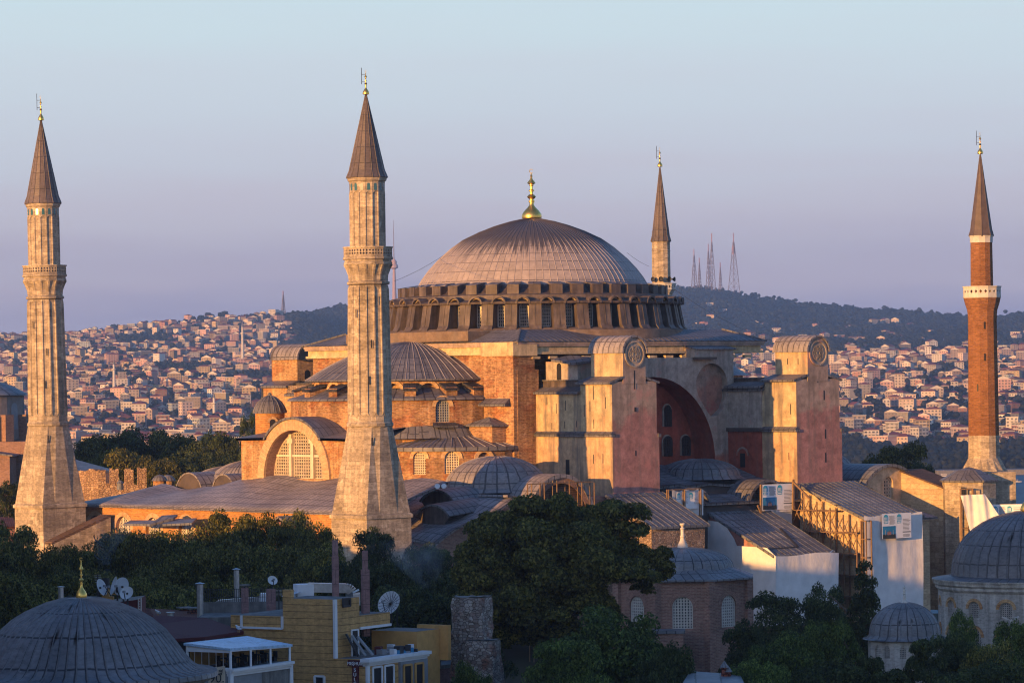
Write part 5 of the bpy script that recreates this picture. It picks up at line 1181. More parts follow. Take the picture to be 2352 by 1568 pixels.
O = fr(605.5, -105); U = RT; mb = MB(); g0 = [(0, 0), (19, 0), (19, zl(1040)), (14, zl(1027)), (9.5, zl(1024)), (5, zl(1027)), (0, zl(1040))]
hs = [arch(13.4, zl(1087), 3.0, zl(1043) - zl(1087), 10), arch(15.2, zl(1145), 3, zl(1112) - zl(1145), 10)]
mb.wall(O, U, g0, hs, .5, m_brickdk); gw = mb.build('gable_wall', t)
for s, z, h in ((13.4, zl(1087), zl(1043) - zl(1087)), (15.2, zl(1145), zl(1112) - zl(1145))): window(gw, O, U, s, z, 3.0, h, 6, 9, .3, m_dark, m_glass, .1)
mb = MB(); sheetroof(mb, [O + V((0, 0, zl(1038))) - FW * .5, O + U * 9.5 + UP * (zl(1021)) - FW * .5, O + U * 9.5 + UP * zl(1021) + FW * 12, O + UP * zl(1038) + FW * 12], m_lead); sheetroof(mb, [O + U * 19.6 + UP * zl(1040) - FW * .5, O + U * 9.5 + UP * (zl(1021)) - FW * .5, O + U * 9.5 + UP * zl(1021) + FW * 12, O + U * 19.6 + UP * zl(1040) + FW * 12], m_lead); mb.build('nave_roof', t)
# ruined battlemented wall
d = 545; zr = lambda v: zat(260, v, d); pts = []
L0, R0_ = fr(d - 2, (183 - 1176) / K * d), fr(d - 6, (225 - 1176) / K * d)
t = thing('ruined_wall', 'ruined battlemented stone wall sunlit beyond the long lead roof', 'wall', (L0.x, L0.y, 0)); mb = MB()
rw = random.Random(4)
def ragged(mb, a, b, z1, n, m, teeth):
    U = (b - a); L = U.length; U.normalize(); top = []
    for i in range(n + 1):
        s = L * i / n; k = s / L; gap = any(g0 <= k <= g1 for g0, g1 in teeth); top.append((s, z1 - (2.3 if gap else 0) + rw.uniform(-.22, .22)))
    top2 = []
    for i, q in enumerate(top):
        if i and abs(q[1] - top[i - 1][1]) > 1.2: top2.append((q[0] - .02, top[i - 1][1]))
        top2.append(q)
    N = U.cross(UP); oc = [(0, 0), (L, 0)] + top2[::-1]
    mb.wall(a, U, oc, [], 0, m); mb.wall(a - N * 1.2, U, oc, [], 0, m)
    for i in range(len(top2) - 1):
        p0, p1 = a + U * top2[i][0] + UP * top2[i][1], a + U * top2[i + 1][0] + UP * top2[i + 1][1]; mb.face([p0, p1, p1 - N * 1.2, p0 - N * 1.2], m)
M0, E0 = fr(d - 5, (232 - 1176) / K * d), fr(d - 4, (340 - 1176) / K * d)
ragged(mb, fr(d - 2, (176 - 1176) / K * d), M0, zr(1077), 10, m_ruin, ()); ragged(mb, M0, E0, zr(1075), 26, m_ruin, ((.14, .22), (.42, .5), (.70, .77))); mb.build('masonry', t)
mb = MB(); c = at(276, 1110, d=508); mb.lathe([(.5, c.z - .9), (.42, c.z), (.55, c.z + .06), (.18, c.z + .45), (0, c.z + .45)], (c.x, c.y), m_leadb, 10); tag(mb.build('roof_ventilator'), 'small lead roof ventilator above the long roof by the ruined wall', 'ventilator')
# blue lead roof behind the leftmost minaret
a = at(165, 1052, d=570); mb = MB(); q = [at(160, 1083, d=560), at(262, 1080, d=566), at(245, 1074, d=572), at(168, 1053, d=576), at(130, 1050, d=576)]; sheetroof(mb, q, m_leadb); w_ = [V((p.x, p.y, 0)) for p in q[:2]]; mb.face([w_[0], w_[1], q[1] - UP * .3, q[0] - UP * .3], m_brickdk)
tag(mb.build('lead_roofed_hall'), 'low hall with blue grey lead roof behind the leftmost minaret', 'building')
# two orange lantern turrets
for u, du in ((367, 'left'), (386, 'right')):
    p = at(u, 1122, d=512 + (u - 367) * .3); t = thing('lantern_turret', f'little orange turret with lead cupola, the {"nearer left" if u < 380 else "right"} one of two by the lead dormers', 'turret', p, 'orange roof turrets'); mb = MB()
    mb.lathe([(.95, -4), (.95, 1.15), (1.1, 1.2)], (0, 0), m_brickw, 12); mb.build('body', t, loc=(0, 0, 0)); mb = MB(); mb.lathe([(1.2, 1.15), (.95, 1.6), (.5, 1.95), (0, 2.1)], (0, 0), m_lead, 14); mb.build('cupola', t, loc=(0, 0, 0))
    for k in range(8): a = k * pi / 4; e = V((cos(a), sin(a), 0)); q = V((-e.y, e.x, 0)); mb = MB(); mb.face([e * .97 + q * x + UP * z for x, z in arch(0, -.7, .34, 1.3, 6)], m_recess); mb.build('opening', t, loc=(0, 0, 0))
# west entrance canopies and walls
t = thing('entrance_porch', 'low stone porch with dark lead roofs before the long brick wall', 'porch', (-57, 12, 0))
P_ = lambda u, v, x: at(u, v, x=x)
mb = MB(); A = P_(283, 1202, -57); B = P_(385, 1192, -57); sheetroof(mb, [A, P_(352, 1203, -58.5), P_(372, 1194, -56), P_(300, 1194, -54)], m_leadb); sheetroof(mb, [P_(345, 1203, -59), P_(372, 1183, -56), P_(408, 1181, -54), P_(398, 1189, -56)], m_lead); sheetroof(mb, [P_(372, 1203, -59), P_(440, 1200, -59), P_(452, 1189, -54), P_(380, 1192, -54)], m_leadb)
mb.build('canopy', t); mb = MB(); y0, y1 = P_(292, 1205, -57).y, P_(440, 1205, -57).y; mb.rect(-57.5, -53, y1, y0, 2, 15.2, m_rubble); ym = P_(378, 1205, -58).y; mb.rect(-58.6, -57, ym - 2.2, ym + .5, 2, 15.4, m_brickw); mb.build('wall', t)
mb = MB(); q = P_(638, 1190, -56); sheetroof(mb, [q + V((0, 1.6, -.6)), q + V((0, 0, .3)), q + V((4, 0, .3)), q + V((4, 1.6, -.6))], m_leadl); sheetroof(mb, [q + V((0, -1.8, -.6)), q + V((0, 0, .3)), q + V((4, 0, .3)), q + V((4, -1.8, -.6))], m_leadl); mb.rect(q.x + .3, q.x + 4, q.y - 1.6, q.y + 1.4, 2, q.z - .5, m_plas); tag(mb.build('gabled_porch'), 'small gabled lead roofed porch peeping over trees left of the large minaret', 'porch')
t = thing('minaret_buttress', 'short sloping stone buttress with lead coping at the leftmost minaret', 'buttress', (-60, 28, 0))
mb = MB(); a, b = at(97, 1243, x=-61.9), at(190, 1184, x=-53); 
for dd in (0, 1): pass
q = [V((a.x, a.y, a.z)), V((b.x, a.y - 1.0, b.z + .3)), V((b.x, a.y - 3.2, b.z + .3)), V((a.x, a.y - 2.4, a.z))]
sheetroof(mb, q, m_planks, .35); mb.build('coping', t); mb = MB(); mb.face([V((q[3].x, q[3].y, 2)), V((q[2].x, q[2].y, 2)), q[2] - UP * .35, q[3] - UP * .35], m_ashlar); mb.face([V((q[0].x, q[0].y, 2)), V((q[3].x, q[3].y, 2)), q[3] - UP * .35, q[0] - UP * .35], m_ashlar); mb.build('masonry', t)
p = at(12, 1200, d=470); t = thing('red_tiled_house', 'red tiled roof corner low at the left picture edge', 'house', (p.x, p.y, 0)); mb = MB(); A = [at(-30, 1212, d=506), at(38, 1208, d=508), at(30, 1188, d=518), at(-30, 1184, d=518)]; sheetroof(mb, A, m_tile); mb.build('roof', t); mb = MB(); mb.face([V((A[0].x, A[0].y, 0)), V((A[1].x, A[1].y, 0)), A[1] - UP * .4, A[0] - UP * .4], m_plas); mb.build('wall', t)
# stone turret beside the brick minaret
c = at(2226, 1150, d=481); t = thing('stone_turret', 'squat eight sided stone turret with lead roof at the brick minaret foot', 'turret', (c.x, c.y, 0)); z = zat(2226, 1104, 481)
mb = MB(); o8 = lambda r, ph=pi / 8: [(c.x + q[0], c.y + q[1]) for q in circ(r, 8, ph + A0)]
mb.loft([(2, o8(3.75)), (z, o8(3.75))], m_ashlar); tw = mb.build('wall', t); mb = MB(); mb.loft([(z - .1, o8(4.1)), (z + .15, o8(4.1)), (z + 1.5, o8(1.6)), (z + 1.9, o8(.05))], m_lead); mb.build('roof', t)
mb = MB(); q = at(2212, 1130, d=477.2); mb.face([q + RT * x + UP * zz_ for x, zz_ in ((-.25, -.9), (.25, -.9), (.25, .7), (-.25, .7))], m_recess); mb.build('slit_window', t)
c2 = at(2290, 1130, d=484); mb = MB(); mb.box((c2.x, c2.y, 2), (4.0, 4.0, zat(2290, 1083, 484) - 2), m_ashlar, A0 + .2); tag(mb.build('stone_block'), 'plain stone block beside the turret under the brick minaret', 'building')
# brick mausoleum with polygonal roof
D = 396; c = fr(D, (1563 - 1176) / K * D); t = thing('brick_mausoleum', 'many sided pale red brick tomb with low lead dome behind the big tree', 'mausoleum', (c.x, c.y, 0))
zm = lambda v: zat(1563, v, D - 7); R_ = 7.75; ph0 = A0 - pi - .06; n = 8
oc8 = [(c.x + R_ * cos(ph0 + 2 * pi * (k + .5) / n), c.y + R_ * sin(ph0 + 2 * pi * (k + .5) / n)) for k in range(n)]; ze = zm(1335)
wl = MB(); wins = []
for k in range(n):
    a, b = V((*oc8[k], 0)), V((*oc8[(k + 1) % n], 0)); U = (b - a).normalized(); L = (b - a).length
    hs = [arch(L / 2, zm(1443), 2.25, 3.5, 10)]; wl.wall(a, U, [(0, 0), (L, 0), (L, ze), (0, ze)], hs, .45, m_brickdk); wins.append((a, U, L, k))
    wl.bar(a, a + UP * ze, .9, m_brickdk)
wo2 = wl.build('wall', t)
for a, U, L, k in wins:
    m2 = MB(); archband(m2, a, U, L / 2, zm(1443) + 3.5 - 1.125, 1.125, 1.7, .06, m_arch if False else m_brickdk, 10); m2.build('window_arch', wo2)
    window(wo2, a, U, L / 2, zm(1443), 2.25, 3.5, 7, 11, .25, m_latw if k != 1 else m_grey, m_glass, .13)
mb = MB(); up8 = lambda r, z: (z, [(c.x + r * cos(ph0 + 2 * pi * (k + .5) / n), c.y + r * sin(ph0 + 2 * pi * (k + .5) / n)) for k in range(n)])
mb.loft([up8(8.45, ze), up8(8.45, ze + .2), up8(5.6, ze + 1.3)], m_leadb); mb.build('roof_skirt', t); dm = small_dome(t, (c.x, c.y), 5.6, ze + 1.1, zm(1264), m_leadb, 30, 1.1); 
zt = zm(1266); mb = MB(); mb.lathe([(.6, zt), (.55, zt + .4), (.3, zt + .9), (.22, zt + 1.2), (.3, zt + 1.3), (.2, zt + 1.5), (.2, zt + 2.1), (.3, zt + 2.2), (.1, zt + 2.4), (.3, zt + 2.65), (.3, zt + 2.8)], (c.x, c.y), m_latw, 14); mb.build('finial', dm, 30)
mb = MB(); q = at(1525, 1452, d=386); mb.box((q.x, q.y, 0), (4.2, 3, q.z), m_brickdk, ph0 + pi / 2); mb.box((q.x, q.y, q.z), (4.6, 3.4, .3), m_leadb, ph0 + pi / 2); mb.build('entrance_annex', t)
# big marble mausoleum at the right edge
D = 362; c = fr(D, (2356 - 1176) / K * D); t = thing('marble_mausoleum', 'large pale marble tomb with broad lead dome at the right picture edge', 'mausoleum', (c.x, c.y, 0))
zg = lambda v: zat(2352, v, D - 6); R_ = 9.2; n = 16; ze = zg(1352); ph0 = A0 - pi
pt = lambda k, r: V((c.x + r * cos(ph0 + 2 * pi * k / n), c.y + r * sin(ph0 + 2 * pi * k / n), 0)); wl = MB(); wins = []
for k in range(n):
    a, b = pt(k - .5, R_), pt(k + .5, R_); U = (b - a).normalized(); L = (b - a).length; hs = []
    if k in (0, 1, 15, 14, 13, 12, 2, 3): hs = [arch(L / 2, zg(1417), 1.25, zg(1376) - zg(1417), 10, .35), arch(L / 2, zg(1500), 1.5, zg(1437) - zg(1500), 10, .35)]; wins.append((a, U, L))
    wl.wall(a, U, [(0, 0), (L, 0), (L, ze), (0, ze)], hs, .35, m_marble)
wo3 = wl.build('wall', t)
for a, U, L in wins:
    for z0, z1, w in ((zg(1417), zg(1376), 1.25), (zg(1500), zg(1437), 1.5)):
        window(wo3, a, U, L / 2, z0, w, z1 - z0, 6, 9, .15, m_marble, m_recess, .09, 10, .35); m2 = MB(); archband(m2, a, U, L / 2, z1 - w / 2 * 1.35, w / 2 + .1, w / 2 + .42, .07, m_brickw, 11); m2.build('window_arch', wo3)
mb = MB()
for (z0, r0, z1, r1) in ((ze - .35, R_ + .05, ze - .1, R_ + .28), (ze - .1, R_ + .28, ze + .15, R_ + .28), (ze + .15, R_ + .28, ze + .35, R_ + .5), (ze + .35, R_ + .5, ze + .8, R_ + .55)):
    mb.loft([(z0, [pt(k - .5, r0).xy for k in range(n)]), (z1, [pt(k - .5, r1).xy for k in range(n)])], m_marble)
for k in range(n * 12):   # pointed leaf edge of the lead eave
    a, b = pt(k / 12 - .5, R_ + .6), pt((k + 1) / 12 - .5, R_ + .6); m_ = (a + b) / 2; mb.face([a + UP * (ze + .85), b + UP * (ze + .85), m_ + UP * (ze + .6)], m_marble)
mb.build('cornice', t); mb = MB(); mb.lathe([(R_ + .6, ze + .82), (R_ - .6, ze + 1.0), (R_ - 1.4, ze + 1.15), (R_ - 1.5, ze + 1.35)], (c.x, c.y), m_lead, 64, seams=60); mb.build('eave_roof', t, 30)
dm = small_dome(t, (c.x, c.y), 7.75, ze + 1.15, zg(1179), m_lead, 44, 1.04, su=.9); finial(dm, (c.x, c.y, zg(1180)), 4.6, .72)
# small marble tomb with lead dome
D = 332; c = fr(D, (2071 - 1176) / K * D); t = thing('small_domed_tomb', 'small tomb with grey lead dome and pale finial among the dark trees', 'mausoleum', (c.x, c.y, 0)); zs_ = lambda v: zat(2071, v, D - 3); ze = zs_(1470)
n = 8; ph0 = A0 - pi; pt = lambda k, r: V((c.x + r * cos(ph0 + 2 * pi * k / n), c.y + r * sin(ph0 + 2 * pi * k / n), 0)); wl = MB(); wins = []
for k in range(n):
    a, b = pt(k - .5, 3.6), pt(k + .5, 3.6); U = (b - a).normalized(); L = (b - a).length; hs = [arch(L * q, zs_(1512), .6, 1.25, 8, .3) for q in (.3, .7)]
    wl.wall(a, U, [(0, 0), (L, 0), (L, ze), (0, ze)], hs, .2, m_marble); wins.append((a, U, L))
wo4 = wl.build('wall', t)
for a, U, L in wins[:2] + wins[-2:]:
    for q in (.3, .7): window(wo4, a, U, L * q, zs_(1512), .6, 1.25, 4, 7, .1, m_marble, m_recess, .06, 8, .3)
dm = small_dome(t, (c.x, c.y), 3.3, ze + .15, zs_(1388), m_leadb, 20, 1.2, dz=.2)
zt = zs_(1390); mb = MB(); mb.lathe([(.38, zt), (.36, zt + .12), (.2, zt + .3), (.12, zt + .4), (.17, zt + .5), (.12, zt + .6), (.12, zt + .85), (.17, zt + .92), (.1, zt + 1.0), (.15, zt + 1.25), (.06, zt + 1.35), (.12, zt + 1.5), (0, zt + 1.75)], (c.x, c.y), m_latw, 12); mb.build('finial', dm, 30)
# ---------------------------------------------------------------- restoration sheets and scaffolds
def sheet_cloth(mb, O, U, top, bot, w, m, amp=.22, n=None, seed=0, fr_=2.3):
    """hanging cloth; top / bot: functions of s giving z"""
    O, U = V(O), V(U).normalized(); N = U.cross(UP); n = n or int(w / .25); nv = 14; r_ = random.Random(seed); ph = [r_.uniform(0, 6.3) for _ in range(6)]
    dep = lambda s, k: amp * (.5 * sin(s * fr_ + ph[0] + k * .6) + .3 * sin(s * fr_ * 2.3 + ph[1] - k * 1.2) + .25 * sin(s * fr_ * 4.1 + ph[2])) * (.45 + .55 * k) + amp * .6 * sin(k * 4 + s * .5 + ph[3])
    P = lambda i, j: (lambda s, k: O + U * s + UP * (top(s) + (bot(s) - top(s)) * k - O.z) + N * dep(s, k))(w * i / n, j / nv)
    for i in range(n):
        for j in range(nv): mb.face([P(i, j), P(i + 1, j), P(i + 1, j + 1), P(i, j + 1)][::-1], m)
def poster(parent, O, U, z, w, h, lay, off=.4):
    O, U = V(O), V(U).normalized(); N = U.cross(UP); rp = random.Random(3)
    def q(mb, x0, x1, z0, z1, m, d): mb.face([O + U * x + UP * (zz_ - O.z) + N * (off + d) for x, zz_ in ((x0 * w, z + z0 * h), (x1 * w, z + z0 * h), (x1 * w, z + z1 * h), (x0 * w, z + z1 * h))], m)
    mb = MB(); q(mb, 0, 1, 0, 1, m_postw, 0)
    for x in lay['emblem']:
        c = [(x + .075 * cos(a), .84 + .075 * sin(a) * w / h) for a in [pi * i / 12 for i in range(13)]]; mb.face([O + U * a * w + UP * (z + b * h - O.z) + N * (off + .02) for a, b in [(x + .075, .72), (x - .075, .72)][::-1] + c], m_postt)
        for k in range(3): q(mb, x - .055 + k * .04, x - .035 + k * .04, .74, .86, m_postw, .03)
        q(mb, x - .07, x + .07, .6, .7, m_postt, .015); q(mb, x - .055, x + .055, .63, .67, m_postw, .025)
    for (x0, x1, z0, z1, n) in lay['text']:
        for k in range(n): a = z1 - (z1 - z0) * (k + .5) / n; q(mb, x0 + rp.uniform(0, .02), x1 - rp.uniform(0, .06), a - .008, a + .008, m_postk, .02)
    for (x0, x1, z0, z1) in lay['photo']:
        q(mb, x0, x1, z0, z1, m_postb, .02); q(mb, x0, x1, z0, z0 + (z1 - z0) * .35, m_postg, .03); W_ = x1 - x0; q(mb, x0 + W_ * .35, x0 + W_ * .65, z0 + (z1 - z0) * .3, z0 + (z1 - z0) * .55, m_plas, .035); q(mb, x0 + W_ * .44, x0 + W_ * .56, z0 + (z1 - z0) * .5, z0 + (z1 - z0) * .66, m_lead, .04); q(mb, x0 + W_ * .2, x0 + W_ * .23, z0 + (z1 - z0) * .3, z0 + (z1 - z0) * .7, m_lat, .04); q(mb, x0 + W_ * .78, x0 + W_ * .81, z0 + (z1 - z0) * .3, z0 + (z1 - z0) * .66, m_lat, .04)
    for (x0, x1, z0, z1) in lay.get('bar', ()): q(mb, x0, x1, z0, z1, m_postk, .02)
    return mb.build('printed_panel', parent)
LAY = dict(emblem=(.13, .58), text=((.24, .46, .56, .92, 9), (.70, .97, .30, .78, 9), (.70, .95, .04, .16, 3)), photo=((.05, .48, .02, .5),), bar=((.70, .98, .22, .26),))
S_ = V((1, 0, 0)); Wd = V((0, -1, 0))
# big sheet on the eastern range
a, b = at(1984, 1184, y=-50.3), at(2118, 1186, y=-50.3); t = thing('scaffold_sheet', 'tall white sheet with printed panel hanging over the eastern scaffold', 'tarpaulin', (a.x, a.y, 0)); mb = MB()
w = b.x - a.x; sheet_cloth(mb, (a.x, -50.3, a.z), S_, lambda s: a.z - .15 * sin(s), lambda s: 3.0, w, m_tarp, .16, 60, 2, .55); c_ = mb.build('cloth', t, True); poster(t, (a.x + w * .26, -50.3, 0), S_, zat(2050, 1242, 459), w * .5, 3.3, dict(LAY, photo=((.02, .46, .0, .5),)), .5)
# poster cloth in the middle
a, b = at(1749, 1113, y=-38.2), at(1822, 1113, y=-38.2); w = b.x - a.x; t = thing('poster_sheet', 'white sheet with blue printed poster between the two lean-to roofs', 'tarpaulin', (a.x, a.y, 0)); mb = MB(); z1, z0 = a.z, at(1749, 1172, y=-38.2).z
sheet_cloth(mb, (a.x, -38.0, z1), S_, lambda s: z1 + .02, lambda s: z0 - .3, w, m_tarp, .05, 16, 5); sheet_cloth(mb, (a.x + w * .35, -37.9, z0), S_, lambda s: z0, lambda s: 12.0, w * .65, m_tarpg, .1, 12, 6); mb.build('cloth', t, True); poster(t, (a.x, -38.0, 0), S_, z0, w, z1 - z0, LAY, .12)
# white poster sheet by the small lunette
a, b = at(1545, 1122, y=-38.6), at(1608, 1122, y=-38.6); w = b.x - a.x; t = thing('poster_sheet', 'crumpled white printed sheet below the small round roof vault', 'tarpaulin', (a.x, a.y, 0)); mb = MB(); z1, z0 = a.z, at(1608, 1172, y=-38.6).z
sheet_cloth(mb, (a.x, -38.5, z1), S_, lambda s: z1 - .4 * abs(sin(s * 1.3)), lambda s: z0 - .6, w + .6, m_tarp, .12, 20, 8); mb.build('cloth', t, True); poster(t, (a.x + .5, -38.5, 0), S_, z0 + .3, w * .85, (z1 - z0) * .72, dict(emblem=(.1, .62), text=((.2, .5, .3, .9, 8), (.75, .97, .2, .7, 6)), photo=()), .25)
# sheets around the middle range
t = thing('scaffold_sheet', 'long white sheet round the front of the middle lean-to', 'tarpaulin', (-3.2, -50, 0)); mb = MB()
a = at(1776, 1281, y=-50.0); z1 = a.z; sheet_cloth(mb, (-3.2, -50.0, z1), S_, lambda s: z1 + .25 - .12 * sin(s * .6), lambda s: 3, 11.6, m_tarp, .14, 50, 11, .5)
kx = [(37.2, 16.4), (40.2, 16.2), (41.0, 15.8), (42.6, 14.0), (43.0, 13.2), (48.4, 13.1), (50, 12.0)]
sheet_cloth(mb, (-3.2, -37.2, 0), Wd, lambda s: lerp(s + 37.2, [q[0] for q in kx], [q[1] for q in kx]), lambda s: 3, 12.8, m_tarp, .14, 50, 13, .6); mb.build('cloth', t, True)
mb = MB(); a = at(1917, 1262, y=-50); q = [at(1900, 1272, y=-50), at(1912, 1262, y=-49.5), at(1917, 1264, y=-48), at(1917, 1290, y=-48.5), at(1905, 1290, y=-50)]; mb.face(q, m_tarp); mb.build('loose_corner', t)
mb = MB(); pr = [(8.0, -38.2, 16.6), (8.6, -40, 15.0), (8.6, -42, 14.0), (8.6, -44.5, 13.3)]
for i in range(3):
    p, q = V(pr[i]), V(pr[i + 1]); mb.face([p, q, q - UP * 1.2 + V((.6, 0, 0)), p - UP * 1.0 + V((.6, 0, 0))], m_tarp); mb.face([p, q, q + V((-.9, 0, .05)), p + V((-.9, 0, .15))], m_tarp)
tag(mb.build('folded_sheet', None, True), 'rolled white sheet lying along the upper edge of the middle lean-to', 'tarpaulin')
# right hand sheets
a, b = at(2206, 1137, d=474), at(2262, 1134, d=474); t = thing('scaffold_sheet', 'white sheet hung on the end of the big sloping buttress', 'tarpaulin', (a.x, a.y, 0)); mb = MB(); w = (b - a).length
U = (b - a); U.z = 0; U.normalize(); z1 = a.z; n = 24
for i in range(n):
    for j in range(16):
        P = lambda i, j: (lambda s, k: a.lerp(b, s) + U * (k * (1.6 + s * .6)) + UP * (-k * 6.2 * (1 - s * .45)) + U.cross(UP) * (.18 * sin(s * 9 + k * 5) + .1 * sin(s * 23 + k * 9)))(i / n, j / 16)
        mb.face([P(i, j), P(i + 1, j), P(i + 1, j + 1), P(i, j + 1)], m_tarp)
mb.build('cloth', t, True)
a, b = at(2276, 1158, d=476), at(2372, 1155, d=476); t = thing('poster_sheet', 'printed white sheet at the right edge behind the gilded finial', 'tarpaulin', (a.x, a.y, 0)); mb = MB(); U = (b - a); U.z = 0; w = U.length; U.normalize(); sheet_cloth(mb, a, U, lambda s: a.z, lambda s: a.z - 4, w, m_tarp, .1, 20, 21); mb.build('cloth', t, True)
poster(t, (a.x, a.y, 0), U, a.z - 3.4, w * .75, 3.4, dict(emblem=(.13, .58), text=((.24, .46, .56, .92, 9), (.70, .97, .30, .9, 9)), photo=((.1, .9, .02, .45),)), .2)
# scaffolds
def scaffold(label, O, U, L, z0, z1, bays, lifts, w=.14, depth=1.0, group=None, diag=True):
    O, U = V(O), V(U).normalized(); N = U.cross(UP); t = thing('scaffold', label, 'scaffolding', (O.x, O.y, 0)); P = lambda s, z, d=0: V((O.x, O.y, 0)) + U * s + UP * z + N * d
    for d in (0, depth):
        for k in range(bays + 1):
            mb = MB(); s = L * k / bays; mb.bar(P(s, 0, d), P(s, z1(s), d), w, m_wood); mb.build('standard', t)
    for j in range(lifts):
        z = z0 + (max(z1(0), z1(L)) - z0) * j / (lifts - 1) if lifts > 1 else z0; e = [s for s in [L * i / 20 for i in range(21)] if z1(s) >= z - .2]
        if not e: continue
        mb = MB()
        for d in (0, depth): mb.bar(P(e[0], z, d), P(e[-1], z, d), w * .8, m_wood)
        mb.face([P(e[0], z + .06, 0), P(e[-1], z + .06, 0), P(e[-1], z + .06, depth), P(e[0], z + .06, depth)], m_wood); mb.build('ledger', t)
    if diag:
        for k in range(bays):
            s0, s1 = L * k / bays, L * (k + 1) / bays; zt = min(z1(s0), z1(s1)) - .2; zb = max(z0, zt - 4.0); mb = MB(); mb.bar(P(s0, zb, depth), P(s1, zt, depth), w * .7, m_wood); mb.bar(P(s0, zt, depth + .1), P(s1, zb, depth + .1), w * .7, m_wood); mb.build('brace', t)
    return t
sw = lambda s: 20.0 - s * .335
scaffold('timber scaffold along the sunlit wall of the eastern lean-to', (13.6, -37.4, 0), Wd, 12.0, 6, sw, 5, 6, .15, 1.1)
scaffold('short timber scaffold beside the tall white printed sheet', (12.9, -49.8, 0), Wd, .9, 4, lambda s: 16, 1, 6, .15, -1.0, diag=False)
scaffold('timber scaffold in front of the brick arch right of the dome roofs', at(1212, 1160, y=-39), S_, 10.5, 18.6, lambda s: 22.4 - abs(s - 4.5) * .08, 5, 2, .11, .8, diag=False)
scaffold('timber poles beside the small printed sheet', at(1532, 1150, y=-38.9), S_, 5.8, 17, lambda s: 20.6, 2, 2, .13, .3, diag=False)
scaffold('timber poles at the sloping buttress end', at(2206, 1140, d=477), RT, 1.6, 9, lambda s: 19.6, 1, 5, .15, .9, diag=False)
t = thing('timber_props', 'raking timber props holding the blue printed poster', 'scaffolding', at(1822, 1170, y=-38.5)); mb = MB(); mb.bar(at(1822, 1106, y=-38.5), at(1862, 1147, y=-42), .22, m_wood); mb.build('raking_prop', t); mb = MB(); mb.bar(at(1822, 1170, y=-38.5), at(1822, 1100, y=-38.5), .25, m_wood); mb.build('post', t); mb = MB(); mb.bar(at(1748, 1175, y=-38.5), at(1748, 1112, y=-38.5), .25, m_wood); mb.build('post', t); mb = MB(); mb.bar(at(1740, 1160, y=-38.5), at(1752, 1186, y=-38.5), .2, m_wood); mb.build('bracket', t)
# cables to the dome
for k, (a, b, l, sg) in enumerate(((at(905, 646, d=427), at(1032, 577, d=508), 'thin cable from the large minaret up to the dome', .3), (at(1492, 612, d=552), at(1440, 580, d=505), 'thin cable from the slim minaret to the dome', .2), (at(1532, 652, d=552), at(1775, 783, d=500), 'thin cable falling from the slim minaret to the roof corner', .8))):
    mb = MB(); n = 10
    for i in range(n): f_ = lambda t: a.lerp(b, t) - UP * (4 * sg * t * (1 - t)); mb.bar(f_(i / n), f_((i + 1) / n), .03, m_dark)
    tag(mb.build('cable'), l, 'cable')
# ---------------------------------------------------------------- foreground roofs
D = 190; c = fr(D, (181 - 1176) / K * D); t = thing('domed_mosque', 'broad ribbed lead dome with gilded finial filling the lower left corner', 'mosque', (c.x, c.y, 0))
sc = K / D; z1 = zat(181, 1370, D)
pr = [(7.2, z1 - 4.05), (6.75, z1 - 4.0), (6.2, z1 - 3.85), (5.85, z1 - 3.6), (5.46, z1 - 3.15), (5.04, z1 - 2.55), (4.46, z1 - 1.85), (3.73, z1 - 1.22), (3.0, z1 - .78), (1.9, z1 - .32), (.9, z1 - .07), (0, z1)]
pr = [(7.25, z1 - 4.28)] + pr
mb = MB(); mb.lathe(pr, (c.x, c.y), m_leadb, 96, su=1.0, seams=68); mb.ribs(pr[1:-1], (c.x, c.y), m_leadb, 68, w=.035, h=.06); dm = mb.build('dome', t, 30)
mb = MB(); mb.lathe([(6.6, 0), (6.6, z1 - 4.6), (6.9, z1 - 4.5), (6.95, z1 - 4.25)], (c.x, c.y), m_concrete, 16); mb.build('drum', t)
finial(dm, (c.x, c.y, z1 - .06), 2.15, .30, n=24)
# hotel with mustard siding
DH = 285.0; dl = radians(30); HL = -RT * cos(dl) + FW * sin(dl); HR = FW * cos(dl) + RT * sin(dl); KC = at(770, 1400, d=DH); KC.z = 0
H = lambda a, b, z: KC + HL * a + HR * b + UP * z
zh = lambda v, d=DH, u=770: zat(u, v, d)
def hbox(mb, a0, a1, b0, b1, z0, z1, m, top=None):
    P = [H(a0, b0, 0), H(a1, b0, 0), H(a1, b1, 0), H(a0, b1, 0)]
    for i in range(4): mb.face([P[i] + UP * z0, P[(i + 1) % 4] + UP * z0, P[(i + 1) % 4] + UP * z1, P[i] + UP * z1], m)
    mb.face([p + UP * z1 for p in P], top or m); mb.face([p + UP * z0 for p in P[::-1]], m)
t = thing('hotel', 'mustard hotel with horizontal siding, white corner trim and roof chimneys', 'hotel', (KC.x, KC.y, 0))
zt, zf = zh(1376), zh(1511); mb = MB()
hbox(mb, 0, 5.06, 0, 3.6, 0, zt, m_siding, m_concrete); hbox(mb, 5.07, 10.2, .02, 9, 0, zh(1418), m_siding, m_concrete); hbox(mb, 4.3, 5.05, -.01, .5, zt - .3, zt + .7, m_siding)
hbox(mb, 3.0, 5.06, 3.6, 8.3, 0, zh(1412), m_siding, m_concrete); hbox(mb, 0, 5.0, 3.61, 8.3, zh(1441, 289), zh(1412, 289), m_siding, m_concrete)
hbox(mb, -3.04, 6, -.02, 8.8, 0, zf, m_siding, m_concrete); w_ = mb.build('wall', t)
for a, z0, z1 in ((0, zf + .0, zt), (-3.04, 2, zf - .55)): mb = MB(); mb.bar(H(a, -.03, z0), H(a, -.03, z1), .26, m_white); mb.build('corner_trim', t)
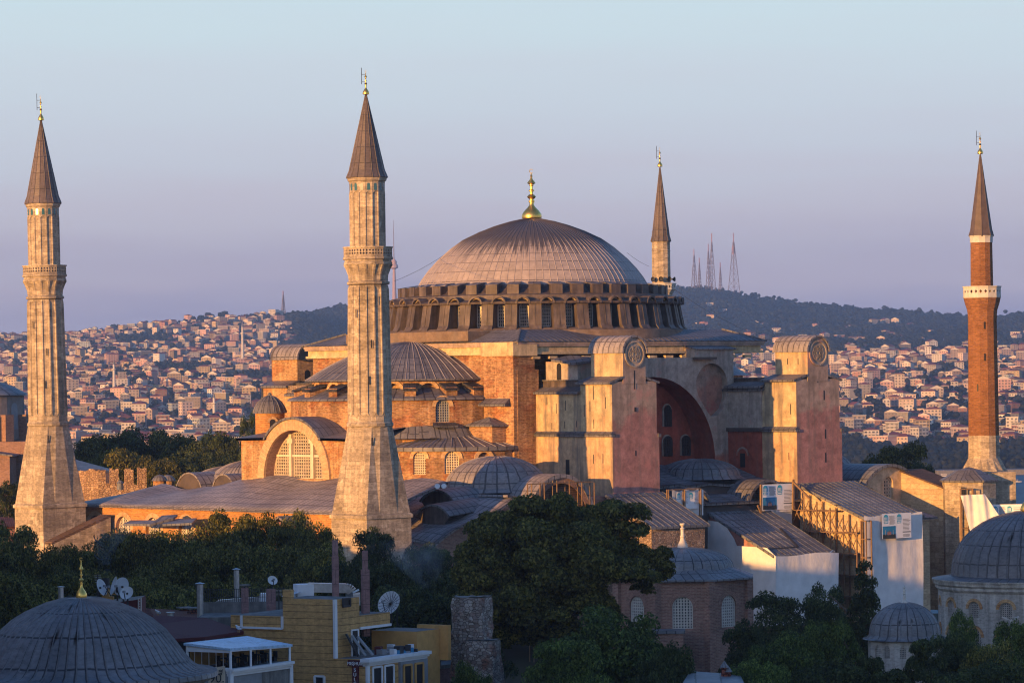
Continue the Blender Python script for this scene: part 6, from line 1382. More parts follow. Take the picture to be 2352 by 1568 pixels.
mb = MB(); mb.bar(H(5.06, -.06, zh(1446)), H(9.1, -.06, zh(1446)), .16, m_white); mb.bar(H(5.1, -.06, zh(1446)), H(5.1, -.06, zh(1418)), .16, m_white); mb.bar(H(9.1, -.06, zh(1446)), H(9.1, -.06, zh(1418)), .16, m_white); mb.build('notch_trim', t)
mb = MB(); mb.bar(H(-.04, 3.62, zh(1441, 289)), H(-.04, 8.3, zh(1441, 289)), .2, m_white); mb.build('soffit_trim', t)
mb = MB()
for k, (z0, z1, o) in enumerate(((zf - .55, zf - .38, .12), (zf - .38, zf - .2, .28), (zf - .2, zf + .06, .46))): hbox(mb, -3.04 - o, -2.6, -.02 - o, 8.9 + o * .4, z0, z1, m_white)
hbox(mb, -3.25, -3.0, 4.6, 8.85, 2, zf - .56, m_grey); mb.build('cornice', t)
def hwin(a, b, w, h, z, face, fm=m_white, nm='window'):
    mb = MB(); n = {'L': -HR, 'R': -HL}[face]; u = {'L': HL, 'R': HR}[face]; p = H(a, b, z)
    for q0, q1 in (((-w / 2, 0), (w / 2, 0)), ((w / 2, 0), (w / 2, h)), ((w / 2, h), (-w / 2, h)), ((-w / 2, h), (-w / 2, 0))): mb.bar(p + u * q0[0] + UP * q0[1] + n * .04, p + u * q1[0] + UP * q1[1] + n * .04, .16, fm)
    mb.face([p + u * x + UP * y + n * .02 for x, y in ((-w / 2, 0), (w / 2, 0), (w / 2, h), (-w / 2, h))], m_recess); return mb.build(nm, t)
hwin(-.0, 1.6, 1.1, .6, zh(1394), 'R', m_dark); hwin(1.55, -.03, .9, 1.5, zh(1596), 'L')
for b, f in ((1.3, m_white), (3.1, m_white)): hwin(-3.05, b, 1.35, 2.0, zh(1583, 287), 'R', f)
for b in (5.6, 7.4): hwin(-3.27, b, 1.2, 2.0, zh(1580, 290), 'R', m_must)
mb = MB()
mb.face([H(-.02, 2.3 + x, zf + y) for x, y in ((0, 0), (1.0, 0), (1.0, 2.1), (0, 2.1))], m_recess); [mb.bar(H(-.05, 2.3 + x, zf), H(-.05, 2.3 + x, zf + 2.1), .12, m_white) for x in (0, 1.0)]; mb.bar(H(-.05, 2.3, zf + 2.1), H(-.05, 3.3, zf + 2.1), .12, m_white)
mb.build('terrace_door', t)
mb = MB()
for k in range(3): mb.bar(H(-1.2 - k * .25, 1.5 + k * .7, zf + .1), H(-.3 - k * .1, 1.1 + k * .7, zf + 1.9 - k * .15), .5, m_grey if k else m_dark, .12)
tag(mb.build('leaning_boards'), 'grey boards leaning on the hotel terrace wall', 'boards')
mb = MB(); q = H(2.9, 6, zf); 
for k in range(2): hbox(mb, 2.4, 2.9, 4.6 + k * 1.3, 5.7 + k * 1.3, zf, zf + 2.0, m_panel)
tag(mb.build('cabinet'), 'pale blue metal cabinets at the back of the hotel terrace', 'cabinet')
rj = random.Random(9); mb = MB()
for k in range(26): a, b = rj.uniform(-2.8, -1.0), rj.uniform(4.6, 8.4); q = H(a, b, zf); mb.box((q.x, q.y, zf), (rj.uniform(.3, .8), rj.uniform(.2, .6), rj.uniform(.15, .7)), rj.choice((m_dark, m_grey, m_maroon, m_white, m_postb)), rj.uniform(0, 3))
tag(mb.build('rubbish_heap', None), 'heap of dark junk and sacks on the hotel terrace', 'junk', kind='stuff')
mb = MB(); hbox(mb, -2.2, 2.2, 8.9, 12.5, 0, zf + 1.6, m_must, m_concrete); hbox(mb, -3.0, 0, 12.5, 13, zf - 1, zf + 1.9, m_must); tag(mb.build('rear_annex'), 'small ochre rendered block behind the hotel terrace', 'building')
def text(body, size, p, u, parent, name, m, ext=.03, al='CENTER'):
    cu = bpy.data.curves.new(name, 'FONT'); cu.body = body; cu.size = size; cu.extrude = ext; cu.align_x = al; cu.materials.append(m)
    o = bpy.data.objects.new(name, cu); COL.objects.link(o); u = V(u).normalized(); n = u.cross(UP)
    R_ = Matrix((u, UP, n)).transposed().to_4x4(); o.parent = parent; w = V((0, 0, 0)); q = parent
    while q: w += q.location; q = q.parent
    R_.translation = p - w
    bpy.context.view_layer.update(); me = bpy.data.meshes.new_from_object(o.evaluated_get(bpy.context.evaluated_depsgraph_get()))
    bpy.data.objects.remove(o); o = bpy.data.objects.new(name, me); COL.objects.link(o); o.parent = parent; o.matrix_local = R_; return o
s_ = thing('hotel_sign', 'brown hotel sign with white capital letters on the mustard corner', 'sign', H(-1.9, -.1, 0)); mb = MB()
zs0, zs1 = zh(1527), zh(1513); ac = -1.95
hbox(mb, ac - .68, ac + .68, -.22, -.03, zs0, zs1, m_maroon); hbox(mb, ac - .27, ac + .27, -.22, -.03, zs0 - 3.0, zs0, m_maroon); mb.build('board', s_)
text('MEŞHUR', .36, H(ac, -.24, zs0 + .1), -HL, s_, 'lettering', m_white)
for k, ch in enumerate('SULTAN'): text(ch, .42, H(ac, -.24, zs0 - .42 - k * .385), -HL, s_, 'lettering', m_white)
# chimneys, flues, dishes and ducts on the roofs
def chimney(u, vt, vb, d, w, label, m=m_pink, w2=None, cap=False, group='pinkish roof chimneys'):
    b = at(u, vb, d=d); top = zat(u, vt, d); t = thing('chimney', label, 'chimney', b, group); mb = MB(); h = top - b.z
    mb.box((0, 0, -1.5), (w, w, h + 1.5 if not w2 else h * .72 + 1.5), m, A0 + .4)
    if w2: mb.box((0, 0, h * .72), (w * w2, w * w2, h * .28), m, A0 + .4)
    mb.build('stack', t, loc=(0, 0, 0))
    if cap: mb = MB(); mb.box((0, 0, h + .12), (w * 1.5, w * 1.5, .12), m_concrete, A0 + .4); [mb.bar((x, y, h - .05), (x, y, h + .14), .08, m_dark) for x in (-w / 3, w / 3) for y in (-w / 3, w / 3)]; mb.build('cap', t, loc=(0, 0, 0))
    return t
chimney(771, 1240, 1372, 290, .45, 'tall slim pink chimney with flat top on the hotel roof', w2=.85); chimney(840, 1264, 1418, 291, .56, 'tall pink chimney with narrower dark upper part beside the big dish', w2=.66)
chimney(563, 1348, 1412, 300, .5, 'pink chimney with dark cowl left of the small dish', cap=True); chimney(623, 1352, 1414, 298, .62, 'short pink chimney pillar carrying the small dish')
chimney(424, 1399, 1420, 318, .8, 'low brick chimney with slab cap, left of the low pair', m_tile, cap=True, group='low brick chimneys'); chimney(437 + 6, 1400, 1424, 314, .8, 'low brick chimney with slab cap, nearest the steel flue', m_tile, cap=True, group='low brick chimneys')
def flue(u, vt, vb, d, r, label):
    b = at(u, vb, d=d); h = zat(u, vt, d) - b.z; t = thing('flue_pipe', label, 'flue', b, 'steel flue pipes'); mb = MB(); mb.lathe([(r, -1), (r, h * .33), (r * 1.06, h * .33), (r * 1.06, h * .35), (r, h * .35), (r, h * .66), (r * 1.06, h * .66), (r * 1.06, h * .68), (r, h * .68), (r, h * .93)], (0, 0), m_metal, 14); mb.build('pipe', t, loc=(0, 0, 0))
    mb = MB(); mb.lathe([(r * 1.5, h * .95), (r * 1.55, h * .955), (0, h)], (0, 0), m_metal, 14); [mb.bar((r * .7 * cos(a), r * .7 * sin(a), h * .92), (r * .7 * cos(a), r * .7 * sin(a), h * .96), .04, m_metal) for a in (0, 2, 4)]; mb.build('rain_cap', t, loc=(0, 0, 0))
flue(460, 1336, 1410, 300, .28, 'shiny steel flue pipe standing left of the grey roof'); flue(544, 1303, 1388, 306, .24, 'tall thin steel flue pipe behind the pink chimney'); flue(140, 1345, 1382, 240, .18, 'small steel flue left of the gilded finial'); flue(392, 1404, 1420, 300, .26, 'squat pale flue box on the red tiled roof')
def dish(u, v, d, r, label, yaw, tilt, pole, mesh=False, on=None):
    c = at(u, v, d=d); t = thing('satellite_dish', label, 'satellite dish', c, 'satellite dishes'); F_ = Matrix.Rotation(yaw, 3, 'Z') @ (-FW); n = (F_ * cos(tilt) + UP * sin(tilt)).normalized(); s = n.cross(UP).normalized(); k_ = s.cross(n)
    mb = MB(); Pp = lambda q, a: s * (r * q * cos(a)) + k_ * (r * q * sin(a)) + n * (.32 * r * q * q - .25 * r)
    for i in range(5):
        for j in range(28): a0, a1 = 2 * pi * j / 28, 2 * pi * (j + 1) / 28; mb.face([Pp(i / 5, a0), Pp((i + 1) / 5, a0), Pp((i + 1) / 5, a1), Pp(i / 5, a1)] if i else [Pp(0, 0), Pp(.2, a0), Pp(.2, a1)], m_dishm)
    if mesh:
        for j in range(18): a = 2 * pi * j / 18; mb.bar(Pp(.05, a) - n * .02, Pp(1, a) - n * .02, .014, m_dark); mb.bar(Pp(.05, a) + n * .02, Pp(1, a) + n * .02, .014, m_dark)
        for j in range(28): a0, a1 = 2 * pi * j / 28, 2 * pi * (j + 1) / 28; mb.bar(Pp(.6, a0) + n * .02, Pp(.6, a1) + n * .02, .014, m_dark)
    mb.build('reflector', t, True, loc=(0, 0, 0)); mb = MB(); f = n * (r * .95) - k_ * r * .25; mb.bar(Pp(1, -pi / 2), f, .05, m_dark); mb.box((f.x, f.y, f.z - .08), (.16, .16, .16), m_grey); mb.build('feed_arm', t, loc=(0, 0, 0))
    mb = MB(); mb.bar(-n * .3 * r, -n * .35 * r - UP * pole, .09, m_dark); mb.bar(-n * .3 * r, -n * .05, .12, m_dark); mb.build('pole', t, loc=(0, 0, 0))
dish(626, 1332, 298, .42, 'small round dish on the short pink pillar', .35, .5, .8); dish(894, 1384, 294, 1.05, 'big spoked mesh dish at the right end of the hotel roof', -.55, .45, 1.6, True)
dish(233, 1348, 250, .62, 'dish seen nearly from the side, left in the row of four', 1.15, .35, 1.1); dish(262, 1345, 250, .7, 'dish seen edge on, second in the row of four', -1.25, .3, 1.2); dish(279, 1346, 250, .66, 'dish with dark lettering, highest facing one in the row of four', -.55, .35, 1.1); dish(291, 1361, 249, .5, 'lowest dish, rightmost in the row of four', -.3, .5, .8)
# duct work
t = thing('air_duct', 'fat ribbed duct with bend on the hotel roof behind the tall chimneys', 'duct', at(720, 1350, d=293)); b = t.location.copy(); mb = MB()
P = lambda u, v: at(u, v, d=293) - b
x0, x1 = P(708, 1348), P(795, 1350); mb.bar(x0, x1, 1.0, m_metal, .75); ax = (x1 - x0).normalized()
for k in range(6): a, a1 = pi / 2 * k / 6, pi / 2 * (k + 1) / 6; q = lambda a: x1 + ax * (.55 * sin(a)) - UP * (.55 * (1 - cos(a))); mb.bar(q(a), q(a1), 1.0, m_metal, .75)
mb.bar(x1 + ax * .55 - UP * .5, x1 + ax * .55 - UP * 1.4, 1.0, m_metal, .75); mb.build('pipe', t, loc=(0, 0, 0))
mb = MB(); q = at(697, 1350, d=293); mb.box((q.x, q.y, q.z - .9), (1.5, 1.4, 1.25), m_white, A0 + .3); tag(mb.build('air_handling_unit'), 'white box shaped air unit joined to the hotel roof duct', 'air unit')
mb = MB(); q = at(676, 1362, d=292); q2 = at(690, 1370, d=292); sheetroof(mb, [q + V((-1, -.3, -.15)), q + V((.2, -.6, .15)), q + V((.6, .6, .1)), q + V((-.7, .8, -.2))], m_panel, .05); [mb.bar(q + V((x, y, -.2)), q + V((x, y, -1.3)), .08, m_dark) for x, y in ((-.8, 0), (.3, 0))]; tag(mb.build('roof_canopy'), 'small blue grey canopy on the hotel roof edge', 'canopy')
t = thing('air_duct', 'long pale duct behind the fence on the grey flat roof', 'duct', at(520, 1380, d=306)); b = t.location.copy(); mb = MB(); P = lambda u, v: at(u, v, d=306) - b
mb.bar(P(505, 1386), P(620, 1377), .9, m_metal, .7); mb.bar(P(493, 1394), P(507, 1384), .9, m_metal, .7); mb.bar(P(598, 1376), P(612, 1376), 1.3, m_white, 1.1); mb.build('pipe', t, loc=(0, 0, 0))
for u, vt, vb, d, l in ((1472 / 2.297 * 1.0, 1352, 1400, 300, 'thin aerial mast on the grey flat roof'), (225, 1318, 1382, 256, 'thin aerial mast left of the row of dishes'), (912, 1362, 1408, 296, 'rusty aerial mast beside the big mesh dish')):
    b = at(u, vb, d=d); h = zat(u, vt, d) - b.z; t = thing('aerial_mast', l, 'aerial', b); mb = MB(); mb.bar((0, 0, -1), (0, 0, h), .06, m_dark); mb.build('pole', t, loc=(0, 0, 0)); mb = MB()
    for k in range(5): mb.bar(RT * -.25 + UP * (h - .1 - k * .12) + FW * (.1 * k), RT * .25 + UP * (h - .1 - k * .12) + FW * (.1 * k), .025, m_metal)
    mb.build('elements', t, loc=(0, 0, 0))
for (a, b, l) in ((at(840, 1392, d=291), at(886, 1376, d=294), 'thin wire from the second pink chimney to the big dish'), (at(563, 1352, d=300), at(623, 1356, d=298), 'thin wire between the two short pink chimneys')):
    mb = MB()
    for i in range(6): f_ = lambda t: a.lerp(b, t) - UP * (.6 * t * (1 - t)); mb.bar(f_(i / 6), f_((i + 1) / 6), .03, m_dark)
    tag(mb.build('wire'), l, 'wire')
# roofs between the dome and the hotel
def slab(us, vt, d, dd, name, label, mw, mt, cat='building', zt=None):
    a, b = at(us[0], vt, d=d), at(us[1], vt, d=d); z = zt or (a.z + b.z) / 2; mb = MB(); P = [V((a.x, a.y, 0)), V((b.x, b.y, 0)), V((b.x, b.y, 0)) + FW * dd, V((a.x, a.y, 0)) + FW * dd]
    for i in range(4): mb.face([P[i], P[(i + 1) % 4], P[(i + 1) % 4] + UP * z, P[i] + UP * z], mw)
    mb.face([p + UP * z for p in P], mt); o = mb.build(name); return tag(o, label, cat), z
o, z = slab((455, 662), 1416, 297, 14, 'flat_roofed_block', 'grey flat roofed block with parapet left of the hotel', m_concrete, m_concrete)
mb = MB(); q0, q1 = at(462, 1392, d=303), at(655, 1390, d=303); mb.bar(V((q0.x, q0.y, z + .45)), V((q1.x, q1.y, z + .45)), .3, m_concrete, .9); 
mb.build('parapet', o)
t = thing('roof_fence', 'thin wire fence along the grey flat roof', 'fence', q0); mb = MB()
for k in range(46): p = q0.lerp(q1, k / 45); mb.bar(V((p.x, p.y, z + .9)), V((p.x, p.y, z + 2.0)), .035, m_dark)
for h in (1.3, 2.0): mb.bar(V((q0.x, q0.y, z + h)), V((q1.x, q1.y, z + h)), .04, m_dark)
mb.build('wires', t)
t = thing('tiled_house', 'house with dark maroon pitched roof behind the big lead dome', 'house', fr(283, -24)); P = lambda u, v, d: at(u, v, d=d)
mb = MB(); sheetroof(mb, [P(330, 1470, 284), P(470, 1462, 282), P(560, 1448, 288), P(475, 1418, 297), P(360, 1412, 297), P(300, 1440, 292)], m_maroon); mb.build('roof', t); mb = MB(); a, b = P(330, 1472, 284.5), P(470, 1464, 282.5); mb.face([V((a.x, a.y, 0)), V((b.x, b.y, 0)), b, a], m_dark); mb.build('wall', t)
t = thing('tiled_house', 'house with weathered red tiles under the seagull', 'house', fr(305, -29)); mb = MB(); sheetroof(mb, [P(320, 1424, 305), P(470, 1424, 303), P(455, 1402, 318), P(335, 1396, 320)], m_tile); sheetroof(mb, [P(318, 1402, 303), P(345, 1396, 303), P(352, 1412, 300), P(330, 1425, 300)], m_tile); mb.build('roof', t); mb = MB(); a, b = P(320, 1426, 305.3), P(470, 1426, 303.3); mb.face([V((a.x, a.y, 0)), V((b.x, b.y, 0)), b, a], m_plasr); mb.build('wall', t)
t = thing('roof_hut', 'dark red roof hut carrying the row of dishes behind the dome', 'hut', fr(252, -28)); mb = MB(); a = P(245, 1385, 252); b = P(318, 1376, 252); 
for dd in (0, 5): mb.face([V((a.x, a.y, 5)) + FW * dd, V((b.x, b.y, 5)) + FW * dd, b + FW * dd, a + FW * dd], m_maroon)
mb.face([b, b + FW * 5, V((b.x, b.y, 5)) + FW * 5, V((b.x, b.y, 5))], m_maroon); mb.face([a, b, b + FW * 5, a + FW * 5], m_dark); mb.build('wall', t)
mb = MB(); [mb.bar(P(318 + k, 1372, 250), P(318 + k, 1425, 250), .07, m_metal) for k in (0, 6)]; [mb.bar(P(318, 1374 + j * 6, 250), P(324, 1374 + j * 6, 250), .05, m_metal) for j in range(9)]; tag(mb.build('ladder'), 'pale metal ladder on the dark red roof hut', 'ladder')
t = thing('chimney', 'ochre double chimney in an iron cage beside the dishes', 'chimney', P(243, 1382, 251)); mb = MB(); b = t.location.copy(); mb.box((0, 0, -2), (.5, .5, 3.0), m_must, A0); q = P(254, 1382, 251) - b; mb.box((q.x, q.y, -2), (.45, .45, 2.4), m_must, A0); mb.lathe([(.28, .9), (.28, 1.7)], (0, 0), m_dark, 12); mb.build('stack', t, loc=(0, 0, 0)); mb = MB()
for x in (-.45, .8): mb.bar(RT * x - UP, RT * x + UP * .55, .06, m_must)
for z in (.55, 0): mb.bar(RT * -.45 + UP * z, RT * .8 + UP * z, .06, m_must)
mb.build('cage', t, loc=(0, 0, 0))
def gull(u, v, d, label):
    p = at(u, v, d=d); t = thing('seagull', label, 'seagull', p); mb = MB(); L = [(-.24, .02, .04), (-.12, .08, .09), (.02, .1, .12), (.12, .08, .16), (.16, .05, .22), (.22, .045, .25), (.27, .015, .24)]
    ring = lambda x, r, z: [V((x, r * cos(2 * pi * i / 10), z + r * sin(2 * pi * i / 10))) for i in range(10)]
    for (a, b) in zip(L, L[1:]):
        A, B = ring(a[0], a[1], a[2]), ring(b[0], b[1], b[2]); [mb.face([A[i], A[(i + 1) % 10], B[(i + 1) % 10], B[i]], m_white) for i in range(10)]
    for s in (-1, 1): mb.face([(-.3, s * .03, .08), (.05, s * .11, .1), (.06, s * .11, .17), (-.1, s * .1, .15)], m_grey); mb.bar((0, s * .04, .04), (0, s * .04, -.14), .02, m_must)
    o = mb.build('body', t, True, loc=(0, 0, 0)); o.scale = (1.5,) * 3; t.rotation_euler.z = A0 + 2.6
gull(363, 1410, 300, 'white seagull standing on the weathered red tiles')
gull(548, 1446, 274, 'grey and white gull on the upper edge of the white terrace roof')
# glazed roof terrace
DT = 270; KT = at(529, 1486, d=DT); TB = KT.copy(); T_ = lambda a, b, z: V((KT.x, KT.y, 0)) + HL * a + HR * b + UP * z
t = thing('glazed_terrace', 'white building with glazed roof terrace under a pale sloping metal roof', 'building', (KT.x, KT.y, 0)); z0 = KT.z
mb = MB(); q = [T_(-.1, -.2, z0 - .05), T_(4.2, -.2, z0 + .25), T_(4.2, 8.4, z0 + .2), T_(-.1, 8.4, z0 - .35)]; sheetroof(mb, q, m_roofw, .18); mb.build('roof', t)
zb = z0 - 1.65; mb = MB()
for a, b in ((0, 0), (4, 0), (0, 8.1), (0, 2.7), (0, 5.4)): mb.bar(T_(a, b, zb), T_(a, b, z0 - .1 + a * .04 - b * .03), .16, m_white)
mb.bar(T_(0, 0, zb), T_(4, 0, zb), .2, m_white); mb.bar(T_(0, 0, z0 - .3), T_(4, 0, z0 - .3), .22, m_white); mb.bar(T_(0, 0, z0 - .25), T_(0, 8.1, z0 - .5), .14, m_white)
for k in range(1, 6): mb.bar(T_(4 * k / 6, 0, zb), T_(4 * k / 6, 0, z0 - .3), .05, m_metal)
mb.face([T_(0, -.01, z0 - .25), T_(4, -.01, z0 - .25), T_(4, -.01, z0 + .2)], m_white); mb.build('frame', t)
mb = MB(); mb.face([T_(.1, .02, zb), T_(3.9, .02, zb), T_(3.9, .02, z0 - .3), T_(.1, .02, z0 - .3)], m_clear); mb.face([T_(.02, .1, zb), T_(.02, 8, zb), T_(.02, 8, z0 - .5), T_(.02, .1, z0 - .25)], m_clear); mb.build('glazing', t)
def tbox(mb, a0, a1, b0, b1, z0, z1, m, top=None):
    P = [T_(a0, b0, 0), T_(a1, b0, 0), T_(a1, b1, 0), T_(a0, b1, 0)]
    for i in range(4): mb.face([P[i] + UP * z0, P[(i + 1) % 4] + UP * z0, P[(i + 1) % 4] + UP * z1, P[i] + UP * z1], m)
    mb.face([p + UP * z1 for p in P], top or m)
mb = MB(); tbox(mb, 0, 4.1, 0, 8.2, 0, zb - .05, m_grey, m_dark); mb.face([T_(-.02, 4.2, 0), T_(-.02, 8.2, 0), T_(-.02, 8.2, zb - .5), T_(-.02, 4.2, zb - .5)], m_concrete); mb.face([T_(4, .3, zb), T_(4, 8, zb), T_(4, 8, z0), T_(4, .3, z0)], m_must); mb.build('wall', t)
mb = MB()
for (o, a, b) in ((.12, -.55, -.35), (.28, -.35, -.18), (.42, -.18, .02)): tbox(mb, -o, .3, -o * .5, 8.2, zb + a, zb + b, m_white)
mb.bar(T_(-.05, -.05, 0), T_(-.05, -.05, zb), .3, m_white); mb.bar(T_(-.05, 8.15, 0), T_(-.05, 8.15, zb), .3, m_white); mb.build('cornice', t)
t2 = thing('restaurant_chairs', 'dark tables and chairs behind the terrace glazing', 'furniture', T_(1, 1, zb)); mb = MB()
for k in range(5):
    q = T_(1.2, 1.0 + k * 1.4, 0); mb.box((q.x, q.y, zb + .68), (.8, .8, .06), m_dark, .4); mb.bar(V((q.x, q.y, zb)), V((q.x, q.y, zb + .7)), .08, m_dark)
    for s in (-1, 1): p = T_(1.2 + s * .6, 1.0 + k * 1.4, 0); mb.box((p.x, p.y, zb + .1), (.42, .42, .38), m_dark, .4); mb.box((p.x + HL.x * s * .2, p.y + HL.y * s * .2, zb + .4), (.1, .42, .5), m_dark, .4)
mb.build('seating', t2); t2['kind'] = 'stuff'
s_ = thing('terrace_sign', 'cream sign board with dark numerals beside the lead dome', 'sign', T_(2.6, -1.0, 0)); mb = MB(); a, b = at(478, 1535, d=266), at(517, 1528, d=266); a2 = V((a.x, a.y, a.z)); mb.face([V((a.x, a.y, 8)), V((b.x, b.y, 8)), b, a], m_lat); mb.build('board', s_); U = b - a; U.z = 0; U.normalize()
text('90.', .95, at(498, 1566, d=265.8), U, s_, 'lettering', m_dark); mb = MB()
for k in range(16): f_ = lambda k: at(507 + 5 * cos(k * .8) * (1 - k / 22), 1536 + k * .8 + 3 * sin(k * .8), d=265.8); mb.bar(f_(k), f_(k + 1), .05, m_dark)
mb.build('scroll_ornament', s_)
# low terrace right of the hotel
t = thing('low_terrace_house', 'low dark house with railed roof terrace between hotel and ruin', 'house', fr(292, -7)); a, b = at(968, 1536, d=296), at(1046, 1528, d=300); mb = MB(); P = [V((a.x, a.y, 0)), V((b.x, b.y, 0)), V((b.x, b.y, 0)) + FW * 7, V((a.x, a.y, 0)) + FW * 7]; z = a.z
for i in range(4): mb.face([P[i], P[(i + 1) % 4], P[(i + 1) % 4] + UP * z, P[i] + UP * z], m_pink)
mb.face([p + UP * z for p in P], m_dark); mb.build('wall', t); mb = MB(); mb.bar(P[0] + UP * z, P[1] + UP * z, .3, m_concrete); mb.build('eave', t); mb = MB()
for k in range(3): q = P[0].lerp(P[1], k / 2); mb.box((q.x, q.y, z), (.45, .45, 1.4), m_concrete, A0)
for h in (.5, .9, 1.3): mb.bar(P[0] + UP * (z + h), P[1] + UP * (z + h), .06, m_dark)
mb.build('railing', t)
# rough stone pillar, remnant of an old monument
c = at(1095, 1480, d=297); t = thing('stone_ruin', 'tall squared rubble ruin pillar standing dark before the trees', 'ruin', (c.x, c.y, 0)); zt = zat(1095, 1370, 297); rr = random.Random(2); mb = MB()
def rag(cx_, cy_, hw, hd, z0, z1, n, tw=1.0):
    secs = []; nn = 24
    for j in range(n + 1):
        z = z0 + (z1 - z0) * j / n; s = 1 + (tw - 1) * (1 - j / n); L = []
        for i in range(nn):
            a = 2 * pi * i / nn; q = max(abs(cos(a)), abs(sin(a))); L.append((cos(a) / q * hw * s + rr.uniform(-.13, .13), sin(a) / q * hd * s + rr.uniform(-.13, .13)))
        R_ = Matrix.Rotation(A0 - pi / 2 - .35, 3, 'Z'); secs.append((z, [(cx_ + (R_ @ V((*p, 0))).x, cy_ + (R_ @ V((*p, 0))).y) for p in L]))
    mb.loft(secs, m_ruin2); mb.face([V((*p, secs[-1][0] + .15 * rr.random())) for p in secs[-1][1]], m_concrete); mb.face([V((*(p), secs[-1][0])) for p in secs[-1][1]], m_concrete)
rag(c.x - RT.x * .4, c.y - RT.y * .4, 1.38, 1.15, 0, zt, 26, 1.3); q = c - FW * 1.7 + RT * .55; rag(q.x, q.y, 1.25, 1.0, 0, zat(1110, 1470, 295), 12, 1.35); mb.build('masonry', t)
# low white roof with two capped chimneys
t = thing('low_white_roof', 'low pale flat roof at the bottom edge under the dark trees', 'building', fr(286, 16)); mb = MB(); q = [at(1585, 1540, d=288), at(1700, 1548, d=285), at(1720, 1590, d=270), at(1560, 1580, d=270)]; sheetroof(mb, q, m_leadb, .3); mb.build('roof', t)
for u, v in ((1664, 1516), (1672, 1526)):
    b = at(u, v + 30, d=283); ct = thing('chimney', f'small red chimney with pointed grey cap, the {"farther" if u < 1670 else "nearer"} of two by the low pale roof', 'chimney', b, 'chimneys with pointed caps'); mb = MB(); mb.box((0, 0, -1.5), (.42, .42, 2.0), m_tile, .5); mb.build('stack', ct, loc=(0, 0, 0)); mb = MB(); mb.lathe([(.38, .5), (.34, .56), (0, 1.05)], (0, 0), m_leadb, 8); mb.build('cap', ct, loc=(0, 0, 0))
# street lamp
b = at(2322, 1470, d=318); t = thing('street_lamp', 'twin headed street lamp before the marble tomb', 'street lamp', (b.x, b.y, 0)); zt = zat(2322, 1424, 318); mb = MB(); mb.lathe([(.12, 0), (.08, zt)], (0, 0), m_metal, 10); mb.build('pole', t, loc=(0, 0, 0))
for s in (-1, 1): mb = MB(); mb.bar((0, 0, zt), RT * (.25 * s) + UP * (zt + .12), .07, m_metal); mb.bar(RT * (.2 * s) + UP * (zt + .1), RT * (.75 * s) + UP * (zt + .32), .26, m_metal, .12); mb.build('lamp_head', t, loc=(0, 0, 0))
# unseen blocks added to the west, sized to shade the square
rb = random.Random(5); k = 0
def westblock(f, r, w, l, h, lab):
    q = fr(f, r); mb = MB(); mb.box((q.x, q.y, 0), (w, l, h), m_plasy, A0 + .5); mb.box((q.x, q.y, h), (w + .6, l + .6, .8), m_concrete, A0 + .5); tag(mb.build('shade_block'), lab, 'house', 'shade blocks west of the square')
# ---------------------------------------------------------------- trees
import numpy as np
def crown_mesh(name, blobs_, n, leaf, seed, m, fill=.3):
    rs = np.random.RandomState(seed); B = np.array(blobs_, float); wgt = B[:, 3] ** 2; idx = rs.choice(len(B), n, p=wgt / wgt.sum())
    d = rs.normal(size=(n, 3)); d /= np.linalg.norm(d, axis=1)[:, None]; d[:, 2] = np.where(d[:, 2] < -.35, -d[:, 2] * .6, d[:, 2]); 
    rad = np.where(rs.rand(n) < fill, rs.uniform(.3, .85, n), rs.uniform(.85, 1.08, n)); p = B[idx, :3] + d * (B[idx, 3] * rad)[:, None] * np.array([1, 1, .8])
    nn = d + rs.normal(size=(n, 3)) * .55; nn /= np.linalg.norm(nn, axis=1)[:, None]; t = np.cross(nn, rs.normal(size=(n, 3))); t /= np.linalg.norm(t, axis=1)[:, None]; b = np.cross(nn, t)
    s = leaf * rs.uniform(.6, 1.35, n)[:, None]; q = np.stack([p - t * s * .5, p + b * s * .33 , p + t * s * .55, p - b * s * .33], 1).reshape(-1, 3)
    me = bpy.data.meshes.new(name); me.vertices.add(4 * n); me.vertices.foreach_set('co', q.ravel()); me.loops.add(4 * n); me.loops.foreach_set('vertex_index', np.arange(4 * n)); me.polygons.add(n); me.polygons.foreach_set('loop_start', np.arange(0, 4 * n, 4)); me.polygons.foreach_set('loop_total', np.full(n, 4)); me.update(); me.validate(); me.materials.append(m); return me
def limbs(mb, pts, m, n=7):
    for (a, ra), (b, rb) in zip(pts, pts[1:]):
        a, b = V(a), V(b); d = (b - a).normalized(); q = d.cross(V((.3, .9, .1))).normalized(); r = q.cross(d)
        A = [a + (q * cos(2 * pi * i / n) + r * sin(2 * pi * i / n)) * ra for i in range(n)]; B = [b + (q * cos(2 * pi * i / n) + r * sin(2 * pi * i / n)) * rb for i in range(n)]
        for i in range(n): mb.face([A[i], A[(i + 1) % n], B[(i + 1) % n], B[i]], m)
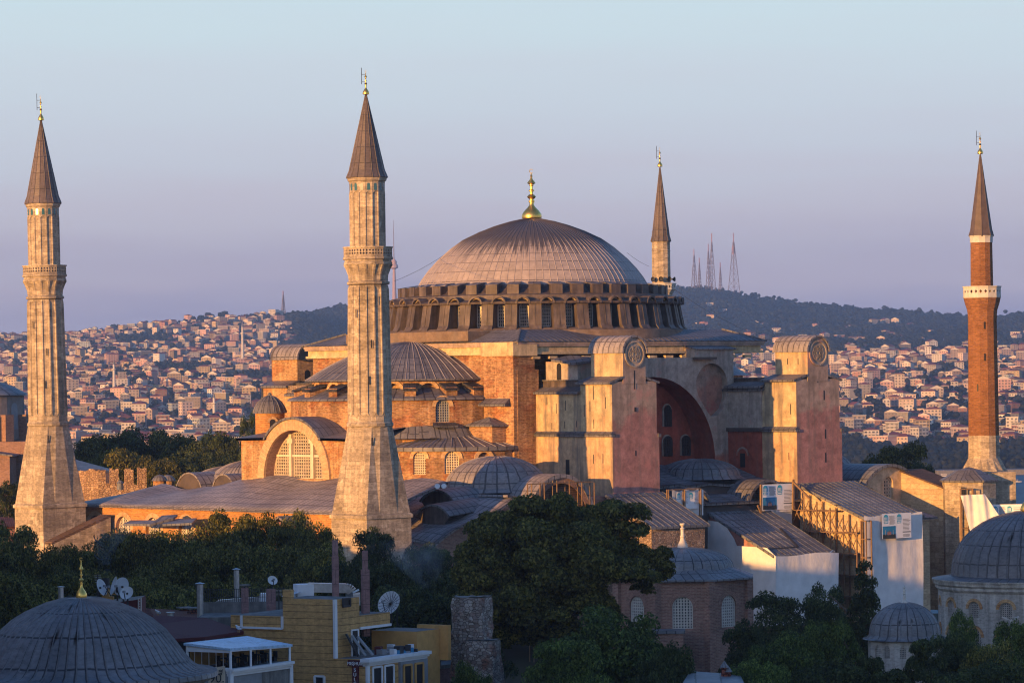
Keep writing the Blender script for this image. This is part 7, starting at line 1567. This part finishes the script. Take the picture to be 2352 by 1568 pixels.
def tree_proto(seed, kind, n=9000, leaf=.055, m=None):
    """unit tree, height 1, crown about one wide"""
    r = random.Random(seed); bl = []
    if kind == 'round':
        for _ in range(60):
            a, z = r.uniform(0, 2 * pi), r.uniform(.16, .95); R_ = .40 * sqrt(max(.05, 1 - ((z - .52) / .50) ** 2)) * r.uniform(.55, 1.0); bl.append((R_ * cos(a), R_ * sin(a), z - .04, r.uniform(.055, .115)))
        bl += [(0, 0, .6, .30), (.05, 0, .42, .29), (0, .03, .76, .21), (-.04, 0, .3, .22)]
    elif kind == 'column':
        for _ in range(30): z = r.uniform(.04, .93); a = r.uniform(0, 2 * pi); R_ = .17 * max(.05, 1 - z ** 2.4) * r.uniform(.5, 1); bl.append((R_ * cos(a), R_ * sin(a), z * .96, .10 * (1.15 - z * .8)))
        bl += [(0, 0, k * .1, .19 * (1.1 - (k * .1) ** 1.8)) for k in range(1, 10)]
    elif kind == 'cedar':
        for k in range(9):
            z = .2 + k * .085; R0 = .5 * (1 - k / 10.5)
            for _ in range(8): a = r.uniform(0, 2 * pi); q = R0 * r.uniform(.3, 1); bl.append((q * cos(a), q * sin(a), z + r.uniform(-.02, .02), r.uniform(.05, .085)))
        bl += [(0, 0, .92, .05)]
    else:
        for _ in range(26): z = r.uniform(.25, .97); a = r.uniform(0, 2 * pi); R_ = .36 * (1.02 - z) ** .6 * r.uniform(.4, 1); bl.append((R_ * cos(a), R_ * sin(a), z, r.uniform(.06, .12)))
        bl += [(0, 0, .5, .2), (0, 0, .68, .13)]
    me = crown_mesh('crown', bl, n, leaf, seed, m or m_leaf); mb = MB(); limbs(mb, [((0, 0, 0), .03), ((.01, 0, .25), .024), ((0, .01, .6), .012)], m_bark)
    for k in range(5): a = r.uniform(0, 6.3); limbs(mb, [((0, 0, .25 + k * .05), .013), ((.14 * cos(a), .14 * sin(a), .42 + k * .06), .008), ((.28 * cos(a), .28 * sin(a), .55 + k * .05), .003)], m_bark, 5)
    return me, mb.build('trunk')
PR = {}
def proto(key, *a, **k):
    me, tr = tree_proto(*a, **k); PR[key] = (me, tr.data); bpy.data.objects.remove(tr)
for i in range(4): proto(('w', i), 11 + i, 'round', 42000, .0185, m_leaf)
for i in range(3): proto(('g', i), 31 + i, 'round', 42000, .0185, m_leafg)
for i in range(2): proto(('d', i), 41 + i, 'round', 36000, .019, m_leafd)
proto(('c', 0), 51, 'column', 26000, .018, m_leafd); proto(('p', 0), 61, 'cone', 30000, .0185, m_leaf); proto(('k', 0), 71, 'cedar', 36000, .019, m_leafd)
rt = random.Random(3)
def tree(u, vt, d, wpx, key, label, name='tree', k=1.55, ground=0.0, cat='tree', group=None):
    p = at(u, vt, d=d); h = (p.z - ground) * 1.06; w = wpx * (k if key[0] not in 'cp' else 1.0) / K * d; t = thing(name, label, cat, (p.x, p.y, ground), group)
    for nm, me in zip(('crown', 'trunk'), PR[key]):
        o = bpy.data.objects.new(nm, me); COL.objects.link(o); o.parent = t
    sx = w / (.9 if key[0] not in 'c' else .44); t.scale = (sx, sx, h); t.rotation_euler.z = rt.uniform(0, 6.3); return t
G1 = 'trees in front of the long west wall'
W3 = [
 (20, 1212, 398, 150, 'left edge tree below the red tiled roof corner'), (85, 1262, 378, 130, 'dark tree at the foot of the leftmost minaret'), (150, 1248, 386, 130, 'tree below the sloping minaret buttress'), (215, 1238, 392, 140, 'tree under the first lattice window of the long wall'),
 (285, 1226, 394, 150, 'tree under the second lattice window of the long wall'), (345, 1226, 388, 140, 'tree under the dark porch roofs'), (405, 1214, 394, 150, 'tree hiding the right end of the porch'), (470, 1196, 397, 150, 'tall tree hiding the middle of the brick wall'),
 (535, 1186, 398, 150, 'tall tree touching the wall top left of the small gabled porch'), (600, 1184, 398, 130, 'tall tree just left of the small gabled porch'), (665, 1196, 392, 120, 'bushy tree in front of the small gabled porch'), (728, 1196, 396, 110, 'tree close left of the large minaret foot')]
for i, (u, v, d, w, l) in enumerate(W3): tree(u, v, d, w, ('w', i % 4), l, group=G1)
tree(690, 1170, 400, 95, ('w', 2), 'highest treetop of the row beside the small gabled porch', group=G1)
W2 = [(40, 1322, 345, 190, 'shadowed tree left of the gilded dome finial'), (130, 1310, 352, 170, 'shadowed tree behind the gilded dome finial'), (235, 1304, 356, 170, 'shadowed tree above the row of dishes'), (330, 1296, 362, 170, 'tree between the dishes and the steel flue'), (420, 1276, 366, 170, 'warm tinted tree above the steel flue'), (505, 1256, 372, 170, 'warm tinted tree behind the tall thin flue'), (590, 1252, 374, 170, 'tree above the small dish on its pillar'), (660, 1250, 376, 150, 'tree above the white air unit'), (735, 1262, 372, 140, 'tree just left of the tallest pink chimney'),
 (855, 1222, 404, 120, 'small tree before the large minaret base'), (805, 1292, 368, 130, 'dark tree between the two tall pink chimneys'), (880, 1300, 364, 150, 'dark tree behind the big spoked dish'), (950, 1268, 384, 120, 'dark tree below the sloping lead aisle roof'), (1005, 1258, 388, 110, 'dark tree at the corner of the brick aisle wall'), (960, 1350, 345, 190, 'black shaded tree right of the big spoked dish'), (1050, 1330, 350, 170, 'black shaded tree behind the ruined stone pillar'), (1015, 1440, 310, 130, 'black shaded bush tree left of the ruined stone pillar'), (560, 1330, 345, 170, 'shaded tree behind the roof fence'), (420, 1340, 340, 170, 'shaded tree above the low brick chimneys')]
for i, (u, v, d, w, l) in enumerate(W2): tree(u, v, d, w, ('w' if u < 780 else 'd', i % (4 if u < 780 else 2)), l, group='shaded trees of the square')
F3 = [(1400, 1404, 296, 300, ('g', 0), 'leafy green tree low in the middle below the brick tomb'), (1300, 1475, 288, 200, ('g', 1), 'leafy bush tree right of the ruined stone pillar'), (1085, 1528, 282, 110, ('g', 2), 'small bright bush at the foot of the ruined pillar'), (1530, 1490, 285, 150, ('d', 0), 'dark tree below the annex of the brick tomb'),
 (1790, 1368, 345, 200, ('d', 1), 'dark round tree right of the brick tomb'), (1895, 1352, 350, 130, ('d', 0), 'dark round tree left of the cypress'), (1720, 1440, 325, 150, ('d', 1), 'dark tree over the right corner of the brick tomb'), (1900, 1432, 306, 170, ('g', 1), 'yellow green lit tree below the cypress'), (1800, 1462, 300, 200, ('g', 2), 'green tree left of the small domed tomb'), (2000, 1512, 296, 150, ('k', 0), 'flat layered cedar left under the small domed tomb'), (2125, 1472, 302, 170, ('k', 0), 'wide layered cedar right under the small domed tomb'),
 (2205, 1408, 318, 80, ('g', 0), 'slender young tree before the marble tomb windows'), (2195, 1462, 310, 150, ('d', 0), 'dark bush tree between the two marble tombs'), (2330, 1432, 312, 110, ('g', 1), 'tree at the right edge beside the street lamp'), (2270, 1476, 306, 150, ('w', 1), 'brownish tree below the marble tomb'), (1890, 1525, 280, 260, ('d', 1), 'black tree at the bottom edge left of the cedars'), (2060, 1542, 276, 260, ('k', 0), 'black cedar along the bottom edge'), (2250, 1530, 280, 260, ('d', 0), 'black tree at the bottom right'), (1740, 1520, 285, 180, ('g', 0), 'dark green tree right of the capped chimneys'), (2345, 1520, 284, 150, ('w', 2), 'shaded tree in the bottom right corner')]
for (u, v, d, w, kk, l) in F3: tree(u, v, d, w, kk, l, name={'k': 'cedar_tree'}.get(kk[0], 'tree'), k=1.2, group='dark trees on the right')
tree(1987, 1284, 345, 135, ('c', 0), 'dark pointed cypress standing before the tall white sheet', 'cypress_tree', group=None)
B3 = [(190, 1010, 645, 130, 'dark park tree just right of the leftmost minaret'), (262, 1002, 652, 140, 'dark park tree above the blue lead roof'), (335, 992, 660, 150, 'tallest dark park tree left of the church'), (405, 996, 655, 130, 'dark park tree above the ruined wall end'), (470, 1004, 650, 130, 'dark park tree above the orange turrets'), (525, 1000, 646, 90, 'dark park tree touching the brick west gable'), (300, 1040, 625, 150, 'low dark park tree behind the ruined wall'), (430, 1048, 622, 150, 'low dark park tree behind the lead domes'), (510, 1050, 620, 110, 'low dark park tree beside the brick gable'), (370, 1052, 618, 120, 'low dark park tree behind the orange turrets'), (575, 962, 640, 50, 'small dark treetop beside the domed stair turret'), (15, 1112, 560, 80, 'dark tree before the old church at the left edge'), (235, 1045, 628, 120, 'low dark park tree by the blue lead roof')]
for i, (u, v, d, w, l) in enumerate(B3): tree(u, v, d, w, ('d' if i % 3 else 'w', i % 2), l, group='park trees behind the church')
tree(2055, 1026, 575, 150, ('w', 0), 'round dark tree behind the eastern vault'); tree(2120, 1062, 570, 60, ('d', 1), 'small dark tree between the round tree and the strait')
# the great plane tree
D = 338; sc = K / D; c = fr(D, (1270 - 1176) / K * D); T0 = thing('plane_tree', 'great spreading plane tree in the middle hiding the church corner', 'tree', (c.x, c.y, 0))
rp = random.Random(17); bl = []; L_ = lambda u, v, dd=0: (lambda q: (q.x - c.x, q.y - c.y, q.z))(at(u, v, d=D + dd))
for (u, v, r, dd) in ((1210, 1180, 45, 0), (1260, 1165, 42, 3), (1310, 1165, 44, 0), (1365, 1175, 46, 2), (1420, 1195, 46, 0), (1150, 1205, 46, 0), (1105, 1235, 44, 2), (1075, 1275, 42, 0), (1160, 1250, 60, -2), (1240, 1240, 65, -3), (1330, 1240, 65, -4), (1410, 1245, 55, 0), (1450, 1235, 36, 0), (1455, 1270, 40, 2), (1480, 1290, 32, 0), (1510, 1285, 28, 0), (1530, 1300, 22, -1), (1515, 1320, 24, 0), (1470, 1320, 34, -2), (1420, 1310, 50, -4), (1340, 1310, 66, -5), (1250, 1310, 66, -5), (1160, 1320, 62, -4), (1095, 1325, 50, -2), (1070, 1360, 40, 0), (1120, 1390, 55, -3), (1200, 1390, 62, -5), (1290, 1390, 60, -5), (1370, 1370, 50, -3), (1230, 1460, 60, 0), (1150, 1470, 50, 0), (1310, 1450, 50, 0), (1395, 1400, 40, 0), (1470, 1350, 22, 0), (1200, 1215, 55, 2), (1290, 1205, 55, 2), (1370, 1215, 50, 2), (1200, 1280, 60, 2), (1290, 1275, 65, 2), (1380, 1280, 60, 2), (1110, 1280, 50, 2), (1240, 1360, 65, 2), (1330, 1350, 60, 2), (1150, 1360, 55, 2), (1180, 1440, 65, 2), (1270, 1430, 65, 2)):
    x, y, z = L_(u, v, dd); 
    for k in range(5):
        f = r / sc; bl.append((x + rp.uniform(-.6, .6) * f, y + rp.uniform(-.9, .9) * f, z + rp.uniform(-.5, .5) * f, f * rp.uniform(.45, .85)))
me = crown_mesh('crown', bl, 230000, .32, 5, m_leaf); o = bpy.data.objects.new('crown', me); COL.objects.link(o); o.parent = T0
mb = MB(); limbs(mb, [((0, 0, 0), .8), ((.3, 0, 4), .65), ((0, .2, 8), .5)], m_bark, 9)
for (u, v, dd) in ((1400, 1215, -1), (1450, 1240, 0), (1180, 1220, 0), (1300, 1190, 0), (1100, 1290, 0), (1500, 1300, 0)):
    e = V(L_(u, v, dd)); s = V((0, .2, 7.5)); mid = s.lerp(e, .5) + UP * 1.2; limbs(mb, [(s, .34), (s.lerp(mid, .5) + V((.3, 0, .2)), .26), (mid, .19), (mid.lerp(e, .5) + UP * .3, .12), (e, .05)], m_bark, 7)
mb.build('trunk', T0)
HAZE = 0.000085
# ---------------------------------------------------------------- added shade blocks and air
for cc in range(-100, -352, -14):  # house-shaped blocks out of view, heights set by the shade they cast
    h = lerp(-cc, [100, 140, 160, 185, 205, 229, 258, 300, 345], [27, 28, 36, 39, 34, 29, 26.3, 20.5, 17]) + rb.uniform(-1, 1)
    sb = -.909 * cc - 24; f, r = .771 * sb - .636 * cc, .636 * sb + .771 * cc
    q = fr(f, r); mb = MB(); house_mesh(mb, 15, 13, max(4, int(h / 3)), 'flat', q, A0 + .5, m_plasy, m_hroof2, bal=False); tag(mb.build('shade_block'), 'tall pale unseen block added west of the square to shade it', 'house', 'shade blocks west of the square')
q = NT('hazy_air'); q.t.nodes.remove(q.b); v = q.n('VolumePrincipled'); v.inputs['Color'].default_value = (.58, .74, 1.0, 1); v.inputs['Density'].default_value = HAZE; v.inputs['Anisotropy'].default_value = .55
q.l(v.outputs[0], q.o.inputs['Volume'])
for l in list(q.o.inputs['Surface'].links): q.t.links.remove(l)
mb = MB(); c = fr(4250, 0); mb.box((c.x, c.y, -48), (9000, 6600, 400), q.m, A0); o = mb.build('haze'); tag(o, 'thin evening haze over the strait and hills', 'haze', kind='stuff')

def smoke(name, label, pts, dens):
    """wisp of smoke along a path of (point, radius)"""
    mb = MB(); n = 10
    for (a, ra), (b, rb_) in zip(pts, pts[1:]):
        d = (b - a).normalized(); q = d.cross(FW).normalized(); r = q.cross(d)
        A = [a + (q * cos(2 * pi * i / n) + r * sin(2 * pi * i / n)) * ra for i in range(n)]; B = [b + (q * cos(2 * pi * i / n) + r * sin(2 * pi * i / n)) * rb_ for i in range(n)]
        for i in range(n): mb.face([A[i], A[(i + 1) % n], B[(i + 1) % n], B[i]], dens)
        if a is pts[0][0]: mb.face(A[::-1], dens)
        if b is pts[-1][0]: mb.face(B, dens)
    o = mb.build(name, None, True); bm = bmesh.new(); bm.from_mesh(o.data); bmesh.ops.recalc_face_normals(bm, faces=bm.faces); bm.to_mesh(o.data); bm.free()
    tag(o, label, 'smoke', kind='stuff')
def smokemat(dn):
    q = NT('chimney_smoke'); q.t.nodes.remove(q.b); v = q.n('VolumePrincipled'); v.inputs['Color'].default_value = (.75, .82, .95, 1)
    nz = q.noise(q.pos((.9, .9, .5)), 1.0, 4, .6); q.l(q.math('MULTIPLY', q.ramp(nz, [(.4, 0.0), (.68, 1.0)]), dn), v.inputs['Density']); q.l(v.outputs[0], q.o.inputs['Volume']); return q.m
sm1 = smokemat(.13); S1 = lambda u, v, d, r: (at(u, v, d=d), r)
smoke('smoke', 'thin blue smoke rising from the caged chimney by the dishes', [S1(243, 1330, 251, .25), S1(242, 1305, 251, .45), S1(238, 1270, 252, .7), S1(246, 1235, 253, 1.0), S1(262, 1205, 254, 1.4)], sm1)
smoke('smoke', 'grey smoke drifting right from the second tall pink chimney', [S1(841, 1262, 291, .3), S1(862, 1257, 291, .55), S1(900, 1262, 292, .9), S1(945, 1280, 293, 1.5), S1(995, 1300, 294, 2.1)], sm1)
